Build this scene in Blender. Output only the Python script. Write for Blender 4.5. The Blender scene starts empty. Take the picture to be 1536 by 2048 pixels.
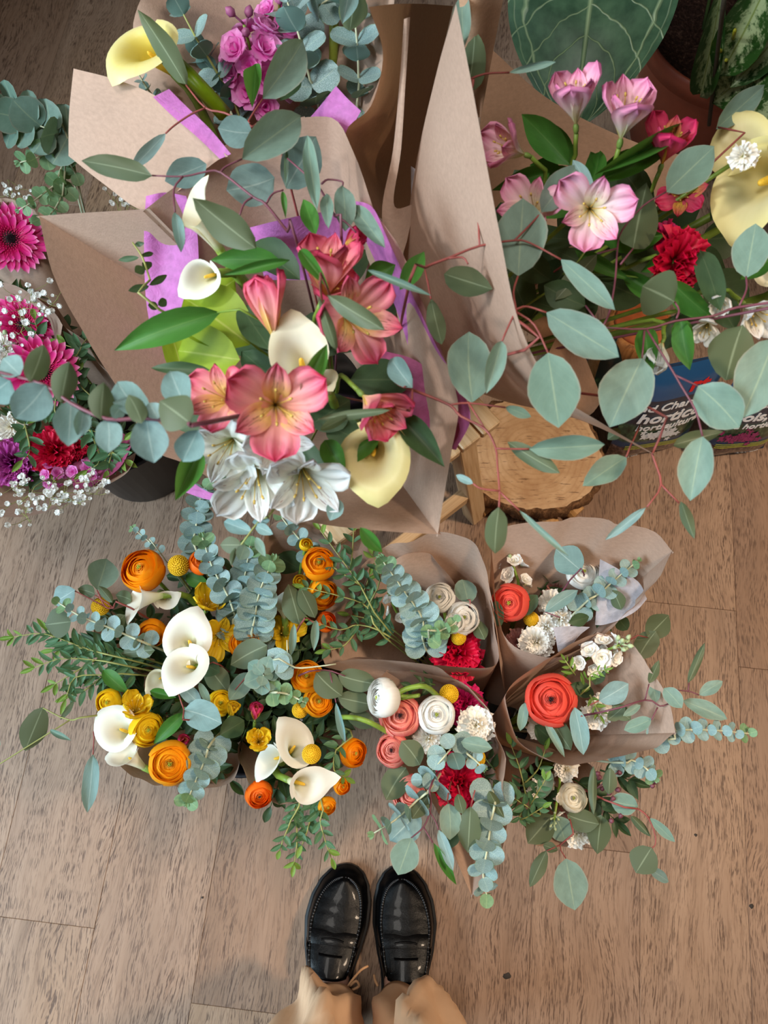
import bpy, bmesh, math, random
import numpy as np
from mathutils import Vector, Matrix, Quaternion

# ------------------------------------------------------------------ scene, camera, light
scene = bpy.context.scene
COL = scene.collection
CAM_H, PITCH, FPX = 1.5, math.radians(18.5), 1490.0     # phone held about 1.5 m up, tipped 18.5 deg from straight down
CAM = Vector((0, 0, CAM_H))
RIGHT = Vector((1, 0, 0))
UPV = Vector((0, math.cos(PITCH), math.sin(PITCH)))
FWD = Vector((0, math.sin(PITCH), -math.cos(PITCH)))

cam_data = bpy.data.cameras.new('camera')
cam = bpy.data.objects.new('camera', cam_data)
COL.objects.link(cam)
cam.location = CAM
cam.rotation_euler = (PITCH, 0, 0)
cam_data.sensor_fit = 'VERTICAL'
cam_data.sensor_height = 36.0
cam_data.sensor_width = 27.0
cam_data.lens = 36.0 * FPX / 2048.0
cam_data.clip_start = 0.02
cam_data.dof.use_dof = True
cam_data.dof.focus_distance = 1.10
cam_data.dof.aperture_fstop = 7.5
scene.camera = cam

world = bpy.data.worlds.new('world')
scene.world = world
world.use_nodes = True
world.node_tree.nodes['Background'].inputs[0].default_value = (0.86, 0.93, 1.0, 1)
world.node_tree.nodes['Background'].inputs[1].default_value = 0.10

def area_light(name, loc, target, size, size_y, power, color):
    d = bpy.data.lights.new(name, 'AREA')
    d.shape = 'RECTANGLE'; d.size = size; d.size_y = size_y; d.energy = power; d.color = color
    o = bpy.data.objects.new(name, d); COL.objects.link(o)
    o.location = loc
    o.rotation_euler = (Vector(target) - Vector(loc)).to_track_quat('-Z', 'Y').to_euler()
    return o

# cool daylight from the shop window at the left front, a warm ceiling lamp on the right, an added spot standing in for sun on the tall bouquets
area_light('shop_window_light', (-2.42, -0.65, 1.75), (0.0, -0.15, 0.1), 1.9, 1.7, 185, (0.67, 0.87, 1.0))
def spot_light(name, loc, target, power, color, size, blend, soft):
    d = bpy.data.lights.new(name, 'SPOT')
    d.energy = power; d.color = color; d.spot_size = math.radians(size); d.spot_blend = blend; d.shadow_soft_size = soft
    o = bpy.data.objects.new(name, d); COL.objects.link(o)
    o.location = loc
    o.rotation_euler = (Vector(target) - Vector(loc)).to_track_quat('-Z', 'Y').to_euler()
    return o
spot_light('ceiling_downlight', (1.6, 0.1, 2.7), (0.70, -0.30, 0.0), 225, (1.0, 0.76, 0.54), 58, 0.6, 0.16)
area_light('added_fill_light', (-0.35, 0.34, 2.74), (-0.05, 0.45, 0.6), 0.65, 0.65, 24, (1.0, 0.95, 0.88))  # unseen fill lamp added overhead to brighten the bouquets
spot_light('sun_stand_in_spot', (-1.35, 0.25, 2.05), (0.08, 0.64, 0.85), 55, (1.0, 0.97, 0.94), 50, 0.7, 0.06)  # added lamp, takes the place of direct sunlight from the left

scene.view_settings.view_transform = 'Standard'
scene.view_settings.look = 'None'
scene.view_settings.exposure = 0.14
scene.view_settings.gamma = 1.0
scene.view_settings.use_curve_mapping = False

# ------------------------------------------------------------------ helpers
rnd = random.Random(11)

def W(px, py, z):
    """world point at height z that the photograph shows at (px, py)"""
    d = RIGHT * (px - 768.0) - UPV * (py - 1024.0) + FWD * FPX
    return CAM + d * ((z - CAM_H) / d.z)

def PX(p):
    d = Vector(p) - CAM
    k = FPX / d.dot(FWD)
    return 768 + d.dot(RIGHT) * k, 1024 - d.dot(UPV) * k

def mpp(p):
    """metres per photograph pixel at the world point"""
    return (Vector(p) - CAM).dot(FWD) / FPX

def to_cam(p):
    return (CAM - Vector(p)).normalized()

def lin(c):
    out = []
    for v in c:
        v /= 255.0
        out.append(v / 12.92 if v <= 0.04045 else ((v + 0.055) / 1.055) ** 2.4)
    return (out[0], out[1], out[2], 1.0)

WM = {}

def thing(name, label, cat, loc, group=None, kind=None):
    o = bpy.data.objects.new(name, None)
    o.empty_display_size = 0.02
    COL.objects.link(o)
    o.location = loc
    if label: o['label'] = label
    if cat: o['category'] = cat
    if group: o['group'] = group
    if kind: o['kind'] = kind
    WM[o.name] = Matrix.Translation(Vector(loc))
    return o

def part(name, mesh, parent, M=None, label=None, kind=None):
    """mesh object under parent; M is its world matrix (identity: mesh is in world coordinates)"""
    o = bpy.data.objects.new(name, mesh)
    COL.objects.link(o)
    M = Matrix.Identity(4) if M is None else M
    WM[o.name] = M
    if parent is not None:
        o.parent = parent
        o.matrix_local = WM[parent.name].inverted() @ M
    else:
        o.matrix_world = M
    if label: o['label'] = label
    if kind: o['kind'] = kind
    return o

def solo(name, mesh, label, cat, M=None, group=None, kind=None):
    o = part(name, mesh, None, M)
    if label: o['label'] = label
    if cat: o['category'] = cat
    if group: o['group'] = group
    if kind: o['kind'] = kind
    return o

def mk(name, verts, faces, mat, uvs=None, smooth=True):
    me = bpy.data.meshes.new(name)
    me.from_pydata([tuple(v) for v in verts], [], faces)
    if uvs is not None:
        uvl = me.uv_layers.new(name='UVMap')
        li = np.empty(len(me.loops), dtype=np.int32)
        me.loops.foreach_get('vertex_index', li)
        uv = np.asarray(uvs, dtype=np.float32)[li].ravel()
        uvl.data.foreach_set('uv', uv)
    if smooth:
        me.polygons.foreach_set('use_smooth', [True] * len(me.polygons))
    if mat is not None:
        for m in (mat if isinstance(mat, (list, tuple)) else [mat]):
            me.materials.append(m)
    me.update()
    return me

def center_mesh(me, M0):
    return me

def grid_faces(nu, nv, close_u=False):
    f = []
    for j in range(nv - 1):
        for i in range(nu - 1 if not close_u else nu):
            a = j * nu + i; b = j * nu + (i + 1) % nu
            f.append((a, b, b + nu, a + nu))
    return f

def catmull(pts, n):
    pts = [Vector(p) for p in pts]
    if len(pts) < 3:
        return [pts[0].lerp(pts[-1], i / n) for i in range(n + 1)]
    P = [pts[0] * 2 - pts[1]] + pts + [pts[-1] * 2 - pts[-2]]
    segs = len(pts) - 1
    out = []
    for k in range(n + 1):
        u = k / n * segs
        i = min(int(u), segs - 1); t = u - i
        a, b, c, d = P[i], P[i + 1], P[i + 2], P[i + 3]
        out.append(0.5 * ((2 * b) + (c - a) * t + (2 * a - 5 * b + 4 * c - d) * t * t + (3 * b - a - 3 * c + d) * t ** 3))
    return out

def tube_geo(pts, r0, r1, sides=6, radii=None, cap=True):
    n = len(pts)
    vs, fs, uv = [], [], []
    prev = None
    for k, p in enumerate(pts):
        t = (pts[min(k + 1, n - 1)] - pts[max(k - 1, 0)])
        t = t.normalized() if t.length > 1e-9 else Vector((0, 0, 1))
        if prev is None:
            prev = t.orthogonal().normalized()
        prev = (prev - t * prev.dot(t))
        prev = prev.normalized() if prev.length > 1e-6 else t.orthogonal().normalized()
        b = t.cross(prev)
        r = radii[k] if radii else r0 + (r1 - r0) * k / max(n - 1, 1)
        for s in range(sides):
            a = 2 * math.pi * s / sides
            vs.append(p + (prev * math.cos(a) + b * math.sin(a)) * r)
            uv.append((s / sides, k / max(n - 1, 1)))
    fs = grid_faces(sides, n, True)
    if cap:
        fs.append(tuple(range(sides))[::-1]); fs.append(tuple(range((n - 1) * sides, n * sides)))
    return vs, fs, uv

class Geo:
    def __init__(s): s.v, s.f, s.uv = [], [], []
    def add(s, v, f, uv=None):
        o = len(s.v)
        s.v += [Vector(q) for q in v]; s.f += [tuple(i + o for i in q) for q in f]
        s.uv += list(uv) if uv is not None else [(0, 0)] * len(v)
        return s
    def tube(s, pts, r0, r1, sides=6, n=None):
        p = catmull(pts, n or max(2, 3 * (len(pts) - 1)))
        return s.add(*tube_geo(p, r0, r1, sides))
    def box(s, c, sx, sy, sz, M=None):
        v = [Vector((x * sx / 2, y * sy / 2, z * sz / 2)) for x in (-1, 1) for y in (-1, 1) for z in (-1, 1)]
        if M is not None: v = [M @ q for q in v]
        v = [q + Vector(c) for q in v]
        return s.add(v, [(0, 1, 3, 2), (4, 6, 7, 5), (0, 4, 5, 1), (2, 3, 7, 6), (0, 2, 6, 4), (1, 5, 7, 3)])
    def mesh(s, name, mat, smooth=True):
        return mk(name, s.v, s.f, mat, s.uv, smooth)

def frame(loc, zdir, xhint, sx=1.0, sy=None, sz=None):
    z = Vector(zdir).normalized()
    x = Vector(xhint); x = x - z * x.dot(z)
    x = x.normalized() if x.length > 1e-6 else z.orthogonal().normalized()
    y = z.cross(x)
    sy = sx if sy is None else sy; sz = sx if sz is None else sz
    M = Matrix.Identity(4)
    for i in range(3):
        M[i][0] = x[i] * sx; M[i][1] = y[i] * sy; M[i][2] = z[i] * sz; M[i][3] = loc[i]
    return M

def leaf_matrix(base, tip, width, face, roll=0.0):
    y = Vector(tip) - Vector(base); L = y.length; y = y / L
    z = Vector(face); z = z - y * z.dot(y)
    z = z.normalized() if z.length > 1e-6 else y.orthogonal().normalized()
    if roll: z = Quaternion(y, roll) @ z
    x = y.cross(z)
    M = Matrix.Identity(4)
    for i in range(3):
        M[i][0] = x[i] * width; M[i][1] = y[i] * L; M[i][2] = z[i] * L; M[i][3] = base[i]
    return M

# ------------------------------------------------------------------ materials
def new_mat(name):
    m = bpy.data.materials.new(name); m.use_nodes = True
    nt = m.node_tree; nt.nodes.clear()
    return m, nt, nt.nodes, nt.links

class NB:
    """small node-building helper"""
    def __init__(s, name):
        s.m, s.nt, s.n, s.l = new_mat(name)
        s.out = s.n.new('ShaderNodeOutputMaterial')
    def node(s, t, **kw):
        nd = s.n.new(t)
        for k, v in kw.items():
            if k.startswith('i_'):
                key = k[2:]; key = int(key) if key.isdigit() else key.replace('_', ' ')
                if hasattr(v, 'is_linked') or isinstance(v, bpy.types.NodeSocket): s.l.new(v, nd.inputs[key])
                else: nd.inputs[key].default_value = v
            else: setattr(nd, k, v)
        return nd
    def math(s, op, a, b=0.0, clamp=False):
        nd = s.n.new('ShaderNodeMath'); nd.operation = op; nd.use_clamp = clamp
        for i, v in enumerate((a, b)):
            if isinstance(v, bpy.types.NodeSocket): s.l.new(v, nd.inputs[i])
            else: nd.inputs[i].default_value = v
        return nd.outputs[0]
    def mix(s, fac, a, b, mode='MIX'):
        nd = s.n.new('ShaderNodeMix'); nd.data_type = 'RGBA'; nd.blend_type = mode
        for i, v in ((0, fac), (6, a), (7, b)):
            if isinstance(v, bpy.types.NodeSocket): s.l.new(v, nd.inputs[i])
            else: nd.inputs[i].default_value = v
        return nd.outputs[2]
    def noise(s, vec, scale, detail=3.0, rough=0.55, dist=0.0):
        nd = s.n.new('ShaderNodeTexNoise'); s.l.new(vec, nd.inputs['Vector'])
        nd.inputs['Scale'].default_value = scale; nd.inputs['Detail'].default_value = detail
        nd.inputs['Roughness'].default_value = rough; nd.inputs['Distortion'].default_value = dist
        return nd.outputs['Fac']
    def mapping(s, vec, scale=(1, 1, 1), loc=(0, 0, 0), rot=(0, 0, 0)):
        nd = s.n.new('ShaderNodeMapping'); s.l.new(vec, nd.inputs['Vector'])
        nd.inputs['Scale'].default_value = scale; nd.inputs['Location'].default_value = loc; nd.inputs['Rotation'].default_value = rot
        return nd.outputs[0]
    def ramp(s, fac, stops):
        nd = s.n.new('ShaderNodeValToRGB'); s.l.new(fac, nd.inputs[0])
        el = nd.color_ramp.elements
        while len(el) > 1: el.remove(el[-1])
        el[0].position = stops[0][0]; el[0].color = stops[0][1]
        for p, c in stops[1:]:
            e = el.new(p); e.color = c
        return nd.outputs[0]
    def rng(s, v, a, b, c=0.0, d=1.0):
        nd = s.n.new('ShaderNodeMapRange'); s.l.new(v, nd.inputs[0])
        nd.inputs[1].default_value = a; nd.inputs[2].default_value = b; nd.inputs[3].default_value = c; nd.inputs[4].default_value = d
        return nd.outputs[0]
    def bump(s, h, strength=0.3, dist=0.002):
        nd = s.n.new('ShaderNodeBump'); s.l.new(h, nd.inputs['Height'])
        nd.inputs['Strength'].default_value = strength; nd.inputs['Distance'].default_value = dist
        return nd.outputs[0]
    def finish(s, color, rough=0.6, spec=0.4, normal=None, trans=0.0, trans_col=None, metallic=0.0, coat=0.0):
        p = s.n.new('ShaderNodeBsdfPrincipled')
        if isinstance(color, bpy.types.NodeSocket): s.l.new(color, p.inputs['Base Color'])
        else: p.inputs['Base Color'].default_value = color
        if isinstance(rough, bpy.types.NodeSocket): s.l.new(rough, p.inputs['Roughness'])
        else: p.inputs['Roughness'].default_value = rough
        p.inputs['Specular IOR Level'].default_value = spec
        p.inputs['Metallic'].default_value = metallic
        p.inputs['Coat Weight'].default_value = coat
        p.inputs['Coat Roughness'].default_value = 0.06
        if normal is not None: s.l.new(normal, p.inputs['Normal'])
        sh = p.outputs[0]
        if trans > 0:
            t = s.n.new('ShaderNodeBsdfTranslucent')
            c = trans_col if trans_col is not None else color
            if isinstance(c, bpy.types.NodeSocket): s.l.new(c, t.inputs[0])
            else: t.inputs[0].default_value = c
            mx = s.n.new('ShaderNodeMixShader'); mx.inputs[0].default_value = trans
            s.l.new(sh, mx.inputs[1]); s.l.new(t.outputs[0], mx.inputs[2]); sh = mx.outputs[0]
        s.l.new(sh, s.out.inputs[0])
        return s.m
    def obj(s):
        return s.node('ShaderNodeTexCoord').outputs['Object']
    def uv(s):
        return s.node('ShaderNodeTexCoord').outputs['UV']
    def uvxy(s):
        nd = s.n.new('ShaderNodeSeparateXYZ'); s.l.new(s.uv(), nd.inputs[0])
        return nd.outputs[0], nd.outputs[1]
    def rand(s):
        return s.node('ShaderNodeObjectInfo').outputs['Random']

def plain(name, rgb, rough=0.6, spec=0.4, trans=0.0, coat=0.0, vary=0.12, scale=60):
    b = NB(name); c = lin(rgb)
    n = b.noise(b.obj(), scale, 3)
    dk = tuple(x * (1 - vary * 1.6) for x in c[:3]) + (1,)
    lt = tuple(min(1, x * (1 + vary)) for x in c[:3]) + (1,)
    col = b.ramp(n, [(0.3, dk), (0.7, lt)])
    return b.finish(col, rough, spec, None, trans, None, 0, coat)

def floor_mat():
    b = NB('oak_vinyl_plank')
    r = b.rand()
    off = b.node('ShaderNodeCombineXYZ', i_0=b.math('MULTIPLY', r, 37.0), i_1=b.math('MULTIPLY', r, 91.0), i_2=b.math('MULTIPLY', r, 53.0)).outputs[0]
    v = b.node('ShaderNodeVectorMath', operation='ADD', i_0=b.obj(), i_1=off).outputs[0]
    wob = b.noise(b.mapping(v, (3, 1.2, 1)), 2.0, 2)
    vw = b.node('ShaderNodeVectorMath', operation='ADD', i_0=v, i_1=b.node('ShaderNodeCombineXYZ', i_0=b.math('MULTIPLY', wob, 0.09)).outputs[0]).outputs[0]
    broad = b.noise(b.mapping(vw, (26, 2.2, 1)), 1.0, 4, 0.6)
    patch = b.noise(b.mapping(v, (5, 2.5, 1)), 1.0, 2)
    pore = b.noise(b.mapping(vw, (560, 44, 1)), 1.0, 2, 0.6)
    fine = b.noise(b.mapping(vw, (260, 16, 1)), 1.0, 3, 0.65)
    base = b.ramp(broad, [(0.25, lin((139, 117, 101))), (0.5, lin((160, 136, 119))), (0.75, lin((176, 152, 134)))])
    base = b.mix(b.rng(patch, 0.35, 0.7, 0, 0.5), base, lin((172, 142, 116)))
    tint = b.ramp(r, [(0.0, lin((226, 214, 205))), (0.5, lin((246, 240, 235))), (1.0, lin((255, 246, 232)))])
    base = b.mix(1.0, base, tint, 'MULTIPLY')
    base = b.mix(b.rng(fine, 0.52, 0.72, 0, 0.55), base, lin((120, 90, 70)))
    pm = b.math('MULTIPLY', b.rng(pore, 0.51, 0.60), b.rng(b.noise(b.mapping(v, (40, 6, 1)), 1.0, 2), 0.30, 0.55))
    base = b.mix(b.math('MULTIPLY', pm, 0.85), base, lin((84, 62, 50)))
    nrm = b.bump(b.math('SUBTRACT', broad, pm), 0.25, 0.0006)
    return b.finish(base, 0.52, 0.3, nrm)

def paper_mat(name='kraft_paper', rgb=(182, 154, 136), fib=0.35, trans=0.2):
    b = NB(name); v = b.obj()
    f1 = b.noise(b.mapping(v, (150, 150, 420)), 1.0, 3, 0.6)
    f2 = b.noise(v, 520, 2)
    big = b.noise(v, 8, 3)
    c = lin(rgb)
    k = lambda q: tuple(min(1, x * q) for x in c[:3]) + (1,)
    base = b.ramp(f1, [(0.3, k(0.88)), (0.7, k(1.07))])
    base = b.mix(b.rng(f2, 0.55, 0.75, 0, fib), base, k(0.72))
    base = b.mix(b.rng(big, 0.3, 0.7, 0, 0.3), base, k(1.12))
    nrm = b.bump(b.math('ADD', b.math('MULTIPLY', f2, 0.6), b.math('MULTIPLY', big, 5.0)), 0.2, 0.002)
    tr = b.mix(0.6, base, lin((190, 120, 60)))
    return b.finish(base, 0.72, 0.25, nrm, trans, tr)

def tissue_mat(name, rgb, trans=0.4):
    b = NB(name); v = b.obj()
    cr = b.noise(v, 35, 5, 0.7, 0.8)
    c = lin(rgb)
    base = b.ramp(b.noise(v, 120, 3), [(0.3, tuple(x * 0.86 for x in c[:3]) + (1,)), (0.7, tuple(min(1, x * 1.1) for x in c[:3]) + (1,))])
    return b.finish(base, 0.5, 0.3, b.bump(cr, 0.5, 0.006), trans)

def leaf_mat(name, front, back, rib, trans=0.22, powder=0.0, veins=True, edge=None, rough=0.5, spec=0.3, ribw=0.028):
    b = NB(name); u, v = b.uvxy()
    a = b.math('ABSOLUTE', b.math('SUBTRACT', u, 0.5))
    cf = lin(front)
    n = b.noise(b.obj(), 4.0, 4)
    r = b.rand()
    col = b.ramp(n, [(0.3, tuple(x * 0.82 for x in cf[:3]) + (1,)), (0.7, tuple(min(1, x * 1.12) for x in cf[:3]) + (1,))])
    col = b.mix(b.rng(r, 0, 1, 0.0, 0.45), col, lin([min(255, x * y) for x, y in zip(front, (0.82, 0.92, 0.88))]))
    if powder > 0:
        sp = b.noise(b.node('ShaderNodeTexCoord').outputs['UV'], 26, 4, 0.7)
        col = b.mix(b.rng(sp, 0.42, 0.68, 0, powder), col, lin((196, 214, 220)))
    if veins:
        wv = b.math('SINE', b.math('MULTIPLY', b.math('ADD', v, b.math('MULTIPLY', a, -0.9)), 44.0))
        col = b.mix(b.rng(wv, 0.9, 1.0, 0, 0.10), col, lin(rib))
    col = b.mix(b.rng(a, 0.0, ribw, 0.6, 0.0), col, lin(rib))
    if edge: col = b.mix(b.rng(a, 0.455, 0.5, 0, 0.85), col, lin(edge))
    bk = b.mix(b.rng(a, 0.0, ribw * 1.3, 0.5, 0.0), lin(back), lin(rib))
    g = b.node('ShaderNodeNewGeometry').outputs['Backfacing']
    col = b.mix(g, col, bk)
    tc = b.mix(0.5, col, lin((150, 175, 70)))
    return b.finish(col, rough, spec, None, trans, tc)

def petal_mat(name, stops, trans=0.25, stripes=None, streak=0.25, rough=0.45, margin=None):
    """colour along the petal (uv v), faint lengthwise streaks, optional dark flecks"""
    b = NB(name); u, v = b.uvxy()
    nz = b.noise(b.mapping(b.uv(), (26, 2.0, 1)), 1.0, 3)
    vv = b.math('ADD', v, b.math('MULTIPLY', b.math('SUBTRACT', nz, 0.5), 0.18))
    col = b.ramp(vv, [(p, lin(c)) for p, c in stops])
    r = b.rand()
    sh = b.math('MULTIPLY', b.rng(nz, 0.3, 0.75), streak)
    dark = b.mix(1.0, col, (0.80, 0.74, 0.72, 1), 'MULTIPLY')
    col = b.mix(sh, col, dark)
    col = b.mix(b.rng(r, 0, 1, 0, 0.12), col, dark)
    if margin:
        am = b.math('ABSOLUTE', b.math('SUBTRACT', u, 0.5))
        vn = b.noise(b.mapping(b.uv(), (70, 1.6, 1)), 1.0, 2)
        col = b.mix(b.rng(vn, 0.52, 0.7, 0, 0.22), col, lin(margin))
        col = b.mix(b.math('MULTIPLY', b.rng(am, 0.34, 0.5, 0, 0.5), b.rng(v, 0.35, 0.7)), col, lin(margin))
    if stripes:
        a = b.math('ABSOLUTE', b.math('SUBTRACT', u, 0.5))
        st = b.noise(b.mapping(b.uv(), (30, 4.5, 1)), 1.0, 1)
        m = b.math('MULTIPLY', b.rng(st, 0.58, 0.64), b.math('MULTIPLY', b.rng(v, 0.30, 0.42), b.rng(v, 0.92, 0.78)))
        m = b.math('MULTIPLY', m, b.rng(a, 0.34, 0.22))
        col = b.mix(m, col, lin(stripes))
    return b.finish(col, rough, 0.3, None, trans)

# ------------------------------------------------------------------ plant materials
M = {}
M['silver'] = leaf_mat('silver_dollar_leaf', (122, 146, 133), (86, 98, 72), (165, 180, 148), 0.20, edge=(150, 150, 135))
M['blue'] = leaf_mat('blue_gum_leaf', (128, 155, 154), (84, 98, 84), (186, 204, 196), 0.18)
M['baby'] = leaf_mat('baby_blue_leaf', (120, 150, 147), (102, 132, 126), (178, 198, 184), 0.16, powder=0.7, veins=False, edge=(140, 165, 130))
M['babynew'] = leaf_mat('young_eucalyptus_leaf', (128, 160, 118), (120, 150, 100), (180, 200, 140), 0.25, veins=False)
M['green'] = leaf_mat('alstroemeria_leaf', (68, 124, 50), (74, 132, 62), (110, 150, 80), 0.28)
M['lime'] = leaf_mat('lime_leaf', (150, 172, 40), (150, 165, 45), (200, 205, 110), 0.35, veins=False)
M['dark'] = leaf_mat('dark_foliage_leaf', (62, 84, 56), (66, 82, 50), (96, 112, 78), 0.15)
M['parvi'] = leaf_mat('parvifolia_leaf', (84, 122, 88), (94, 126, 86), (140, 165, 120), 0.22, veins=False)
M['parvinew'] = leaf_mat('parvifolia_young_leaf', (126, 158, 70), (120, 150, 70), (160, 180, 110), 0.3, veins=False)
M['redstem'] = plain('red_twig', (142, 72, 66), 0.5)
M['plumstem'] = plain('plum_twig', (112, 62, 74), 0.45)
M['palestem'] = plain('pale_stem', (188, 190, 158), 0.5)
M['olivestem'] = plain('olive_stem', (150, 152, 88), 0.5)
M['greenstem'] = plain('green_stem', (128, 156, 62), 0.4, trans=0.1)
M['darkstem'] = plain('dark_stem', (70, 92, 48), 0.5)
M['calyx'] = plain('green_calyx', (120, 148, 70), 0.5)

# ------------------------------------------------------------------ unit meshes
def beta_prof(a, b):
    pk = a / (a + b); m = pk ** a * (1 - pk) ** b
    return lambda t: (max(t, 0.0) ** a) * (max(1 - t, 0.0) ** b) / m

_cache = {}
def leaf_mesh(kind, matname, variant=0):
    key = (kind, matname, variant)
    if key in _cache: return _cache[key]
    rr = random.Random(hash(kind) % 1000 + variant * 17 if False else sum(map(ord, kind)) + variant * 17)
    P = {'silver': (beta_prof(0.72, 0.80), 0.10, 0.12, 4, 9), 'round': (beta_prof(0.5, 0.5), 0.10, 0.08, 4, 7),
         'lance': (beta_prof(0.8, 1.1), 0.25, 0.22, 3, 9), 'willow': (beta_prof(0.8, 0.9), 0.2, 0.12, 2, 6)}[kind]
    prof, cup, bend, nx, ny = P
    cup *= rr.uniform(0.3, 1.7); bend *= rr.uniform(-0.9, 1.5)
    ph = rr.uniform(0, 6.28); wav = rr.uniform(0.01, 0.035); skew = rr.uniform(-0.05, 0.05)
    vs, uv = [], []
    for j in range(ny + 1):
        t = j / ny
        tt = 0.5 - 0.5 * math.cos(math.pi * t) if kind in ('round',) else t
        h = prof(tt) * 0.5
        if kind == 'silver' and 0.2 < tt < 0.85: h *= 1 + 0.05 * math.sin(9 * tt + ph)
        h = max(h, 0.006)
        for i in range(-nx, nx + 1):
            s = i / nx
            x = s * h + skew * math.sin(math.pi * tt)
            z = cup * abs(s) ** 1.6 * h * 1.2 + bend * (tt * (1 - tt) * 4 * 0.25 - tt * tt * 0.5) + wav * math.sin(7 * tt + ph + 1.5 * s) * abs(s)
            vs.append((x, tt, z)); uv.append((0.5 + 0.5 * s, tt))
    me = mk('leaf_' + kind, vs, grid_faces(2 * nx + 1, ny + 1), M[matname], uv)
    _cache[key] = me
    return me

def add_leaf(parent, kind, mat, base, tip, width, face=None, roll=0.0, name='leaf'):
    f = to_cam(base) if face is None else face
    return part(name, leaf_mesh(kind, mat, rnd.randrange(4)), parent, leaf_matrix(base, tip, width, f, roll))

def tube_part(name, pts, r0, r1, mat, parent, sides=6, n=None, **kw):
    return part(name, Geo().tube(pts, r0, r1, sides, n).mesh(name, M[mat] if isinstance(mat, str) else mat), parent, **kw)

# ---------- petals: swept strip, angle from the axis goes a0 -> a1 along the length
def petal_geo(length, wprof, wmax, a0, a1, cup=0.25, ruffle=0.0, nr=3, nx=4, ny=8, serr=0.0, seed=0, p=1.0, r0=0.0):
    rr = random.Random(seed)
    vs, uv = [], []
    rho, z = r0, 0.0
    ph = rr.uniform(0, 6.28)
    for j in range(ny + 1):
        t = j / ny
        al = math.radians(a0 + (a1 - a0) * t ** p)
        if j > 0:
            rho += math.sin(al) * length / ny; z += math.cos(al) * length / ny
        h = max(wprof(t) * wmax * 0.5, 0.004 * length)
        for i in range(-nx, nx + 1):
            s = i / nx
            ruf = ruffle * length * t ** 2 * math.sin(nr * math.pi * s + ph + 2.0 * t)
            off = -cup * h * (1 - s * s) + ruf          # centre pushed outward: cups the petal
            e = 0.0
            if serr and j == ny: e = serr * length * (rr.random() - 0.5)
            x = rho - math.cos(al) * off + math.sin(al) * e
            zz = z + math.sin(al) * off + math.cos(al) * e
            vs.append((x, s * h, zz)); uv.append((0.5 + 0.5 * s, t))
    return vs, grid_faces(2 * nx + 1, ny + 1), uv

def petal_mesh(key, mat, **kw):
    k = (key, mat)
    if k not in _cache:
        v, f, uv = petal_geo(**kw)
        _cache[k] = mk('petal_' + key, v, f, M[mat], uv)
    return _cache[k]

def rotz(a): return Matrix.Rotation(a, 4, 'Z')
def roty(a): return Matrix.Rotation(a, 4, 'Y')
def rotx(a): return Matrix.Rotation(a, 4, 'X')

# ---------- ranunculus: nested cupped shells
def shell_mesh(key, mat, half, rim, flare, seed):
    k = ('shell', key, mat)
    if k in _cache: return _cache[k]
    rr = random.Random(seed)
    vs, uv = [], []
    nx, ny = 5, 7
    ph = rr.uniform(0, 6)
    for j in range(ny + 1):
        t = j / ny
        pol = math.radians(175 - (175 - rim) * t)
        for i in range(-nx, nx + 1):
            s = i / nx
            edge = 1 - 0.16 * abs(s) ** 3 * t
            az = math.radians(half) * s * (0.5 + 0.5 * math.sin(math.pi * min(0.5, t * 0.7 + 0.12)))
            rad = 1.0 + flare * t ** 3 + 0.02 * math.sin(5 * s + ph) * t
            pl = pol + math.radians(10) * abs(s) ** 3 * t
            vs.append((rad * math.sin(pl) * math.cos(az), rad * math.sin(pl) * math.sin(az), -rad * math.cos(math.pi - pl) * 0.82 * edge))
            uv.append((0.5 + 0.5 * s, t))
    vs = [(x, y, z) for x, y, z in vs]
    me = mk('petal_shell_' + key, vs, grid_faces(2 * nx + 1, ny + 1), M[mat], uv)
    _cache[k] = me
    return me

def stem_curve(p, back, foot, r, mat, parent, lead=0.06):
    p = Vector(p); foot = Vector(foot)
    back = (Vector(back) * 0.6 + (foot - p).normalized() * 0.5).normalized()
    a = p + back * lead
    b = a.lerp(foot, 0.5) + Vector((0, 0, -0.01))
    return tube_part('stem', [p, a, b, foot], r, r, mat, parent, 6, 10)

def place(px, py, z, face):
    p = W(px, py, z)
    d = (to_cam(p) + RIGHT * face[0] + UPV * face[1]).normalized()
    return p, d

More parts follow.
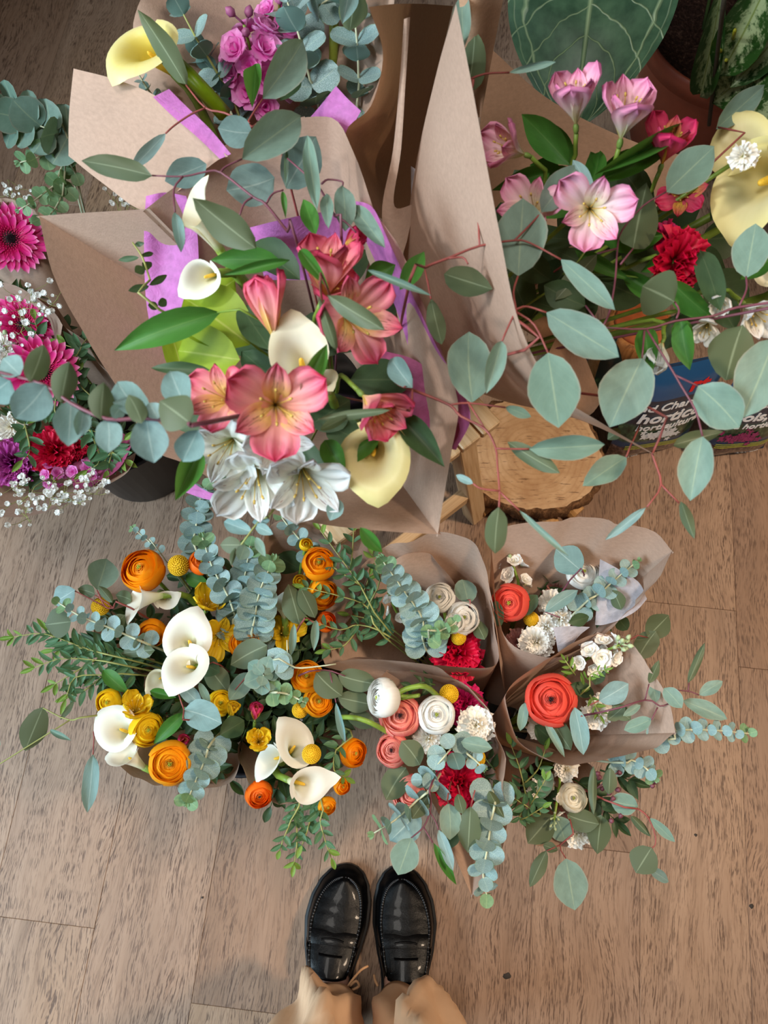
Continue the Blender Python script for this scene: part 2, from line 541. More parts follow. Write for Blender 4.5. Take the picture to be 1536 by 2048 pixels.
def ranunculus(px, py, z, dpx, face, pal, label, foot, heart='greenheart', open_=0.0, group=None, layers=9, leaves=()):
    p, d = place(px, py, z, face)
    D = dpx * mpp(p) * 1.04
    R = D / 2
    o = thing('ranunculus', label, 'flower', p - d * R * 0.7, group)
    F = frame(p, d, RIGHT + UPV * 0.3)
    a = 0.0
    mat = 'ran_' + pal
    for L in range(layers):
        f = L / (layers - 1)                        # 0 inner .. 1 outer
        r = R * (0.36 + 0.61 * f)
        key = 'in' if f < 0.35 else ('mid' if f < 0.75 else 'out')
        half, rim, flare = {'in': (64, 30, 0.0), 'mid': (60, 38, 0.01), 'out': (56, 50, 0.05)}[key]
        me = shell_mesh(key, mat, half, rim, flare, 5)
        n = 4 if f < 0.5 else 5
        for k in range(n):
            a += 2 * math.pi / n + rnd.uniform(-0.12, 0.12)
            tilt = rnd.uniform(-0.05, 0.07) + open_ * f * 0.35
            s = r * rnd.uniform(0.95, 1.06)
            part('petal', me, o, F @ rotz(a) @ roty(tilt) @ Matrix.Diagonal((s, s, s * rnd.uniform(0.9, 1.05), 1)))
        a += 0.6
    # heart: tight whorl joined into one piece
    g = Geo()
    for L in range(7):
        r = R * (0.05 + 0.030 * L)
        for k in range(3):
            aa = L * 1.1 + k * 2.094
            pts = [Vector((r * math.cos(aa + q * 0.62), r * math.sin(aa + q * 0.62), R * (0.40 - 0.02 * L * (L > 3)) + R * 0.05 * math.sin(math.pi * q / 3.0))) for q in range(4)]
            base = [Vector((v.x * 0.8, v.y * 0.8, R * -0.1)) for v in pts]
            out = [Vector((v.x * 1.07, v.y * 1.07, v.z - R * 0.04)) for v in pts]
            g.add(base + pts + out, grid_faces(4, 3), [(i / 3, 0.45) for i in range(4)] + [(i / 3, 0.92) for i in range(4)] + [(i / 3, 1.0) for i in range(4)])
    part('petal_whorl', g.mesh('petal_whorl', M[mat]), o, F)
    g = Geo()
    v, f_ = [], []
    for q in range(9):
        aa = q * 2.39996; rr_ = R * 0.035 * math.sqrt(q)
        c = Vector((rr_ * math.cos(aa), rr_ * math.sin(aa), R * 0.36))
        g.add(*tube_geo([c, c + Vector((0, 0, R * 0.10))], R * 0.04, R * 0.02, 5))
    part('heart', g.mesh('heart', M[heart]), o, F)
    cal = Geo().tube([Vector((0, 0, -R * 0.75)), Vector((0, 0, -R * 1.0))], R * 0.35, R * 0.08, 8)
    part('calyx', cal.mesh('calyx', M['calyx']), o, F)
    stem_curve(p - d * R * 0.9, -d, foot, 0.0028, 'greenstem', o, 0.03)
    for lf in leaves: extra_leaf(o, *lf)
    return o

def extra_leaf(o, bx, by, tx, ty, wpx, z, mat='green', kind='lance', dz=0.0, back=False, roll=0.0):
    b, t = W(bx, by, z), W(tx, ty, z + dz)
    f = to_cam(b)
    if back: f = -f
    return add_leaf(o, kind, mat, b, t, wpx * mpp(b), f, roll)

# ---------- alstroemeria
def alstroemeria(px, py, z, dpx, face, pal, label, foot, open_=1.0, group=None, leaves=(), spin=None, n_stam=6):
    """px,py: middle of the open bloom; d: where it looks"""
    p, d = place(px, py, z, face)
    D = dpx * mpp(p)
    L = D * (0.80 + 0.22 * (1 - open_))
    base = p - d * L * 0.72
    o = thing('alstroemeria', label, 'flower', base, group)
    F = frame(base, d, RIGHT) @ rotz(rnd.uniform(0, 6.28) if spin is None else spin)
    ok = 'open' if open_ > 0.75 else ('half' if open_ > 0.4 else 'shut')
    A = {'open': (14, 86), 'half': (10, 48), 'shut': (7, 16)}[ok]
    wide = beta_prof(1.5, 0.50); nar = beta_prof(1.2, 0.75)
    mo = petal_mesh('sepal_' + ok, 'als_' + pal, length=1.0, wprof=wide, wmax=0.58, a0=A[0], a1=A[1], cup=0.26, ruffle=0.055, nr=3, nx=6, ny=10, serr=0.03, seed=3, p=1.4)
    mi = petal_mesh('inner_' + ok, 'als_' + pal + '_in', length=0.94, wprof=nar, wmax=0.36, a0=A[0] - 3, a1=A[1] * 0.82, cup=0.35, ruffle=0.04, nr=3, nx=5, ny=10, serr=0.02, seed=4, p=1.3)
    for k in range(6):
        s = L * rnd.uniform(0.94, 1.06)
        wv = rnd.uniform(0.92, 1.1)
        part('petal', mo if k % 2 == 0 else mi, o, F @ rotz(k * math.pi / 3 + rnd.uniform(-.08, .08)) @ roty(rnd.uniform(-.07, .07)) @ Matrix.Diagonal((s, s * wv, s, 1)))
    g = Geo()
    for k in range(n_stam):
        a = k * 1.05; q = 0.05 + 0.05 * open_
        pts = [Vector((0.01 * math.cos(a), 0.01 * math.sin(a), 0.05)) * L, Vector((q * math.cos(a), q * math.sin(a), 0.40)) * L,
               Vector((q * 1.9 * math.cos(a), q * 1.9 * math.sin(a), 0.62 + 0.03 * (k % 3))) * L]
        g.tube(pts, 0.010 * L, 0.008 * L, 4, 5)
        g.add(*tube_geo([pts[2], pts[2] + Vector((0.03 * math.cos(a), 0.03 * math.sin(a), 0.05)) * L], 0.022 * L, 0.016 * L, 5))
    part('stamens', g.mesh('stamens', M['stamen']), o, F)
    g = Geo().add(*tube_geo([Vector((0, 0, q)) * L for q in (-0.14, -0.08, 0.0, 0.06)], 0, 0, 7, [0.02 * L, 0.05 * L, 0.055 * L, 0.03 * L]))
    part('ovary', g.mesh('ovary', M['calyx']), o, F)
    stem_curve(base - d * L * 0.12, -d, foot, 0.0024, 'greenstem', o, 0.05)
    for lf in leaves: extra_leaf(o, *lf)
    return o

# ---------- calla lily
def calla_mesh(key, mat, flare=0.5, tipcurl=1.0, mouth=0.30):
    k = ('calla', key, mat)
    if k in _cache: return _cache[k]
    nu, nv = 33, 15
    vs, uv = [], []
    for j in range(nv):
        v = j / (nv - 1)
        for i in range(nu):
            th = (i / (nu - 1) - 0.5) * 2 * math.pi * 1.12
            c = 0.5 + 0.5 * math.cos(max(-math.pi, min(math.pi, th)))
            hmax = 0.56 + 0.34 * c ** 1.3
            r = 0.055 + (mouth - 0.055) * (v ** 1.25)
            fl = max(0.0, (v - 0.55) / 0.45) ** 2
            r += flare * fl * (0.20 + 0.16 * c)
            r *= 1 + 0.10 * (th / math.pi) * v
            zz = v * hmax - flare * 0.16 * max(0.0, (v - 0.8) / 0.2) ** 2
            tip = math.exp(-(th / 0.28) ** 2)
            r += 0.13 * tip * max(0.0, (v - 0.75) / 0.25) ** 1.5
            zz += 0.05 * tip * v ** 5 - 0.10 * tipcurl * tip * max(0, (v - 0.93) / 0.07)
            wav = 0.015 * math.sin(3 * th + 1) * v * v
            vs.append(((r + wav) * math.cos(th), (r + wav) * math.sin(th), zz)); uv.append((i / (nu - 1), v))
    me = mk('spathe_' + key, vs, grid_faces(nu, nv), M[mat], uv)
    _cache[k] = me
    return me

def calla(bpx, mpx, size_px, tipdir, pal, label, foot, kind='wide', group=None, leaves=(), width=1.0, stem_r=0.005):
    """bpx: (px,py,z) foot of the spathe; mpx: (px,py,z) middle of its mouth; tipdir: image direction of the pointed tip"""
    B, Mo = W(*bpx), W(*mpx)
    d = (Mo - B).normalized()
    L = size_px * mpp(Mo)
    tip = RIGHT * tipdir[0] + UPV * tipdir[1]
    o = thing('calla_lily', label, 'flower', B, group)
    F = frame(B, d, tip, L * width, L * width, L)
    fl = {'wide': (0.75, 1.0, 0.30), 'cup': (0.35, 0.6, 0.25), 'tight': (0.12, 0.3, 0.17), 'long': (0.5, -1.0, 0.24)}[kind]
    part('spathe', calla_mesh(kind, 'cal_' + pal, *fl), o, F)
    sp = Geo().add(*tube_geo([Vector((0.02, 0, q)) for q in (0.12, 0.25, 0.38, 0.47, 0.50)], 0, 0, 8, [0.035, 0.04, 0.036, 0.028, 0.008]))
    part('spadix', sp.mesh('spadix', M['spadix']), o, F)
    stem_curve(B + d * 0.004, -d, foot, stem_r, 'greenstem', o, 0.05)
    for lf in leaves: extra_leaf(o, *lf)
    return o

# ---------- carnation
def carnation(px, py, z, dpx, face, pal, label, foot, group=None, n=34, leaves=()):
    p, d = place(px, py, z, face)
    R = dpx * mpp(p) / 2
    base = p - d * R * 0.75
    o = thing('carnation', label, 'flower', base, group)
    F = frame(base, d, RIGHT)
    mat = 'car_' + pal
    fan = lambda t: 0.16 + 0.84 * t ** 0.9
    ms = [petal_mesh('ruff%d' % q, mat, length=1.0, wprof=fan, wmax=0.95, a0=5, a1=20 + 18 * q, cup=0.1, ruffle=0.11, nr=3 + q % 2, ny=7, nx=6, serr=0.09, seed=20 + q) for q in range(3)]
    for k in range(n):
        f = (k + 0.5) / n
        tilt = -0.30 + 1.46 * f ** 0.75
        s = R * (0.86 + 0.24 * f) * rnd.uniform(0.92, 1.06)
        part('petal', ms[k % 3], o, F @ rotz(k * 2.39996) @ roty(tilt) @ Matrix.Diagonal((s, s * (0.85 + 0.35 * f), s, 1)))
    g = Geo().add(*tube_geo([Vector((0, 0, q)) * R for q in (-0.55, -0.35, 0.0, 0.12)], 0, 0, 8, [0.06 * R, 0.2 * R, 0.24 * R, 0.22 * R]))
    part('calyx', g.mesh('calyx', M['calyx']), o, F)
    stem_curve(base - d * R * 0.5, -d, foot, 0.0024, 'greenstem', o, 0.03)
    for lf in leaves: extra_leaf(o, *lf)
    return o

# ---------- gerbera
def gerbera(px, py, z, dpx, face, label, foot, group=None, pal='gerb', n=26):
    p, d = place(px, py, z, face)
    R = dpx * mpp(p) / 2
    o = thing('gerbera', label, 'flower', p, group)
    F = frame(p, d, RIGHT)
    ray = lambda t: min(1.0, 0.35 + 2.2 * t) * (1 - max(0.0, (t - 0.72) / 0.28) ** 2.2)
    for row in range(2):
        m = petal_mesh('ray%d' % row, pal, length=1.0, wprof=ray, wmax=0.26, a0=66 - 18 * row, a1=94 - 12 * row, cup=0.3, seed=30 + row, r0=0.12)
        for k in range(n):
            s = R * (0.90 - 0.22 * row) * rnd.uniform(0.94, 1.07)
            part('petal', m, o, F @ rotz((k + 0.5 * row) * 2 * math.pi / n + rnd.uniform(-.05, .05)) @ roty(rnd.uniform(-.1, .06)) @ Matrix.Diagonal((s, s, s, 1)))
    g = Geo()
    for k in range(170):
        a = k * 2.39996; r = R * 0.40 * math.sqrt((k + 14) / 184)
        c = Vector((r * math.cos(a), r * math.sin(a), R * 0.10))
        out = Vector((math.cos(a), math.sin(a), 1.6 - r / R * 2.0)).normalized()
        g.add(*tube_geo([c, c + out * R * (0.06 + 0.16 * (k / 170))], R * 0.016, R * 0.010, 4))
    part('floret_ring', g.mesh('floret_ring', M['gerb_ring']), o, F)
    g = Geo()
    for k in range(60):
        a = k * 2.39996; r = R * 0.12 * math.sqrt(k / 60)
        c = Vector((r * math.cos(a), r * math.sin(a), R * (0.11 - r * 0.4)))
        g.add(*tube_geo([c, c + Vector((0, 0, R * 0.05))], R * 0.014, R * 0.008, 4))
    g.add(*tube_geo([Vector((0, 0, R * q)) for q in (-0.12, 0.02, 0.10)], 0, 0, 14, [R * 0.15, R * 0.4, R * 0.3]))
    part('disc', g.mesh('disc', M['gerb_disc']), o, F)
    stem_curve(p - d * R * 0.1, -d, foot, 0.003, 'greenstem', o, 0.04)
    return o

# ---------- craspedia
def craspedia(px, py, z, dpx, face, label, foot, group=None):
    p, d = place(px, py, z, face)
    R = dpx * mpp(p) / 2
    o = thing('craspedia', label, 'flower', p, group)
    if 'crasp' not in _cache:
        g = Geo(); N = 260
        for k in range(N):
            zc = 1 - 2 * (k + 0.5) / N; a = k * 2.39996; q = math.sqrt(1 - zc * zc)
            c = Vector((q * math.cos(a), q * math.sin(a), zc))
            u = c.orthogonal().normalized(); w = c.cross(u)
            ring = [c * 0.93 + (u * math.cos(h) + w * math.sin(h)) * 0.085 for h in (0, 1.047, 2.094, 3.1416, 4.189, 5.236)]
            top = [c * 1.02 + (u * math.cos(h) + w * math.sin(h)) * 0.05 for h in (0, 1.047, 2.094, 3.1416, 4.189, 5.236)]
            g.add(ring + top + [c * 1.035], [(i, (i + 1) % 6, 6 + (i + 1) % 6, 6 + i) for i in range(6)] + [(6 + i, 6 + (i + 1) % 6, 12) for i in range(6)],
                  [(0, 0.1)] * 6 + [(0, 0.8)] * 6 + [(0, 1.0)])
        g.add(*tube_geo([Vector((0, 0, q)) for q in (-0.9, -0.5, 0, 0.5, 0.9)], 0, 0, 12, [0.3, 0.78, 0.92, 0.78, 0.3]))
        _cache['crasp'] = g.mesh('craspedia_head', M['craspedia'])
    part('head', _cache['crasp'], o, frame(p, d, RIGHT, R))
    stem_curve(p - d * R * 0.9, -d, foot, 0.0017, 'olivestem', o, 0.04)
    return o

# ---------- stock spike: separate florets and buds round a stem
def floret_mesh(mat, seed=0):
    k = ('floret', mat, seed)
    if k in _cache: return _cache[k]
    rr = random.Random(seed); g = Geo()
    ob = beta_prof(0.9, 0.45)
    for ring, (n, a1, s) in enumerate(((5, 92, 1.0), (5, 62, 0.72), (3, 25, 0.5))):
        v, f, uv = petal_geo(length=0.5 * s, wprof=ob, wmax=0.44 * s, a0=20, a1=a1, cup=0.25, ruffle=0.06, nr=2, nx=2, ny=5, seed=seed + ring)
        for q in range(n):
            R_ = rotz(q * 2 * math.pi / n + ring * 0.6 + rr.uniform(-.15, .15)) @ roty(rr.uniform(-.12, .12))
            g.add([R_ @ Vector(w) for w in v], f, uv)
    _cache[k] = g.mesh('floret', M[mat])
    return _cache[k]

def stock(p0, p1, fl_px, n, pal, label, foot, group=None, buds=6, spread=1.0):
    """p0 base, p1 tip of the flowering spike as (px,py,z)"""
    A, B = W(*p0), W(*p1)
    ax = (B - A); Ls = ax.length; ax.normalize()
    s = fl_px * mpp(B)
    o = thing('stock_flower', label, 'flower', A, group)
    cam_side = to_cam(A); cam_side = (cam_side - ax * cam_side.dot(ax)); cam_side = cam_side.normalized() if cam_side.length > .05 else ax.orthogonal().normalized()
    side = ax.cross(cam_side)
    for k in range(n):
        t = (k + 0.5) / n
        a = k * 2.39996
        out = cam_side * math.cos(a) + side * math.sin(a)
        dirn = (out + ax * (0.35 + 0.8 * t)).normalized()
        q = A + ax * Ls * t * 0.85 + out * s * 0.5 * spread * (1.1 - 0.4 * t)
        part('floret', floret_mesh('sto_' + pal, k % 3), o, frame(q, dirn, RIGHT, s * rnd.uniform(0.85, 1.1)) @ rotz(rnd.uniform(0, 6)))
    for k in range(buds):
        a = k * 2.39996; t = k / buds
        out = cam_side * math.cos(a) + side * math.sin(a)
        q = A + ax * Ls * (0.85 + 0.25 * t)
        e = q + (out * (1.1 - 0.8 * t) + ax * 0.8).normalized() * s * 0.55
        g = Geo().tube([q, q.lerp(e, 0.6)], 0.0012, 0.0012, 4).add(*tube_geo([q.lerp(e, u) for u in (0.5, 0.65, 0.85, 1.0)], 0, 0, 6, [s * .04, s * .11, s * .10, s * .02]))
        part('bud', g.mesh('bud', M['bud_' + pal] if 'bud_' + pal in M else M['calyx']), o)
    tube_part('stem', [Vector(foot), A.lerp(Vector(foot), 0.4), A, B], 0.003, 0.0018, 'greenstem', o)
    return o

# ---------- round-leaved eucalyptus (pairs threaded on the stem)
def baby_branch(pts, size_px, gap_px, label, foot=None, group=None, size_end=0.5, mat='baby', flat=0.6, tipmat='babynew', name='eucalyptus_branch', stem='palestem', r=0.0016, aspect=1.05, lift=0.35):
    P = [W(*q) for q in pts]                          # base -> tip
    path = catmull(P, 60)
    o = thing(name, label, 'foliage', P[0], group)
    full = list(P)
    if foot is not None: full = [Vector(foot)] + full
    tube_part('stem', full, r * 1.3, r * 0.6, stem, o, 6)
    ln = [0.0]
    for a, b in zip(path, path[1:]): ln.append(ln[-1] + (b - a).length)
    tot = ln[-1]
    s = 0.0; k = 0
    while s < tot:
        f = s / tot
        i = max(j for j in range(len(ln)) if ln[j] <= s + 1e-9); i = min(i, len(path) - 2)
        q = path[i].lerp(path[i + 1], (s - ln[i]) / max(ln[i + 1] - ln[i], 1e-9))
        d = (path[i + 1] - path[i]).normalized()
        c = to_cam(q); c = c - d * c.dot(d); c = c.normalized() if c.length > 0.15 else d.orthogonal().normalized()
        sd = d.cross(c)
        sz = size_px * mpp(q) * (1 - (1 - size_end) * f) * rnd.uniform(0.9, 1.1)
        mt = tipmat if f > 0.88 else mat
        for sg in (1, -1):
            if k % 2 == 0:
                axis = (sd * sg * rnd.uniform(0.85, 1.1) + d * lift + c * rnd.uniform(-.15, .35)).normalized()
                face = (c * flat + d * (1 - flat) + sd * sg * rnd.uniform(-.1, .3)).normalized()
            else:
                axis = (d * (0.75 if sg > 0 else 0.45) + c * (0.75 * sg) + sd * rnd.uniform(-.5, .5)).normalized()
                face = (c * 0.8 - d * 0.45 * sg + sd * rnd.uniform(-.2, .2)).normalized() if flat > 0.4 else (d + c * 0.2)
            add_leaf(o, 'round', mt, q, q + axis * sz, sz * aspect, face)
        s += gap_px * mpp(q) * (1 - 0.55 * (1 - size_end) * f); k += 1
    # leaf bud at the tip
    e = path[-1]; d = (path[-1] - path[-3]).normalized()
    for k in range(3):
        c = to_cam(e); a = (d + c * rnd.uniform(-.4, .4) + d.cross(c) * (k - 1) * 0.5).normalized()
        sz = size_px * mpp(e) * size_end * 0.55
        add_leaf(o, 'willow', tipmat, e, e + a * sz, sz * 0.55)
    return o

# ---------- thin-leaved sprays
def spray(stems, leaf_px, gap_px, label, foot=None, group=None, mat='parvi', wr=0.34, name='parvifolia_sprig', stem='olivestem', r=0.0011, spreadang=0.8, tipmat='parvinew', kind='willow'):
    P0 = W(*stems[0][0])
    o = thing(name, label, 'foliage', P0, group)
    for si, st in enumerate(stems):
        P = [W(*q) for q in st]
        full = ([Vector(foot)] + P) if (foot is not None and si == 0) else P
        tube_part('stem', full, r * 1.4, r * 0.6, stem, o, 5)
        path = catmull(P, 40)
        acc = 0.0; k = 0
        gap = gap_px * mpp(P[-1])
        nxt = gap * 0.4
        for i in range(len(path) - 1):
            seg = (path[i + 1] - path[i]); acc += seg.length
            while acc > nxt:
                nxt += gap
                q = path[i + 1]; d = seg.normalized(); c = to_cam(q); c = (c - d * c.dot(d)); c = c.normalized() if c.length > .1 else d.orthogonal().normalized()
                sd = d.cross(c); f = i / len(path)
                for sg in (1, -1):
                    if rnd.random() < 0.08: continue
                    a = spreadang * rnd.uniform(0.75, 1.25)
                    axis = (d * math.cos(a) + sd * sg * math.sin(a) + c * rnd.uniform(-.45, .45)).normalized()
                    L = leaf_px * mpp(q) * rnd.uniform(0.75, 1.15) * (1 - 0.35 * f)
                    add_leaf(o, kind, tipmat if (f > 0.8 and rnd.random() < .6) else mat, q, q + axis * L, L * wr * rnd.uniform(0.85, 1.2), (c + sd * rnd.uniform(-.8, .8)).normalized())
        e = path[-1]; d = (path[-1] - path[-3]).normalized()
        add_leaf(o, kind, tipmat, e, e + d * leaf_px * mpp(e) * 0.8, leaf_px * mpp(e) * wr * 0.7)
    return o

# ---------- silver-dollar branch with every leaf drawn out
def branch(label, z, twigs, leaves, foot=None, group=None, stem='redstem', r=0.00125, mat='silver', name='eucalyptus_branch', zs=None):
    """twigs: lists of (px,py[,z]); leaves: (bx,by,tx,ty,width_px[,flags[,dz_base[,dz_tip]]]) flags: b underside, B blue, g green, d dark"""
    up = lambda q: W(q[0], q[1], q[2] if len(q) > 2 else z)
    o = thing(name, label, 'foliage', up(twigs[0][0]) if twigs else W(leaves[0][0], leaves[0][1], z), group)
    for k, tw in enumerate(twigs):
        P = [up(q) for q in tw]
        if k == 0 and foot is not None: P = [Vector(foot)] + P
        tube_part('stem', P, r * (1.25 if k == 0 else 0.85), r * 0.7, stem, o, 6)
    for lf in leaves:
        bx, by, tx, ty, wpx = lf[:5]
        fl = lf[5] if len(lf) > 5 else ''
        zb = z + (lf[6] if len(lf) > 6 else rnd.uniform(-.004, .004))
        zt = zb + (lf[7] if len(lf) > 7 else rnd.uniform(-.02, .012))
        b, t = W(bx, by, zb), W(tx, ty, zt)
        f = to_cam(b)
        if 'b' in fl: f = -f
        m = 'blue' if 'B' in fl else 'green' if 'g' in fl else 'dark' if 'd' in fl else 'lime' if 'l' in fl else mat
        kd = 'round' if 'r' in fl else ('lance' if ('g' in fl or 'n' in fl) else 'silver')
        add_leaf(o, kd, m, b, t, wpx * mpp(b), f, rnd.uniform(-.25, .25))
        pet = (t - b).normalized()
    return o

# ---------- baby's breath
def babys_breath(stems, n, dpx, label, foot=None, group=None):
    o = thing('babys_breath', label, 'flower', W(*stems[0][0]), group)
    if 'bb' not in _cache:
        g = Geo(); rr = random.Random(5)
        v, f, uv = petal_geo(length=0.55, wprof=beta_prof(0.9, 0.4), wmax=0.42, a0=10, a1=70, cup=0.3, nx=1, ny=3, seed=1)
        for k in range(15):
            R_ = rotz(k * 2.39996) @ roty(0.1 + 1.1 * k / 15)
            g.add([R_ @ Vector(q) for q in v], f, uv)
        _cache['bb'] = g.mesh('blossom', M['bbwhite'])
    g = Geo()
    for st in stems:
        P = [W(*q) for q in st]
        g.tube(([Vector(foot)] if foot is not None else []) + P, 0.0007, 0.0004, 4)
        path = catmull(P, 30)
        for k in range(n):
            i = int(len(path) * (0.25 + 0.75 * (k + 1) / n)) - 1
            q = path[max(0, min(i, len(path) - 1))]
            e = q + Vector((rnd.uniform(-1, 1), rnd.uniform(-1, 1), rnd.uniform(-.3, 1))) * 0.022
            m = q.lerp(e, 0.5) + Vector((rnd.uniform(-1, 1), rnd.uniform(-1, 1), 0)) * 0.004
            g.tube([q, m, e], 0.0005, 0.0003, 3)
            for h in range(rnd.choice((1, 1, 1, 2))):
                ee = e + Vector((rnd.uniform(-1, 1), rnd.uniform(-1, 1), rnd.uniform(-.5, .5))) * 0.006 * (h > 0)
                s = dpx * mpp(ee) * rnd.uniform(0.55, 1.15)
                dd = (to_cam(ee) + Vector((rnd.uniform(-1, 1), rnd.uniform(-1, 1), 0)) * 0.6).normalized()
                part('blossom', _cache['bb'], o, frame(ee, dd, RIGHT, s))
    part('stems', g.mesh('stems', M['olivestem']), o)
    return o

# ------------------------------------------------------------------ flower materials
RAN = {'orange': [(0.0, (240, 105, 0)), (0.55, (255, 140, 0)), (1.0, (255, 168, 20))],
       'gold': [(0.0, (255, 190, 30)), (0.4, (255, 180, 10)), (1.0, (255, 178, 30))],
       'yellow': [(0.0, (220, 140, 0)), (0.5, (250, 195, 5)), (1.0, (255, 222, 40))],
       'flame': [(0.0, (200, 50, 0)), (0.5, (240, 90, 10)), (1.0, (255, 130, 30))],
       'coral': [(0.0, (250, 160, 110)), (0.5, (248, 130, 105)), (0.85, (240, 122, 118)), (1.0, (252, 176, 156))],
       'red': [(0.0, (214, 52, 36)), (0.5, (232, 74, 56)), (1.0, (244, 104, 86))],
       'white': [(0.0, (225, 228, 180)), (0.3, (250, 248, 238)), (1.0, (255, 254, 250))],
       'cream': [(0.0, (225, 212, 165)), (0.4, (246, 236, 210)), (1.0, (252, 246, 228))]}
for k, st in RAN.items(): M['ran_' + k] = petal_mat('ranunculus_' + k, st, 0.32)
M['greenheart'] = plain('green_heart', (170, 180, 60), 0.5)
M['blackheart'] = plain('black_heart', (40, 26, 30), 0.5)
M['stamen'] = plain('stamen', (205, 170, 80), 0.5)
M['spadix'] = plain('spadix', (238, 190, 60), 0.6)
M['craspedia'] = plain('craspedia_yellow', (224, 178, 22), 0.7)
ALS = {'coral': ([(0.0, (190, 200, 110)), (0.25, (250, 190, 165)), (0.65, (248, 160, 162)), (0.88, (242, 118, 144)), (1.0, (228, 66, 114))], [(0.0, (215, 190, 90)), (0.45, (252, 214, 140)), (0.72, (248, 166, 162)), (1.0, (232, 80, 126))], (130, 40, 45)),
       'yellow': ([(0.0, (170, 160, 40)), (0.4, (240, 195, 30)), (1.0, (246, 208, 40))], [(0.0, (170, 160, 40)), (0.5, (248, 205, 30)), (1.0, (250, 215, 60))], (84, 36, 12)),
       'pink': ([(0.0, (215, 215, 130)), (0.3, (246, 232, 222)), (0.7, (244, 190, 205)), (1.0, (236, 140, 185))], [(0.0, (225, 220, 140)), (0.45, (250, 238, 215)), (0.8, (244, 180, 200)), (1.0, (236, 130, 180))], (190, 110, 120)),
       'hot': ([(0.0, (220, 150, 60)), (0.3, (232, 100, 120)), (1.0, (222, 50, 105))], [(0.0, (230, 190, 60)), (0.5, (240, 190, 90)), (1.0, (226, 60, 110))], (120, 20, 40)),
       'white': ([(0.0, (170, 190, 90)), (0.25, (236, 238, 220)), (1.0, (246, 247, 248))], [(0.0, (170, 190, 90)), (0.4, (240, 240, 220)), (1.0, (248, 248, 250))], (150, 110, 100))}
for k, (a, b_, s) in ALS.items():
    mg = {'coral': (232, 88, 124), 'pink': (236, 142, 184), 'hot': (206, 36, 92), 'white': (240, 243, 238), 'yellow': (226, 170, 20)}[k]
    M['als_' + k] = petal_mat('alstroemeria_' + k, a, 0.28, margin=mg)
    M['als_' + k + '_in'] = petal_mat('alstroemeria_inner_' + k, b_, 0.28, stripes=s)
CAL = {'white': [(0.0, (150, 180, 70)), (0.22, (232, 232, 190)), (0.6, (246, 244, 226)), (1.0, (250, 248, 236))],
       'cream': [(0.0, (160, 185, 60)), (0.25, (240, 238, 200)), (0.7, (246, 243, 222)), (1.0, (248, 244, 212))],
       'yellow': [(0.0, (176, 186, 60)), (0.25, (238, 226, 150)), (0.7, (246, 236, 182)), (1.0, (242, 228, 156))],
       'lemon': [(0.0, (190, 190, 30)), (0.35, (236, 214, 70)), (0.75, (242, 222, 110)), (1.0, (244, 236, 170))]}
for k, st in CAL.items(): M['cal_' + k] = petal_mat('calla_' + k, st, 0.30, streak=0.10, rough=0.38)
CAR = {'red': [(0.0, (120, 0, 20)), (0.6, (190, 8, 48)), (1.0, (222, 24, 70))], 'magenta': [(0.0, (120, 0, 40)), (0.6, (192, 10, 80)), (1.0, (222, 40, 110))],
       'white': [(0.0, (225, 215, 150)), (0.5, (248, 242, 224)), (1.0, (252, 250, 244))], 'purple': [(0.0, (90, 10, 80)), (0.6, (150, 30, 120)), (1.0, (190, 80, 160))],
       'dusk': [(0.0, (90, 40, 40)), (0.6, (150, 90, 84)), (1.0, (176, 118, 108))]}
for k, st in CAR.items(): M['car_' + k] = petal_mat('carnation_' + k, st, 0.2)
M['sto_white'] = petal_mat('stock_white', [(0.0, (200, 205, 130)), (0.3, (246, 242, 230)), (1.0, (252, 250, 246))], 0.25)
M['sto_magenta'] = petal_mat('stock_magenta', [(0.0, (216, 80, 174)), (0.4, (238, 98, 202)), (1.0, (252, 182, 236))], 0.34)
M['bud_white'] = plain('stock_bud', (168, 184, 140), 0.5)
M['bud_magenta'] = plain('stock_bud_magenta', (160, 90, 130), 0.5)
M['gerb'] = petal_mat('gerbera_petal', [(0.0, (150, 0, 50)), (0.5, (214, 16, 104)), (0.85, (236, 60, 150)), (1.0, (252, 170, 205))], 0.25)
M['gerb_ring'] = plain('gerbera_florets', (196, 24, 84), 0.5)
M['gerb_disc'] = plain('gerbera_disc', (46, 14, 26), 0.6)
M['bbwhite'] = plain('babys_breath_white', (244, 244, 240), 0.6, trans=0.2, vary=0.05)

# ------------------------------------------------------------------ floor of separate planks
PL_ANG = -math.radians(6.25)            # planks run slightly to the right of the viewing direction
PL_W, PL_L = 0.194, 1.22
fm = floor_mat()
g = Geo().box((0, 0.0, -0.016), 5.0, 5.2, 0.02)
floor_root = solo('floor', g.mesh('floor', plain('plank_joint', (116, 92, 74), 0.8), False), 'wood-look plank floor of the flower shop', 'floor', kind='structure')
M['wallpaint'] = plain('dark_taupe_paint', (84, 80, 78), 0.85, vary=0.03, scale=3)
M['ceilpaint'] = plain('ceiling_paint', (112, 110, 108), 0.9, vary=0.02, scale=3)
for nm, c, s_ in (('wall_back', (0, 2.60, 1.38), (5.1, 0.08, 2.80)), ('wall_front', (0, -2.60, 1.38), (5.1, 0.08, 2.80)), ('wall_right', (2.52, 0, 1.38), (0.08, 5.28, 2.80)),
                  ('wall_left', (-2.54, 0, 1.38), (0.08, 5.28, 2.80)), ('wall_light_block', (-1.96, 0.80, 1.38), (1.10, 0.10, 2.80)), ('ceiling', (0, 0, 2.80), (5.2, 5.3, 0.05))):  # unseen wall stub added to block window light from the far left floor
    solo(nm, Geo().box(c, *s_).mesh(nm, M['ceilpaint'] if nm == 'ceiling' else M['wallpaint'], False), None, None, kind='structure')
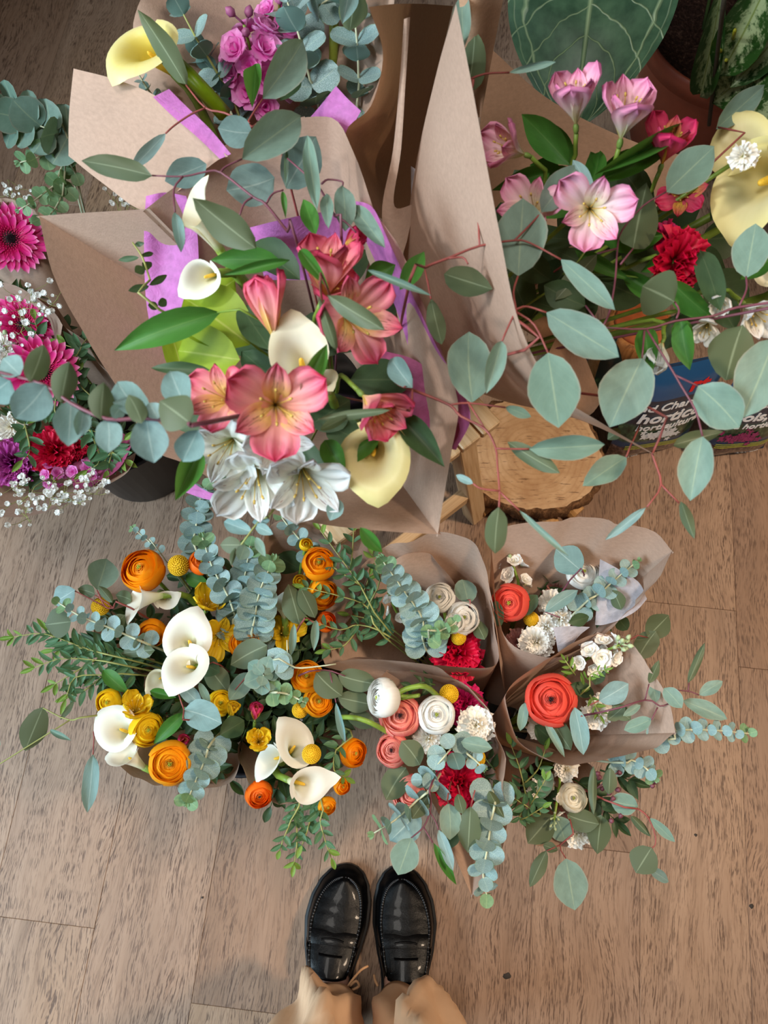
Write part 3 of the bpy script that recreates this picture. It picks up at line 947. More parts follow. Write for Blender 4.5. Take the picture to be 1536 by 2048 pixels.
def plank_geo(w, l, t=0.006, bev=0.0010):
    g = Geo(); x, y = w / 2, l / 2
    lo = [(-x, -y, -t), (x, -y, -t), (x, y, -t), (-x, y, -t)]
    mi = [(-x, -y, -bev), (x, -y, -bev), (x, y, -bev), (-x, y, -bev)]
    hi = [(-x + bev, -y + bev, 0), (x - bev, -y + bev, 0), (x - bev, y - bev, 0), (-x + bev, y - bev, 0)]
    f = [(8, 9, 10, 11)]
    for a in (0, 4):
        for i in range(4):
            j = (i + 1) % 4
            f.append((a + i, a + j, a + 4 + j, a + 4 + i))
    return g.add(lo + mi + hi, f)
plank_me = plank_geo(PL_W - 0.0004, PL_L - 0.0004, 0.006, 0.0006).mesh('plank', fm, False)
RZ = Matrix.Rotation(PL_ANG, 4, 'Z')
def plank_coords(p):
    q = RZ.inverted() @ Vector(p); return q.x, q.y
sx, _ = plank_coords(W(1280, 1850, 0))                # a long joint the photograph shows
sy = {0: plank_coords(W(1196, 1698, 0))[1]}
rows = range(-12, 13)
yl = plank_coords(W(70, 1842, 0))[1]; xl = plank_coords(W(70, 1842, 0))[0]
for r in rows:
    cx = sx + (r + 0.5) * PL_W
    if r == -1: y0 = plank_coords(W(1196, 1698, 0))[1]
    elif r == 1: y0 = plank_coords(W(1510, 1337, 0))[1]
    elif abs(cx - xl) < PL_W / 2: y0 = yl
    else: y0 = ((r * 0.4137 + 0.3) % 1.0) * PL_L
    for k in range(-3, 3):
        cy = y0 + (k + 0.5) * PL_L
        if -2.0 < cy < 2.5 and abs((RZ @ Vector((cx, cy, 0))).x) < 2.6:
            part('plank', plank_me, floor_root, RZ @ Matrix.Translation((cx, cy, 0)))

# dark scuffs lying on the floor
M['grit'] = plain('floor_grit', (58, 52, 48), 0.8)
for (px, py, r, lb) in ((1013, 1952, 9, 'torn dark crumb on the floor beside the right trouser leg'), (1503, 1812, 6, 'round dark speck on the floor near the right edge'),
                        (1392, 1670, 4, 'tiny dark crumb on the floor below the silver leaves'), (405, 1795, 3, 'tiny dark crumb on the bare floor left of the shoes')):
    p = W(px, py, 0.0); s = r * mpp(p); g = Geo()
    n = 11; rr = random.Random(px)
    ring = [Vector((p.x + math.cos(a * 6.283 / n) * s * rr.uniform(.6, 1.1), p.y + math.sin(a * 6.283 / n) * s * rr.uniform(.5, 1.0), 0.0002)) for a in range(n)]
    top = [Vector((p.x + (q.x - p.x) * .75, p.y + (q.y - p.y) * .75, 0.0016)) for q in ring]
    g.add(ring + top, [(i, (i + 1) % n, n + (i + 1) % n, n + i) for i in range(n)] + [tuple(range(n, 2 * n))])
    solo('floor_crumb', g.mesh('floor_crumb', M['grit']), lb, 'debris')

# ------------------------------------------------------------------ lathe helper
def lathe(prof, n=40, noise=None):
    vs, uv = [], []
    for j, (r, z) in enumerate(prof):
        for i in range(n):
            a = 2 * math.pi * i / n
            k = 1.0 if noise is None else noise(a, z)
            vs.append(Vector((r * k * math.cos(a), r * k * math.sin(a), z))); uv.append((i / n, j / max(1, len(prof) - 1)))
    return vs, grid_faces(n, len(prof), True) , uv

def bucket(name, label, x, y, r0, r1, h, z0=0.0, mat=None):
    o = thing(name, label, 'bucket', (x, y, z0))
    T = Matrix.Translation((x, y, z0))
    g = Geo().add(*lathe([(0.001, 0.0), (r0 * .96, 0.0), (r0, 0.006), (r1, h), (r1 + 0.004, h + 0.002), (r1 + 0.004, h + 0.006), (r1 - 0.002, h + 0.006), (r1 - 0.005, h - 0.004), (r0 - 0.005, 0.012), (0.001, 0.010)]))
    part('body', g.mesh('bucket_body', mat or M['blackplastic']), o, T)
    g = Geo().add(*lathe([(0.001, h * 0.72), ((r0 + (r1 - r0) * 0.72) - 0.006, h * 0.72)]))
    part('water', g.mesh('bucket_water', M['darkwater']), o, T)
    return o
M['blackplastic'] = plain('black_plastic', (34, 33, 36), 0.42, 0.4, vary=0.05)
M['darkwater'] = plain('dark_water', (14, 15, 13), 0.08, 0.5)

def xy(px, py, z):
    p = W(px, py, z); return p.x, p.y
# bouquet feet: where each bunch of stems stands
LLx, LLy = xy(440, 1350, 0.45)
LRx, LRy = xy(1015, 1395, 0.45)
Gx, Gy = W(292, 915, 0).x, W(292, 915, 0).y
STOOL = Vector((-0.040, 0.522, 0.45))
bucket('flower_bucket', 'black bucket under the orange and yellow bouquets', LLx, LLy, 0.10, 0.135, 0.24)
bucket('flower_bucket', 'black bucket between the four paper wrapped bouquets at right', LRx, LRy, 0.10, 0.135, 0.24)
bucket('flower_bucket', 'black bucket on the floor below the pink gerbera bouquet', Gx, Gy, 0.105, 0.125, 0.22)
bucket('flower_bucket', 'black bucket standing on the slatted stool, holding the big bouquets', STOOL.x, STOOL.y, 0.095, 0.115, 0.20, 0.4505)

# ------------------------------------------------------------------ slatted wooden stool
def wood_mat(name, c0, c1, c2, sc=(14, 160, 14), rough=0.5, axis=0):
    b = NB(name); v = b.obj()
    r = b.rand()
    off = b.node('ShaderNodeCombineXYZ', i_0=b.math('MULTIPLY', r, 17.0), i_1=b.math('MULTIPLY', r, 41.0)).outputs[0]
    v = b.node('ShaderNodeVectorMath', operation='ADD', i_0=v, i_1=off).outputs[0]
    n1 = b.noise(b.mapping(v, sc), 1.0, 4, 0.6, 0.4)
    col = b.ramp(n1, [(0.28, lin(c0)), (0.5, lin(c1)), (0.72, lin(c2))])
    return b.finish(col, rough, 0.35, b.bump(n1, 0.12, 0.001))
M['birch'] = wood_mat('birch_wood', (178, 142, 104), (206, 174, 134), (222, 194, 158), (120, 6, 60))
M['pine'] = wood_mat('pine_wood', (168, 120, 70), (198, 152, 98), (214, 172, 122), (70, 5, 70))
def bar(name, a, b, w, t, mat, parent, up=(0, 0, 1)):
    """rectangular bar from a to b; local Y runs along it"""
    a, b = Vector(a), Vector(b); y = (b - a); L = y.length; y.normalize()
    z = Vector(up); z = (z - y * z.dot(y)).normalized(); x = y.cross(z)
    Mx = Matrix.Identity(4)
    for i in range(3): Mx[i][0] = x[i]; Mx[i][1] = y[i]; Mx[i][2] = z[i]; Mx[i][3] = a[i]
    me = bpy.data.meshes.new(name)
    bm = bmesh.new()
    bmesh.ops.create_cube(bm, size=1.0)
    for v in bm.verts: v.co = Vector((v.co.x * w, (v.co.y + 0.5) * L, v.co.z * t))
    bmesh.ops.bevel(bm, geom=bm.edges[:], offset=0.0022, segments=1, affect='EDGES')
    bm.to_mesh(me); bm.free(); me.materials.append(M[mat])
    return part(name, me, parent, Mx)
sa = math.atan2(-0.78, 0.62)                      # slat direction on the floor plan
sdv = Vector((math.cos(sa), math.sin(sa), 0)); sev = Vector((-sdv.y, sdv.x, 0))
st = thing('slatted_stool', 'pale wooden stool with a slatted seat under the central bouquet', 'stool', (STOOL.x, STOOL.y, 0))
SC = Vector((STOOL.x, STOOL.y, 0))
for k in range(8):
    e = (k - 3.5) * 0.0405
    bar('slat', SC + sdv * -0.155 + sev * e + Vector((0, 0, 0.441)), SC + sdv * 0.155 + sev * e + Vector((0, 0, 0.441)), 0.0365, 0.018, 'birch', st)
for s in (-1, 1):
    bar('seat_rail', SC + sdv * 0.128 * s + sev * -0.162 + Vector((0, 0, 0.416)), SC + sdv * 0.128 * s + sev * 0.162 + Vector((0, 0, 0.416)), 0.026, 0.032, 'birch', st)
for s in (-1, 1):
    for q in (-1, 1):
        top = SC + sdv * 0.110 * s + sev * 0.120 * q + Vector((0, 0, 0.400)); bot = SC + sdv * 0.165 * s + sev * 0.165 * q
        bar('leg', bot, top, 0.036, 0.036, 'birch', st, sdv)
for s in (-1, 1):
    z = 0.14
    bar('rung', SC + sdv * 0.148 * s + sev * -0.152 + Vector((0, 0, z)), SC + sdv * 0.148 * s + sev * 0.152 + Vector((0, 0, z)), 0.024, 0.034, 'birch', st)
    bar('rung', SC + sev * 0.150 * s + sdv * -0.150 + Vector((0, 0, z + 0.07)), SC + sev * 0.150 * s + sdv * 0.150 + Vector((0, 0, z + 0.07)), 0.024, 0.034, 'birch', st)

# ------------------------------------------------------------------ log slice on little log feet
def log_top_mat():
    b = NB('log_end_grain'); v = b.obj()
    sep = b.node('ShaderNodeSeparateXYZ', i_0=v)
    rr_ = b.math('SQRT', b.math('ADD', b.math('POWER', sep.outputs[0], 2.0), b.math('POWER', sep.outputs[1], 2.0)))
    wob = b.noise(v, 9, 3)
    ring = b.math('SINE', b.math('MULTIPLY', b.math('ADD', rr_, b.math('MULTIPLY', wob, 0.035)), 520.0))
    col = b.ramp(b.noise(v, 26, 4), [(0.3, lin((186, 148, 110))), (0.6, lin((210, 176, 138))), (0.8, lin((224, 196, 162)))])
    col = b.mix(b.rng(ring, 0.2, 1.0, 0, 0.2), col, lin((160, 112, 70)))
    cr = b.noise(b.mapping(v, (30, 220, 30)), 1.0, 3, 0.7)
    col = b.mix(b.rng(cr, 0.60, 0.68, 0, 0.7), col, lin((86, 54, 30)))
    return b.finish(col, 0.6, 0.3, b.bump(ring, 0.1, 0.0008))
def bark_mat():
    b = NB('bark'); v = b.obj()
    n = b.noise(b.mapping(v, (60, 60, 14)), 1.0, 5, 0.7, 0.5)
    col = b.ramp(n, [(0.25, lin((42, 28, 20))), (0.5, lin((104, 74, 50))), (0.72, lin((170, 128, 92)))])
    return b.finish(col, 0.85, 0.2, b.bump(n, 1.0, 0.008))
M['logtop'] = log_top_mat(); M['bark'] = bark_mat()
lg = thing('log_slice', 'thick slice of log with rough bark edge on the floor beside the stool', 'log slice', (0.312, 0.60, 0))
lp = W(1066, 905, 0.085)
TL_ = Matrix.Translation((lp.x, lp.y, 0.0))
lrn = random.Random(3)
ph = [lrn.uniform(0, 6.28) for _ in range(8)]
def lnoise(a, amp=1.0):
    return 1 + 0.045 * math.sin(2 * a + ph[0]) + 0.03 * math.sin(3 * a + ph[1]) + amp * (0.016 * math.sin(11 * a + ph[2]) + 0.014 * math.sin(19 * a + ph[3]) + 0.012 * math.sin(31 * a + ph[4]))
NL = 120; RL = 0.140
vs, uv = [], []
for j, (r, z) in enumerate(((0.0005, 0.088), (0.3, 0.088), (0.6, 0.0885), (0.86, 0.0885), (0.955, 0.087))):
    for i in range(NL):
        a = 2 * math.pi * i / NL; k = lnoise(a, 0.5) * RL * r if j else 0.0005
        vs.append((k * math.cos(a), k * math.sin(a), z)); uv.append((i / NL, j / 4))
part('cut_face', mk('cut_face', vs, grid_faces(NL, 5, True), M['logtop'], uv), lg, TL_)
vs, uv = [], []
for j, (r, z) in enumerate(((0.95, 0.0872), (1.0, 0.0865), (1.03, 0.075), (1.03, 0.055), (1.0, 0.042), (0.93, 0.0385), (0.0, 0.0385))):
    for i in range(NL):
        a = 2 * math.pi * i / NL; k = lnoise(a + 0.02 * math.sin(7 * j), 1.2 if 0 < j < 6 else 0.5) * RL * r
        vs.append((k * math.cos(a), k * math.sin(a), z + 0.0015 * math.sin(23 * a + j))); uv.append((i / NL, j / 6))
part('bark', mk('bark', vs, grid_faces(NL, 7, True), M['bark'], uv), lg, TL_)
for a in (-0.85, 0.35, 1.6, 2.6, 3.9, 5.0):
    c = Vector((lp.x + 0.120 * math.cos(a), lp.y + 0.120 * math.sin(a), 0.0)); od = Vector((math.cos(a), math.sin(a), 0))
    g = Geo().add(*tube_geo([c - od * 0.03 + Vector((0, 0, 0.0195)), c + od * 0.030 + Vector((0, 0, 0.0195))], 0.0192, 0.0192, 14))
    part('foot', g.mesh('foot', M['pine'], False), lg)

# ------------------------------------------------------------------ bags of orchid medium
def text_mesh(s, size, mat, bold=0.0, spacing=1.0):
    cu = bpy.data.curves.new('t', 'FONT'); cu.body = s; cu.size = size; cu.extrude = 0.0004; cu.offset = bold; cu.space_character = spacing; cu.shear = 0.15
    cu.resolution_u = 3
    ob = bpy.data.objects.new('t', cu); COL.objects.link(ob)
    dg = bpy.context.evaluated_depsgraph_get(); dg.update()
    me = bpy.data.meshes.new_from_object(ob.evaluated_get(dg))
    bpy.data.objects.remove(ob); bpy.data.curves.remove(cu)
    me.materials.clear(); me.materials.append(mat); me.name = 'lettering'
    return me
def bag_print_mat(name, dark, header):
    b = NB(name); u, v = b.uvxy()
    bark = b.noise(b.mapping(b.uv(), (22, 26, 1)), 1.0, 4, 0.7)
    chips = b.ramp(bark, [(0.35, lin((26, 18, 18))), (0.52, lin((78, 56, 52))), (0.66, lin((150, 124, 112)))])
    leafy = b.ramp(b.noise(b.mapping(b.uv(), (16, 18, 1)), 1.0, 4), [(0.3, lin((20, 32, 26))), (0.55, lin((50, 78, 56))), (0.75, lin((104, 126, 90)))])
    col = b.mix(b.rng(v, 0.215, 0.235), chips, lin((30, 62, 96)))
    col = b.mix(b.rng(v, 0.275, 0.30), col, leafy)
    col = b.mix(b.rng(v, 0.46, 0.50), col, lin(dark))
    col = b.mix(b.rng(v, 0.755, 0.76), col, lin(header))
    return b.finish(col, 0.28, 0.5, b.bump(b.noise(b.uv(), 5, 3), 0.15, 0.01), 0, None, 0, 0.4)
M['white_ink'] = plain('white_ink', (236, 236, 238), 0.4, vary=0.03)
M['red_ink'] = plain('red_ink', (206, 34, 38), 0.4, vary=0.03)
M['yellow_ink'] = plain('yellow_ink', (190, 200, 70), 0.4, vary=0.03)
M['petal_ink'] = plain('petal_ink', (222, 226, 232), 0.4, vary=0.1, scale=200)
M['magenta_ink'] = plain('magenta_ink', (150, 50, 104), 0.4, vary=0.25, scale=200)
def bag(label, base, yaw, w, h, dep, lean, header, dark, texts, orchid):
    o = thing('potting_bag', label, 'bag', (base.x, base.y, 0))
    B0 = Matrix.Translation((base.x, base.y, 0.002)) @ Matrix.Rotation(yaw, 4, 'Z') @ rotx(math.radians(90) - lean)   # local x width, y up the face, z out of the face
    nu, nv = 13, 15
    def surf(u, v, sgn):
        bul = (1 - (2 * u - 1) ** 4) * (1 - abs(2 * v - 1) ** 6) * dep * 0.5
        pin = 1 - 0.05 * math.sin(math.pi * v)
        return Vector(((u - 0.5) * w * pin, v * h, sgn * bul + 0.0015 * math.sin(9 * u + 7 * v)))
    for sgn, nm in ((1, 'front'), (-1, 'back')):
        vs = [surf(i / (nu - 1), j / (nv - 1), sgn) for j in range(nv) for i in range(nu)]
        uv = [(i / (nu - 1), j / (nv - 1)) for j in range(nv) for i in range(nu)]
        f = grid_faces(nu, nv)
        if sgn < 0: f = [q[::-1] for q in f]
        part(nm, mk(nm, vs, f, bag_print_mat('bag_print_' + nm, dark, header), uv), o, B0)
    sm_ = plain('bag_seal', tuple(int(c * .8) for c in header), 0.35)
    for yy in (0.0, h):
        part('seal', Geo().box((0, yy, 0), w, 0.010, 0.002).mesh('seal', sm_, False), o, B0)
    def zat(x, y):
        return surf(x / w + 0.5, y / h, 1).z
    for (s, x, y, size, col, bold) in texts:
        me = text_mesh(s, size, M[col], bold)
        for vv in me.vertices:
            X, Y = vv.co.x + x, vv.co.y + y
            vv.co = Vector((X, Y, zat(X, min(max(Y, 0), h)) + 0.0012 + vv.co.z))
        part('lettering', me, o, B0)
    g = Geo(); rr = random.Random(8)
    for k in range(34):
        x = rr.gauss(orchid[0], orchid[2]); y = rr.gauss(orchid[1], orchid[2] * 0.55); r = rr.uniform(0.005, 0.009)
        x = max(-w * .45, min(w * .45, x))
        c = Vector((x, y, zat(x, y) + 0.0008 + 0.00004 * k))
        ring = [c + Vector((r * (1 + .35 * math.cos(5 * a)) * math.cos(a), r * (1 + .35 * math.cos(5 * a)) * math.sin(a), 0)) for a in [i * 6.283 / 20 for i in range(20)]]
        g.add(ring + [c], [(i, (i + 1) % 20, 20) for i in range(20)])
    part('printed_orchid', g.mesh('printed_orchid', M[orchid[3]], False), o, B0)
    g = Geo()
    for k in range(3):
        n = 10
        yy = 0.215 * h + 0.008 - 0.006 * k
        vs = []
        for i in range(n):
            x = -w * 0.36 + i * w * 0.72 / (n - 1); vs += [Vector((x, yy, zat(x, yy) + 0.001)), Vector((x, yy + 0.0022, zat(x, yy) + 0.001))]
        g.add(vs, [(2 * i, 2 * i + 2, 2 * i + 3, 2 * i + 1) for i in range(n - 1)])
    part('printed_lines', g.mesh('printed_lines', M['yellow_ink'], False), o, B0)
    return o
b1 = W(1285, 905, 0.0)
bag('blue headed bag of horticultural charcoal with white orchids, beside the log slice', b1, math.radians(12), 0.185, 0.30, 0.05, math.radians(10), (36, 80, 124), (36, 44, 60),
    [('rt', 0.012, 0.240, 0.050, 'red_ink', 0.0012), ('and Charcoal', -0.086, 0.196, 0.031, 'white_ink', 0.0006), ('horticole', -0.066, 0.156, 0.044, 'white_ink', 0.0012),
     ('horticultura', -0.062, 0.130, 0.027, 'white_ink', 0.0006), ('1.75 kg/L', -0.060, 0.010, 0.011, 'white_ink', 0.0)], (-0.005, 0.108, 0.020, 'petal_ink'))
b2 = W(1452, 905, 0.0)
bag('bag of orchid bark with magenta orchids, nearest the right edge of the floor', b2, math.radians(8), 0.165, 0.30, 0.06, math.radians(12), (36, 80, 124), (40, 50, 68),
    [('and Charcoal', -0.078, 0.196, 0.029, 'white_ink', 0.0006), ('bois, hort', -0.06, 0.156, 0.038, 'white_ink', 0.0011),
     ('para horticultura', -0.076, 0.130, 0.023, 'white_ink', 0.0005), ('2.5 L (4 qt)', 0.010, 0.008, 0.012, 'white_ink', 0.0)], (-0.02, 0.096, 0.022, 'magenta_ink'))
b3 = W(1228, 790, 0.0)
bag('third dark bag with white lettering, half hidden behind the charcoal bag', b3, math.radians(22), 0.15, 0.22, 0.05, math.radians(8), (44, 60, 60), (44, 54, 54),
    [('on', 0.02, 0.150, 0.032, 'white_ink', 0.0008), ('ss', 0.01, 0.128, 0.018, 'white_ink', 0.0), ('orchids', -0.02, 0.110, 0.014, 'white_ink', 0.0)], (-0.03, 0.07, 0.014, 'petal_ink'))

# ------------------------------------------------------------------ small wooden planter with orange lid
M['orange_clay'] = plain('orange_clay', (196, 104, 56), 0.55)
M['streak_wood'] = wood_mat('streaked_wood', (116, 72, 36), (190, 128, 72), (206, 146, 86), (90, 90, 8))
M['band_wood'] = wood_mat('pale_band_wood', (186, 140, 84), (214, 172, 112), (228, 190, 132), (60, 60, 60))
wp = W(1252, 700, 0.12)
o = thing('wooden_planter', 'round wooden planter with an orange top behind the orchid bags', 'planter', (wp.x, wp.y, 0))
T = Matrix.Translation((wp.x, wp.y, 0))
part('base', Geo().add(*lathe([(0.001, 0.0), (0.06, 0.0), (0.06, 0.12), (0.066, 0.122), (0.070, 0.128), (0.070, 0.148), (0.064, 0.152)])).mesh('base', M['band_wood']), o, T)
part('body', Geo().add(*lathe([(0.060, 0.150), (0.0645, 0.153), (0.066, 0.215), (0.060, 0.222), (0.052, 0.222)])).mesh('body', M['streak_wood']), o, T)
part('top', Geo().add(*lathe([(0.053, 0.216), (0.054, 0.2255), (0.050, 0.228), (0.0005, 0.229)])).mesh('top', M['orange_clay']), o, T)

# ------------------------------------------------------------------ terracotta pot with the veined leaf and the variegated plant
M['terracotta'] = plain('terracotta_plastic', (138, 66, 44), 0.42, 0.4, vary=0.06)
def soil_mat():
    b = NB('potting_soil'); v = b.obj()
    n = b.noise(v, 120, 5, 0.7)
    col = b.ramp(n, [(0.3, lin((22, 13, 10))), (0.55, lin((58, 38, 30))), (0.78, lin((120, 92, 76)))])
    return b.finish(col, 0.95, 0.1, b.bump(n, 1.0, 0.01))
M['soil'] = soil_mat()
pp = W(1478, 55, 0.30)
POT_R = 0.205
o = thing('plant_pot', 'terracotta coloured plastic pot full of dark soil at top right', 'pot', (pp.x, pp.y, 0))
T = Matrix.Translation((pp.x, pp.y, 0))
part('body', Geo().add(*lathe([(0.001, 0), (0.14, 0), (0.145, 0.008), (0.185, 0.255), (0.200, 0.257), (POT_R, 0.302), (POT_R - 0.005, 0.305), (POT_R - 0.012, 0.300), (POT_R - 0.02, 0.255), (0.15, 0.02), (0.001, 0.02)], 64)).mesh('pot_body', M['terracotta']), o, T)
rs = random.Random(4); g = Geo()
for j in range(9):
    for i in range(40):
        r = 0.187 * j / 8; a = 2 * math.pi * i / 40
        g.v.append(Vector((r * math.cos(a), r * math.sin(a), 0.268 + (rs.uniform(-.006, .008) if j < 8 else 0)))); g.uv.append((0, 0))
g.f += grid_faces(40, 9, True)
part('soil', g.mesh('soil', M['soil']), o, T, kind='stuff')

def anthurium_mat():
    b = NB('veined_leaf'); u, v = b.uvxy()
    a = b.math('ABSOLUTE', b.math('SUBTRACT', u, 0.5))
    n = b.noise(b.uv(), 9, 4)
    col = b.ramp(n, [(0.3, lin((50, 82, 60))), (0.7, lin((84, 120, 90)))])
    wob = b.math('MULTIPLY', b.math('SUBTRACT', b.noise(b.uv(), 5, 2), 0.5), 0.10)
    vv = b.math('ADD', b.math('SUBTRACT', v, b.math('MULTIPLY', a, 0.75)), wob)
    lat = b.math('ABSOLUTE', b.math('SINE', b.math('MULTIPLY', vv, 19.0)))
    ln_ = b.rng(lat, 0.0, 0.15, 0.9, 0.0)
    ring1 = b.rng(b.math('ABSOLUTE', b.math('SUBTRACT', b.math('ADD', a, b.math('MULTIPLY', wob, 1.4)), 0.385)), 0.0, 0.016, 0.9, 0.0)
    ring2 = b.rng(b.math('ABSOLUTE', b.math('SUBTRACT', b.math('ADD', a, b.math('MULTIPLY', wob, 0.6)), 0.46)), 0.0, 0.008, 0.35, 0.0)
    mid = b.rng(a, 0.0, 0.018, 1.0, 0.0)
    m = b.math('MAXIMUM', b.math('MAXIMUM', ln_, ring1), b.math('MAXIMUM', ring2, mid))
    col = b.mix(b.math('MULTIPLY', m, 0.85), col, lin((172, 198, 152)))
    return b.finish(col, 0.42, 0.4, b.bump(m, 0.5, 0.004), 0.08)
def heart_leaf(matr, nx=12, ny=22):
    vs, uv = [], []
    for j in range(ny + 1):
        t = j / ny
        h = (math.sin(math.pi * (0.12 + 0.88 * t) ** 0.75) ** 0.75) * 0.5 if t < 0.999 else 0.003
        if t < 0.12: h = max(h, 0.30 + t)
        for i in range(-nx, nx + 1):
            s = i / nx
            y = t - 0.22 * abs(s) ** 1.2 * (1 - t) ** 2 * 1.2
            z = 0.06 * (1 - s * s) * math.sin(math.pi * t) - 0.10 * t * t + 0.012 * math.sin(16 * t + 3 * abs(s)) * abs(s)
            vs.append((s * h, y, z)); uv.append((0.5 + 0.5 * s, t))
    return mk('heart_leaf', vs, grid_faces(2 * nx + 1, ny + 1), matr, uv)
ab, at_ = W(1195, -95, 0.60), W(1150, 242, 0.50)
o = thing('anthurium_plant', 'large dark green heart shaped leaf with pale veins at the top', 'plant', (pp.x - 0.06, pp.y + 0.03, 0.262))
part('leaf', heart_leaf(anthurium_mat()), o, leaf_matrix(ab, at_, 338 * mpp(ab), to_cam(ab), 0.05))
tube_part('stem', [Vector((pp.x - 0.06, pp.y + 0.03, 0.262)), Vector((pp.x - 0.12, pp.y + 0.06, 0.50)), ab + Vector((0, 0.03, 0)), ab], 0.004, 0.0035, 'darkstem', o)

def varieg_mat():
    b = NB('variegated_leaf'); u, v = b.uvxy()
    a = b.math('ABSOLUTE', b.math('SUBTRACT', u, 0.5))
    n = b.noise(b.mapping(b.uv(), (6, 12, 1)), 1.0, 5, 0.7)
    m = b.rng(b.math('ADD', n, b.math('MULTIPLY', a, -0.55)), 0.32, 0.46)
    col = b.mix(m, lin((46, 84, 34)), lin((172, 190, 142)))
    col = b.mix(b.rng(a, 0.0, 0.03, 1, 0), col, lin((120, 140, 60)))
    return b.finish(col, 0.4, 0.4, None, 0.15)
M['varieg'] = varieg_mat()
M['yellowstem'] = plain('yellow_green_stem', (150, 150, 40), 0.4)
cx0 = Vector((pp.x - 0.015, pp.y - 0.055, 0.264))
o = thing('variegated_plant', 'variegated green and white leaved plant growing in the terracotta pot', 'plant', cx0)
for (bx, by, tx, ty, w, zb, zt) in ((1440, 150, 1560, -90, 92, 0.42, 0.62), (1425, 205, 1600, 40, 100, 0.34, 0.52), (1400, 190, 1450, -60, 50, 0.34, 0.6), (1500, 300, 1590, 130, 95, 0.46, 0.6), (1460, 175, 1640, -20, 70, 0.40, 0.55)):
    b_, t_ = W(bx, by, zb), W(tx, ty, zt)
    add_leaf(o, 'lance', 'varieg', b_, t_, w * mpp(b_))
for (tx, ty, zt) in ((1452, 120, 0.50), (1470, 60, 0.55), (1440, 100, 0.5)):
    tube_part('stem', [cx0, cx0.lerp(W(tx, ty, zt), 0.6), W(tx, ty, zt)], 0.0045, 0.003, 'yellowstem', o)
o = thing('support_stick', 'dark thin support stick standing in the terracotta pot', 'stick', W(1418, 245, 0.27))
tube_part('rod', [W(1418, 250, 0.268), W(1432, 130, 0.45), W(1452, -30, 0.70)], 0.004, 0.0038, plain('dark_stick', (62, 58, 48), 0.6), o)
o = thing('cane_ring', 'pale woven ring on the floor in front of the terracotta pot', 'basket', W(1410, 262, 0.0))
cc = W(1412, 240, 0.0); g = Geo()
for q in range(3):
    ring = [Vector((cc.x + 0.065 * math.cos(a), cc.y - 0.03 + 0.05 * math.sin(a), 0.012 + 0.02 * q)) for a in [i * 6.283 / 28 for i in range(29)]]
    g.add(*tube_geo(ring, 0.0115, 0.0115, 8, None, False))
part('coil', g.mesh('coil', M['band_wood']), o)

# ------------------------------------------------------------------ the photographer's feet: loafers, ankles, trousers
M['patent'] = None
def patent_mat():
    b = NB('black_patent_leather'); v = b.obj()
    n = b.noise(v, 900, 2); w = b.noise(v, 45, 3)
    return b.finish(lin((5, 5, 6)), 0.28, 0.12, b.bump(b.math('ADD', b.math('MULTIPLY', n, 0.35), b.math('MULTIPLY', w, 1.6)), 0.35, 0.002), 0, None, 0, 0.06)
M['patent'] = patent_mat()
M['sole'] = plain('black_rubber_sole', (26, 26, 28), 0.5)
M['thread'] = plain('grey_thread', (120, 120, 124), 0.5)
M['skin'] = plain('skin', (206, 160, 140), 0.5, trans=0.05, vary=0.05)
SHL = 0.272
def shoe_half(t):
    """half width along the shoe, t 0 heel .. 1 toe"""
    pts = [(0.0, 0.012), (0.03, 0.024), (0.10, 0.0325), (0.22, 0.0345), (0.36, 0.0375), (0.52, 0.047), (0.66, 0.0525), (0.78, 0.0500), (0.88, 0.0420), (0.95, 0.0300), (0.985, 0.0165), (1.0, 0.004)]
    for (a, x), (b, y) in zip(pts, pts[1:]):
        if t <= b:
            q = (t - a) / (b - a); q = q * q * (3 - 2 * q) * 0.4 + q * 0.6
            return x + (y - x) * q
    return 0.004
def bend(t, side):   # inward sweep of the toe
    return -side * (0.010 * (t - 0.5) ** 2 * 4 - 0.004)
def shoe_top(t):
    pts = [(0.30, 0.074), (0.42, 0.076), (0.52, 0.068), (0.66, 0.056), (0.80, 0.047), (0.92, 0.043), (0.97, 0.037), (1.0, 0.022)]
    if t <= pts[0][0]: return pts[0][1]
    for (a, x), (b, y) in zip(pts, pts[1:]):
        if t <= b: return x + (y - x) * (t - a) / (b - a)
    return 0.03
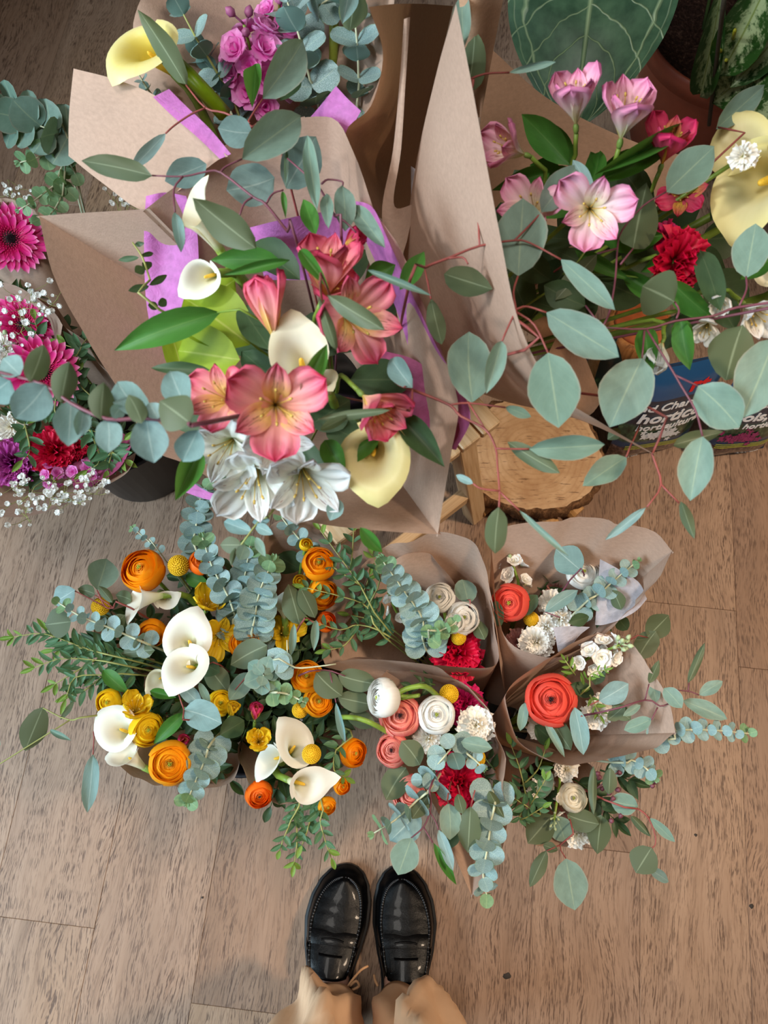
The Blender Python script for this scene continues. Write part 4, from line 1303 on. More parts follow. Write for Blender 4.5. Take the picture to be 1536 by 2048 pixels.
def shoe(label, toe, ang, side):
    toe = Vector((toe.x, toe.y, 0))
    o = thing('loafer', label, 'shoe', toe, 'patent loafers on the photographer')
    Mx = Matrix.Translation(toe) @ Matrix.Rotation(ang, 4, 'Z') @ Matrix.Translation((0, -SHL, 0))
    P = lambda x, t, z: Vector((x + bend(t, side), t * SHL, z))
    # sole
    g = Geo(); N = 40
    ts = [0.5 - 0.5 * math.cos(math.pi * i / N) for i in range(N + 1)]
    out = [(shoe_half(t) * 1.07 + 0.001, t) for t in ts]
    loop = [(x, t) for x, t in out] + [(-x, t) for x, t in out[::-1]]
    n = len(loop)
    for z in (0.0005, 0.004, 0.016, 0.0175):
        k = 0.985 if z in (0.0005, 0.0175) else 1.0
        g.v += [P(x * k, t, z) for x, t in loop]; g.uv += [(0, 0)] * n
    g.f += grid_faces(n, 4, True); g.f.append(tuple(range(3 * n, 4 * n))); g.f.append(tuple(range(n))[::-1])
    part('sole', g.mesh('sole', M['sole']), o, Mx)
    # vamp: toe to tongue
    nx, t0 = 18, 0.40
    TT = [t0 + (1 - t0) * (1 - (1 - i / 26) ** 1.5) for i in range(27)]
    vs, uv = [], []
    def seam_w(t):
        return min(shoe_half(t) * 0.9, shoe_half(min(t, 0.66)) * 0.80 * max(0.0, 1 - (max(0.0, t - 0.60) / 0.325) ** 2.6) ** 0.5)
    def vamp_pt(t, s, flat=None):
        w = shoe_half(t); h = shoe_top(t)
        x = abs(w * math.sin(s * math.pi / 2)) if flat is None else flat
        ws = seam_w(t)
        if x > ws or ws < 0.002:          # wall below the moccasin seam
            q = max(0.0, (w - x)) / max(w - ws, 1e-4)
            z = 0.0165 + (h - 0.005 - 0.0165) * (1 - (1 - min(1, q)) ** 2.3)
        else:                             # plate inside the seam
            q = x / ws
            z = h - 0.005 + 0.0065 * (1 - q ** 2.2)
        wr = 0.0011 * math.sin(t * 95 + 3 * s) * max(0, 1 - abs(t - 0.68) / 0.09) * (x < ws)
        return P(math.copysign(x, s), t, max(0.0165, z + wr))
    for t in TT:
        for i in range(-nx, nx + 1):
            s = i / nx
            vs.append(vamp_pt(t, s)); uv.append((0.5 + 0.5 * s, t))
    vp = part('vamp', mk('vamp', vs, grid_faces(2 * nx + 1, len(TT)), M['patent'], uv), o, Mx)
    # moccasin seam and its stitches
    tt_ = [t0 + (0.924 - t0) * (1 - (1 - i / 30) ** 2.0) for i in range(31)]
    path = [vamp_pt(t, 1, seam_w(t)) for t in tt_]; path2 = [vamp_pt(t, -1, seam_w(t)) for t in tt_]
    ridge = path + path2[::-1][1:]
    ridge = [q + Vector((0, 0, 0.0012)) for q in ridge]
    part('seam', Geo().tube(ridge, 0.0017, 0.0017, 6, 90).mesh('seam', M['patent']), vp, Mx)
    rp = catmull(ridge, 150); g = Geo()
    for k in range(2, 148, 2):
        d = (rp[k + 1] - rp[k - 1]).normalized(); n_ = d.cross(Vector((0, 0, 1)))
        g.add(*tube_geo([rp[k] - n_ * 0.0017 + Vector((0, 0, .0014)), rp[k] + n_ * 0.0017 + Vector((0, 0, .0014))], 0.00035, 0.00035, 4))
    part('stitching', g.mesh('stitching', M['thread']), vp, Mx, kind='stuff')
    # saddle strap with its slot
    def ribbon(t_a, t_b, smax, off, bow, nm, notch=False):
        vs, nxx, ny = [], 18, 5
        for j in range(ny):
            f = j / (ny - 1)
            for i in range(-nxx, nxx + 1):
                s = i / nxx * smax
                bw = bow * (1 - (s / smax) ** 2)
                tt = t_a + (t_b - t_a) * f
                if notch: tt += (0.012 * math.exp(-((s) / 0.16) ** 2) - 0.0) * (1 if f > 0.5 else 0) * -1
                p_ = vamp_pt(min(0.97, tt + bw), s)
                vs.append(p_ + Vector((0, 0, off * (1 if 0 < j < ny - 1 else 0.4))))
        return mk(nm, vs, grid_faces(2 * nxx + 1, ny), M['patent'])
    part('strap', ribbon(0.535, 0.615, 0.86, 0.0024, 0.012, 'strap', True), o, Mx)
    part('slot', ribbon(0.566, 0.582, 0.26, 0.0034, 0.010, 'slot'), o, Mx)
    # tongue
    vs = []
    for j in range(9):
        f = j / 8
        for i in range(-10, 11):
            s = i / 10
            t = 0.50 - 0.135 * f
            wd = shoe_half(0.5) * (0.74 - 0.04 * f) * (1.0 if f < 0.8 else math.sqrt(max(0.0, 1 - ((f - 0.8) / 0.24) ** 2)) * 0.2 + 0.8)
            z = 0.0705 + 0.010 * f - 0.010 * s * s
            tt = t + 0.018 * (abs(s) ** 3) * (f > 0.75)
            vs.append(P(wd * s, tt, z))
    tg = part('tongue', mk('tongue', vs, grid_faces(21, 9), M['patent']), o, Mx)
    md = tg.modifiers.new('thick', 'SOLIDIFY'); md.thickness = 0.0022
    # quarters round the heel
    vs = []
    arc = []
    for i in range(31):
        f = i / 30 * 2 - 1
        if abs(f) > 0.3: t = 0.08 + (abs(f) - 0.3) / 0.7 * 0.46; x = math.copysign(shoe_half(t), f)
        else: t = 0.0 + 0.08 * (abs(f) / 0.3) ** 2; x = shoe_half(0.08) * f / 0.3
        arc.append((x, t))
    for j in range(6):
        q = j / 5
        for x, t in arc:
            top = 0.052 + 0.014 * max(0, (t - 0.25) / 0.3) + 0.010 * max(0, (0.12 - t) / 0.12)
            vs.append(P(x * (1 - 0.10 * q ** 2), t + 0.004 * q * (t < 0.08), 0.016 + (top - 0.016) * q))
    qd = part('quarter', mk('quarter', vs, grid_faces(31, 6), M['patent']), o, Mx)
    md = qd.modifiers.new('thick', 'SOLIDIFY'); md.thickness = 0.0026
    vs = [P(x * 0.86, t * 0.98 + 0.004, 0.020) for x, t in arc]
    part('insole', mk('insole', vs, [tuple(range(31))], M['sole']), o, Mx)
    return Mx, P
tl, tr = W(692, 1727, 0.02), W(806, 1731, 0.02)
MxL, PL_ = shoe('glossy black patent loafer on the left foot', tl, math.radians(-7.5), -1)
MxR, PR_ = shoe('glossy black patent loafer on the right foot, tip under a silver leaf', tr, math.radians(-0.5), 1)

# body: feet and shins as one mesh, trousers as clothing
person = thing('person', 'standing person seen from above, tan trousers and black loafers', 'person', (0, -0.4, 0))
g = Geo()
for Mx, s, kx in ((MxL, -1, -0.012), (MxR, 1, 0.010)):
    rings = [(0.62, 0.030, 0.020, 0.034), (0.50, 0.044, 0.026, 0.032), (0.40, 0.050, 0.032, 0.030), (0.30, 0.062, 0.033, 0.036), (0.225, 0.085, 0.030, 0.038), (0.20, 0.12, 0.032, 0.042), (0.185, 0.18, 0.036, 0.046), (0.16, 0.28, 0.048, 0.055), (0.16, 0.36, 0.052, 0.058), (0.17, 0.47, 0.050, 0.055)]
    n = 18; base = len(g.v)
    for (t, z, rx, ry) in rings:
        c = Mx @ Vector((0, t * SHL, 0))
        for i in range(n):
            a = 2 * math.pi * i / n
            if z < 0.07:    # foot part: ring stands across the foot
                q = Mx @ Vector((rx * math.cos(a), t * SHL + 0.012 * math.sin(a), 0)); q.z = max(0.021, z + 0.022 * math.sin(a))
            else:
                q = c + Vector((rx * math.cos(a), ry * math.sin(a), z - 0.0))
            g.v.append(q); g.uv.append((0, 0))
    g.f += [tuple(i + base for i in f) for f in grid_faces(n, len(rings), True)]
    g.f.append(tuple(base + i for i in range(n))); g.f.append(tuple(base + (len(rings) - 1) * n + i for i in range(n)))
part('body', g.mesh('body', M['skin']), person)

def trouser_mat():
    b = NB('tan_cotton'); v = b.obj()
    wv = b.noise(b.mapping(v, (900, 900, 200)), 1.0, 2)
    col = b.ramp(b.noise(v, 12, 3), [(0.3, lin((232, 190, 152))), (0.7, lin((242, 204, 168)))])
    return b.finish(col, 0.75, 0.2, b.bump(wv, 0.2, 0.0006), 0.05)
M['trousers'] = trouser_mat()
g = Geo()
levels = 26
def smooth01(q): q = max(0.0, min(1.0, q)); return q * q * (3 - 2 * q)
for s in (-1, 1):
    base = len(g.v); n = 64
    for j in range(levels):
        f = j / (levels - 1); z = 0.098 + 0.80 * f ** 1.25
        hem = (-0.092, -0.392) if s < 0 else (0.038, -0.394)
        cx = hem[0] + (-0.012 if s < 0 else 0.010) * smooth01(f * 2.2) + (0.015 if s < 0 else -0.010) * smooth01((f - .5) * 2)
        cy = hem[1] - 0.020 * smooth01(f * 1.6) - 0.03 * f
        rx = 0.050 + 0.024 * smooth01(f * 4.0) + 0.012 * f; ry = 0.055 + 0.022 * smooth01(f * 4) + 0.02 * f
        for i in range(n):
            a = 2 * math.pi * i / n
            fold = 0.0
            # diagonal creases of loose cloth
            for (a0, sl, z0, wdt, amp) in (((1.9, -3.5, 0.16, 0.30, 0.018), (0.9, 4.5, 0.20, 0.34, 0.010), (2.6, 3.0, 0.30, 0.4, 0.012), (1.4, -2.0, 0.40, 0.5, 0.010)) if s < 0 else ((1.25, 3.6, 0.15, 0.28, 0.019), (2.3, -4.0, 0.20, 0.35, 0.010), (0.5, -3.0, 0.28, 0.4, 0.012), (1.7, 2.2, 0.42, 0.5, 0.010))):
                d_ = (a - a0 - sl * (z - z0) + math.pi) % (2 * math.pi) - math.pi
                fold += amp * 1.25 * (max(0.0, 1 - abs(d_) / wdt) ** 1.3 - 0.7 * math.exp(-((d_ - wdt * 1.3) / (wdt * 0.8)) ** 2)) * smooth01((z - 0.09) / 0.06)
            hemw = 0.006 * math.sin(3 * a + s) * (1 - smooth01((z - 0.098) / 0.08))
            zz = z + (0.010 * math.sin(2 * a + 0.8 * s) + 0.014 * math.sin(a)) * (1 - smooth01((z - 0.098) / 0.10))
            g.v.append(Vector((cx + (rx + fold + hemw) * math.cos(a), cy + (ry + fold + hemw) * math.sin(a), zz))); g.uv.append((i / n, f))
    g.f += [tuple(i + base for i in f) for f in grid_faces(n, levels, True)]
    g.f.append(tuple(base + (levels - 1) * n + i for i in range(n)))
tp = part('trousers', g.mesh('trousers', M['trousers']), person)
md = tp.modifiers.new('thick', 'SOLIDIFY'); md.thickness = 0.0015; md.offset = -1
M['cord'] = plain('tan_cord', (196, 152, 112), 0.8)
def PZ(px, py, z): return W(px, py, z)
for (pts) in ([(694, 1975, .10), (706, 1958, .10), (722, 1940, .10), (736, 1932, .095)], [(700, 1972, .10), (712, 1962, .105), (718, 1972, .10), (704, 1980, .10)],
              [(756, 1972, .10), (750, 1960, .10), (748, 1950, .095)]):
    part('drawstring', Geo().tube([PZ(*q) for q in pts], 0.0022, 0.0020, 6, 12).mesh('drawstring', M['cord']), tp)

# ------------------------------------------------------------------ paper and tissue wraps
M['kraft'] = paper_mat()
M['kraft_shaded'] = paper_mat('kraft_paper_shaded', (176, 138, 110), 0.3, 0.18)  # same kraft paper, with shade put into its browner colour
M['pinktissue'] = tissue_mat('pink_tissue', (206, 124, 196), 0.35)
M['roset'] = tissue_mat('rose_tissue', (176, 84, 124), 0.30)
M['greytissue'] = tissue_mat('grey_tissue', (190, 184, 190), 0.35)
LLf = lambda dx=0, dy=0: Vector((LLx + dx, LLy + dy, 0.14))
LRf = lambda dx=0, dy=0: Vector((LRx + dx, LRy + dy, 0.14))
Gf = lambda dx=0, dy=0: Vector((Gx + dx, Gy + dy, 0.12))
SF = lambda dx=0, dy=0: Vector((STOOL.x + dx, STOOL.y + dy, 0.56))

def cone_wrap(label, rim, base, br, mat='kraft', cat='paper wrap', wrinkle=0.004, curl=0.10, nv=12, nu=96, group=None, seed=1, open_from=None):
    P = []
    for q in rim:
        p = W(*q[:3])
        P += [p, p, p] if len(q) > 3 else [p]
    if open_from is None:
        ext = P + P[:3]
        path = catmull([P[-1]] + ext, 400)
        # cut out exactly one turn
        n = len(P); seg = len(ext); per = 400 / seg
        path = path[int(round(per)):int(round(per * (n + 1))) + 1]
        idx = [int(round(i * (len(path) - 1) / nu)) for i in range(nu)]
        row = [path[i] for i in idx]; closed = True
    else:
        row = catmull(P, nu - 1); closed = False
    c = sum(row, Vector()) / len(row)
    base = Vector(base)
    rr = random.Random(seed); ph = [rr.uniform(0, 6.28) for _ in range(4)]
    vs, uv = [], []
    for j in range(nv):
        t = j / (nv - 1)
        for i, q in enumerate(row):
            d = q - c; a = math.atan2(d.y, d.x)
            b0 = base + Vector((br * math.cos(a), br * math.sin(a), 0))
            f = t - curl * math.sin(math.pi * t) * 0.5           # stays slim low down, opens near the rim
            p = Vector((b0.x + (q.x - b0.x) * f, b0.y + (q.y - b0.y) * f, b0.z + (q.z - b0.z) * t))
            fo = abs(((a * 1.9 + ph[3]) % 2.0) - 1.0) + 0.6 * abs(((a * 3.1 + ph[0] + 0.5 * t) % 2.0) - 1.0) - 0.8
            w = wrinkle * 1.2 * t * fo + wrinkle * 0.5 * t * (math.sin(3 * a + ph[0]) + 0.6 * math.sin(7 * a + ph[1] + 2 * t) + 0.4 * math.sin(13 * a + ph[2]))
            p += Vector((math.cos(a), math.sin(a), 0)) * w
            vs.append(p); uv.append((i / len(row), t))
    me = mk('wrap', vs, grid_faces(len(row), nv, closed), M[mat], uv)
    o = solo('paper_wrap' if 'kraft' in mat else 'tissue_wrap', me, label, cat, None, group)
    return o

def sheet(label, rows, mat='kraft', nu=24, nv=16, name=None, cat=None, wrinkle=0.003, seed=2):
    R_ = [catmull([W(*q) for q in r], nu) for r in rows]
    cols = [catmull([R_[k][i] for k in range(len(R_))], nv) for i in range(nu + 1)]
    rr = random.Random(seed); ph = [rr.uniform(0, 6.28) for _ in range(4)]
    vs, uv = [], []
    for j in range(nv + 1):
        for i in range(nu + 1):
            p = cols[i][j]
            w = wrinkle * (math.sin(i * 0.55 + ph[0] + 0.2 * j) + 0.6 * math.sin(j * 0.6 + i * 0.3 + ph[1]))
            vs.append(p + to_cam(p) * w); uv.append((i / nu, j / nv))
    me = mk('sheet', vs, grid_faces(nu + 1, nv + 1), M[mat], uv)
    nm = name or ('paper_wrap' if 'kraft' in mat else 'tissue_wrap')
    return solo(nm, me, label, cat or ('paper wrap' if 'kraft' in mat else 'tissue'))

# --- lower right: four wraps round one bucket
cone_wrap('kraft wrap around the powdery eucalyptus and red carnation, back left of its bucket', [(742, 1120, .44), (800, 1085, .47), (880, 1066, .48), (945, 1078, .48), (968, 1120, .47), (980, 1210, .45), (998, 1300, .44), (975, 1335, .44), (880, 1333, .44), (790, 1322, .43), (715, 1313, .43), (650, 1330, .42), (640, 1260, .40), (672, 1180, .42)], LRf(-.03, .03), 0.028, seed=3)
sheet('inner flap of kraft paper folded behind the white ranunculus', [[(778, 1128, .452), (812, 1108, .455), (856, 1106, .455), (872, 1122, .45)], [(790, 1150, .43), (830, 1150, .43), (880, 1150, .43), (905, 1160, .43)], [(800, 1185, .38), (840, 1185, .38), (890, 1185, .38), (915, 1185, .38)]], nu=14, nv=8)
cone_wrap('kraft wrap around the orange red ranunculus, back right, with a torn top edge', [(980, 1108, .46), (1002, 1062, .48), (1080, 1045, .49), (1160, 1037, .495), (1222, 1038, .50, 1), (1300, 1062, .50), (1346, 1102, .50, 1), (1318, 1150, .49), (1280, 1196, .47, 1), (1245, 1240, .46), (1206, 1272, .45), (1150, 1300, .44), (1085, 1314, .44), (1030, 1292, .44), (1000, 1240, .44), (984, 1170, .45)], LRf(.03, .03), 0.028, seed=4)
sheet('pale grey tissue lining folded over the right side of the ranunculus wrap', [[(1200, 1118, .455), (1240, 1140, .46), (1278, 1165, .462), (1294, 1198, .462)], [(1196, 1170, .44), (1225, 1190, .445), (1255, 1205, .455), (1272, 1222, .46)], [(1190, 1250, .43), (1205, 1250, .44), (1225, 1245, .45), (1240, 1240, .458)]], 'greytissue', 14, 10)
sheet('grey brown tissue corner standing up in front of the cream carnation', [[(1106, 1255, .452), (1140, 1252, .452), (1180, 1254, .452)], [(1112, 1280, .440), (1135, 1284, .44), (1158, 1272, .44)], [(1116, 1304, .42), (1125, 1302, .42), (1140, 1296, .42)]], 'greytissue', 10, 8, wrinkle=.001)
cone_wrap('kraft wrap around the big coral red ranunculus, front right', [(1198, 1262, .45, 1), (1120, 1300, .46), (1058, 1338, .46), (1022, 1378, .45), (1018, 1430, .445), (1045, 1486, .44), (1095, 1520, .44), (1150, 1530, .44), (1220, 1520, .45), (1300, 1492, .455), (1356, 1468, .46, 1), (1342, 1420, .46), (1330, 1385, .46), (1300, 1330, .455), (1262, 1290, .45)], LRf(.035, -.03), 0.028, seed=5)
cone_wrap('kraft wrap around the coral and white ranunculus in front of the shoes', [(742, 1392, .42), (772, 1342, .45, 1), (850, 1342, .455), (920, 1366, .455), (975, 1424, .455), (1004, 1495, .455), (1013, 1580, .45), (1010, 1660, .44), (985, 1730, .42), (945, 1797, .40, 1), (905, 1705, .38), (870, 1610, .37), (820, 1560, .37), (778, 1480, .39)], LRf(-.03, -.035), 0.028, seed=6)
sheet('kraft flap leaning between the coral bouquet and the red carnation bouquet', [[(640, 1332, .425), (720, 1318, .44), (860, 1330, .455), (900, 1352, .455)], [(690, 1345, .40), (760, 1340, .40), (860, 1350, .42), (960, 1390, .43)], [(760, 1375, .36), (830, 1368, .36), (900, 1380, .36), (980, 1420, .38)]], nu=16, nv=8)
sheet('kraft fold hanging in the dark gap between the right bouquets', [[(980, 1200, .445), (992, 1260, .445), (1000, 1330, .44)], [(1000, 1230, .36), (1006, 1300, .36), (1008, 1380, .36)], [(1005, 1300, .28), (1008, 1340, .28), (1010, 1390, .28)]], nu=10, nv=8)
cone_wrap('kraft wrap under the low white flowers, mostly hidden at front right', [(1040, 1560, .33), (1045, 1640, .33), (1085, 1690, .32), (1150, 1690, .32), (1200, 1640, .33), (1200, 1560, .34), (1150, 1510, .34), (1080, 1520, .34)], LRf(.03, -.06), 0.025, seed=7)

# --- lower left: three wraps under the orange and yellow flowers
cone_wrap('kraft wrap under the yellow and white flowers, lower left', [(205, 1400, .36), (195, 1480, .37), (265, 1548, .38), (340, 1572, .38), (420, 1578, .38), (470, 1560, .38), (480, 1480, .37), (470, 1400, .36), (420, 1350, .36), (300, 1330, .36)], LLf(-.04, -.02), 0.03, seed=8)
cone_wrap('kraft wrap under the white callas and billy button beside the shoes', [(490, 1420, .36), (480, 1500, .37), (500, 1565, .375), (560, 1608, .38), (620, 1602, .38), (690, 1560, .38), (705, 1480, .37), (690, 1400, .36), (620, 1360, .36), (540, 1370, .36)], LLf(.05, -.02), 0.03, seed=9)
cone_wrap('kraft wrap with a tall back flap behind the orange ranunculus', [(520, 1120, .42), (540, 1050, .44), (600, 1030, .45), (680, 1030, .45), (735, 1065, .44), (740, 1150, .42), (700, 1220, .40), (660, 1310, .39), (590, 1330, .38), (520, 1290, .38), (490, 1200, .39)], LLf(.04, .04), 0.03, seed=10)
cone_wrap('kraft wrap under the orange flowers and calla pair at upper left of the low bouquets', [(200, 1190, .36), (190, 1280, .36), (250, 1340, .36), (360, 1350, .36), (450, 1330, .36), (480, 1230, .37), (450, 1130, .38), (370, 1110, .38), (270, 1130, .37)], LLf(-.04, .04), 0.03, seed=11)

# --- left: gerbera bouquets
cone_wrap('kraft wrap round the dark pink gerbera at the left edge', [(78, 432, .40), (74, 482, .40), (52, 514, .40), (10, 524, .40), (-40, 520, .40), (-75, 480, .40), (-70, 430, .40), (-20, 400, .40), (40, 405, .40)], Gf(-.05, .09), 0.03, 'kraft', seed=12)
cone_wrap('kraft wrap with a rolled rim round the carnations and gerberas at left', [(280, 870, .40), (262, 925, .41), (225, 965, .41), (180, 992, .40), (110, 1018, .39), (40, 1030, .38), (-60, 1020, .38), (-120, 900, .38), (-120, 700, .40), (-60, 600, .42), (20, 585, .42), (110, 612, .42), (128, 650, .42), (175, 690, .41), (215, 740, .40), (262, 810, .40)], Gf(0, 0), 0.045, 'kraft', seed=13, nu=120)
sheet('plum tissue lining inside the rim of the carnation wrap', [[(268, 880, .400), (240, 935, .402), (190, 968, .40), (150, 980, .395)], [(255, 872, .385), (225, 915, .385), (180, 945, .385), (140, 955, .38)], [(235, 860, .36), (205, 890, .36), (170, 915, .36), (130, 925, .36)]], 'roset', 14, 8)
sheet('kraft back flap rising behind the gerberas', [[(-20, 560, .45), (40, 575, .45), (105, 622, .44), (125, 650, .43)], [(-20, 600, .40), (40, 610, .40), (95, 640, .40), (120, 680, .40)], [(-20, 660, .34), (40, 660, .34), (90, 680, .34), (115, 720, .34)]], nu=14, nv=8)

# --- on the stool: central bouquet
cone_wrap('big kraft wrap of the central coral and cream bouquet on the stool', [(78, 432, .80, 1), (180, 424, .82), (292, 418, .84, 1), (390, 350, .85), (470, 275, .86), (600, 234, .87, 1), (668, 238, .87), (704, 300, .87), (752, 420, .87), (808, 522, .87), (872, 670, .86), (918, 800, .85), (905, 900, .83), (890, 985, .815), (876, 1069, .80, 1), (780, 1062, .80), (620, 1046, .78), (500, 1010, .76), (380, 930, .73), (300, 895, .72), (246, 800, .73), (182, 690, .76), (112, 562, .79)], SF(-.03, -.035), 0.035, 'kraft', seed=14, nu=140, nv=16, curl=0.02, wrinkle=0.002)
sheet('mauve pink tissue sheet at the left inside the central bouquet wrap', [[(292, 392, .835), (330, 385, .84), (372, 392, .845)], [(288, 470, .80), (330, 470, .80), (395, 470, .80)], [(292, 600, .745), (340, 620, .745), (400, 640, .745)], [(310, 700, .70), (360, 720, .70), (420, 740, .70)]], 'pinktissue', 14, 14)
sheet('pink tissue edge along the right side of the central bouquet', [[(690, 400, .85), (742, 412, .872), (772, 470, .872)], [(740, 500, .82), (790, 520, .86), (806, 548, .872)], [(800, 640, .80), (845, 660, .835), (872, 690, .862)], [(840, 800, .76), (890, 810, .80), (940, 822, .84)], [(820, 880, .74), (870, 890, .77), (912, 900, .81)]], 'pinktissue', 12, 24, wrinkle=.002)
sheet('rose tissue folds below the right edge of the central bouquet', [[(760, 700, .78), (830, 720, .80), (890, 770, .82)], [(780, 780, .77), (850, 800, .79), (938, 830, .82)], [(800, 860, .76), (850, 880, .78), (905, 895, .80)]], 'roset', 12, 12, wrinkle=.005)
sheet('pink tissue corner behind the coral alstroemeria', [[(500, 455, .80), (560, 440, .83), (640, 425, .83), (700, 430, .82)], [(510, 490, .78), (570, 490, .79), (640, 490, .79), (700, 490, .79)], [(530, 560, .74), (580, 560, .74), (640, 560, .74), (690, 560, .74)]], 'pinktissue', 12, 8)
sheet('mauve tissue corner showing below the white alstroemeria', [[(378, 960, .735), (420, 985, .74), (470, 990, .745)], [(372, 985, .735), (410, 998, .74), (450, 1003, .745)]], 'pinktissue', 8, 4, wrinkle=.001)

# --- on the stool: magenta bouquet at the back left
sheet('broad kraft front flap of the magenta bouquet, brightly lit at upper left', [[(147, 137, .87), (235, 160, .875), (312, 192, .875), (385, 246, .875), (456, 313, .87)], [(138, 230, .835), (215, 262, .84), (295, 298, .845), (372, 315, .85), (440, 318, .86)], [(137, 312, .80), (205, 366, .81), (288, 421, .82), (352, 385, .84), (422, 330, .86)]], nu=24, nv=14, wrinkle=.002)
sheet('violet tissue band between the front flap and the magenta flowers', [[(338, 178, .876), (372, 212, .877), (420, 258, .877), (462, 308, .872)], [(306, 194, .874), (345, 232, .874), (392, 272, .873), (440, 318, .866)]], 'pinktissue', 14, 5, wrinkle=.001)
sheet('violet tissue square standing beside the brown flap', [[(672, 172, .875), (696, 198, .875), (722, 222, .872)], [(640, 212, .86), (665, 235, .86), (700, 260, .86)], [(620, 235, .84), (650, 258, .84), (684, 276, .84)]], 'pinktissue', 8, 8, wrinkle=.001)
cone_wrap('kraft wrap behind the yellow calla and magenta flowers', [(215, 165, .80), (250, 90, .83), (290, -20, .86), (400, -220, .88), (580, -280, .89), (720, -200, .89), (790, -40, .87), (775, 110, .84), (730, 230, .80), (640, 290, .77), (520, 330, .75), (400, 320, .75), (300, 250, .77)], SF(-.04, .03), 0.035, 'kraft', seed=15)
sheet('tall brown kraft flap with a concave edge, right of the magenta bouquet', [[(738, 14, .97), (790, 8, .90), (850, 8, .80), (906, 12, .68)], [(766, 110, .93), (800, 120, .85), (840, 130, .75), (880, 130, .64)], [(742, 212, .89), (780, 240, .80), (820, 250, .70), (860, 250, .60)], [(690, 276, .86), (740, 330, .77), (790, 360, .68), (840, 360, .58)], [(740, 420, .78), (780, 450, .70), (810, 470, .62), (840, 470, .56)]], 'kraft_shaded', 18, 22, wrinkle=.001)
sheet('narrow kraft strip with a pinked edge standing between the tall flaps', [[(808, 38, .945), (814, 36, .946), (820, 34, .945)], [(800, 150, .90), (806, 150, .905), (812, 150, .905)], [(786, 300, .85), (794, 300, .856), (802, 300, .857)], [(764, 420, .81), (776, 414, .815), (788, 410, .818)], [(775, 520, .775), (805, 510, .78), (830, 408, .80)]], 'kraft', 6, 26, wrinkle=.0)
sheet('pale tissue scrap with a torn edge between the kraft flaps', [[(822, 332, .80), (838, 345, .805), (848, 372, .805)], [(822, 430, .78), (845, 440, .785), (876, 462, .79)], [(818, 540, .75), (835, 545, .755), (850, 548, .76)]], 'greytissue', 8, 12)

# --- on the stool: pale pink bouquet leaning right
sheet('long tan kraft cone side with leaf shadows, left of the pale pink bouquet', [[(912, 8, .99), (938, 140, .985), (966, 290, .975), (1000, 470, .96), (1040, 650, .93), (1110, 780, .90), (1210, 850, .87), (1322, 916, .84)], [(872, 150, .91), (868, 300, .89), (880, 420, .87), (905, 540, .85), (945, 660, .825), (1000, 745, .81), (1070, 800, .80), (1160, 840, .79)], [(830, 340, .82), (824, 420, .805), (828, 500, .79), (848, 590, .775), (882, 680, .76), (920, 740, .75), (960, 780, .745), (1000, 800, .74)], [(800, 560, .70), (806, 600, .70), (815, 640, .695), (828, 680, .69), (845, 710, .685), (860, 735, .68), (880, 750, .675), (900, 760, .67)]], 'kraft', 40, 24, wrinkle=.0012)
sheet('greyish inner paper behind the pale pink bouquet, at the top', [[(915, -30, .95), (960, -30, .95), (1010, -20, .94)], [(930, 120, .89), (960, 120, .89), (985, 110, .88)], [(945, 240, .83), (955, 235, .83), (962, 235, .83)]], 'kraft_shaded', 10, 12)
sheet('brown kraft back of the pale pink bouquet, in shade', [[(985, 100, .74), (1100, 200, .70), (1260, 280, .68), (1400, 320, .70)], [(960, 250, .70), (1060, 330, .66), (1200, 400, .64), (1330, 440, .66)], [(960, 420, .66), (1040, 480, .62), (1130, 540, .62), (1220, 580, .64)], [(980, 600, .64), (1020, 640, .60), (1080, 680, .60), (1120, 700, .62)]], 'kraft_shaded', 20, 16)
sheet('kraft corner of the right wrap hanging near the orchid bags', [[(1130, 640, .76), (1160, 690, .76), (1205, 800, .76)], [(1110, 680, .74), (1140, 740, .74), (1180, 830, .76)], [(1090, 720, .73), (1120, 780, .74), (1150, 830, .76)]], 'kraft_shaded', 10, 8, wrinkle=.001)

# ================================================================== lower left: orange, yellow and white
L = LLf
# (bx,by,z) (mx,my,z)
calla((330, 1190, .455), (262, 1205, .475), 96, (-0.5, -0.9), 'white', 'white calla pointing left below the tall orange ranunculus', L(-.03, .03), 'cup')
calla((322, 1188, .43), (340, 1214, .47), 66, (0.9, 0.5), 'white', 'small white calla with its spadix showing, right of the left-pointing calla', L(-.03, .03), 'cup')
calla((385, 1300, .43), (368, 1262, .50), 100, (0.2, 1.0), 'white', 'tall white calla standing above its twin in the middle of the orange bouquet', L(-.02, .02), 'wide')
calla((395, 1335, .45), (345, 1325, .52), 96, (-0.3, -1.0), 'white', 'broad white calla curling over, just below the tall calla', L(-.02, .01), 'wide')
calla((330, 1350, .42), (312, 1362, .455), 66, (-0.6, -0.8), 'cream', 'shaded calla lobe under the broad white calla', L(-.02, .01), 'cup')
calla((270, 1470, .43), (222, 1452, .47), 88, (-0.9, 0.6), 'white', 'white calla at the far left above the lying one', L(-.05, -.02), 'wide')
calla((292, 1538, .44), (245, 1505, .46), 88, (-1.0, 0.3), 'white', 'white calla lying low beside the round orange ranunculus', L(-.05, -.02), 'cup')
calla((588, 1508, .43), (520, 1522, .46), 94, (-0.5, -0.9), 'white', 'white calla turned down under the yellow alstroemeria', L(.03, -.02), 'cup')
calla((575, 1515, .44), (612, 1465, .49), 92, (-0.5, 1.0), 'white', 'white calla with rolled mouth facing up, beside the billy button', L(.05, -.02), 'wide')
calla((575, 1560, .45), (640, 1580, .49), 104, (1.0, 0.15), 'white', 'long white calla whose green tip points right above the shoes', L(.05, -.02), 'long')
calla((570, 1240, .43), (562, 1165, .47), 66, (0.3, 1.0), 'white', 'white calla half hidden behind the silvery eucalyptus columns', L(.03, .03), 'cup')
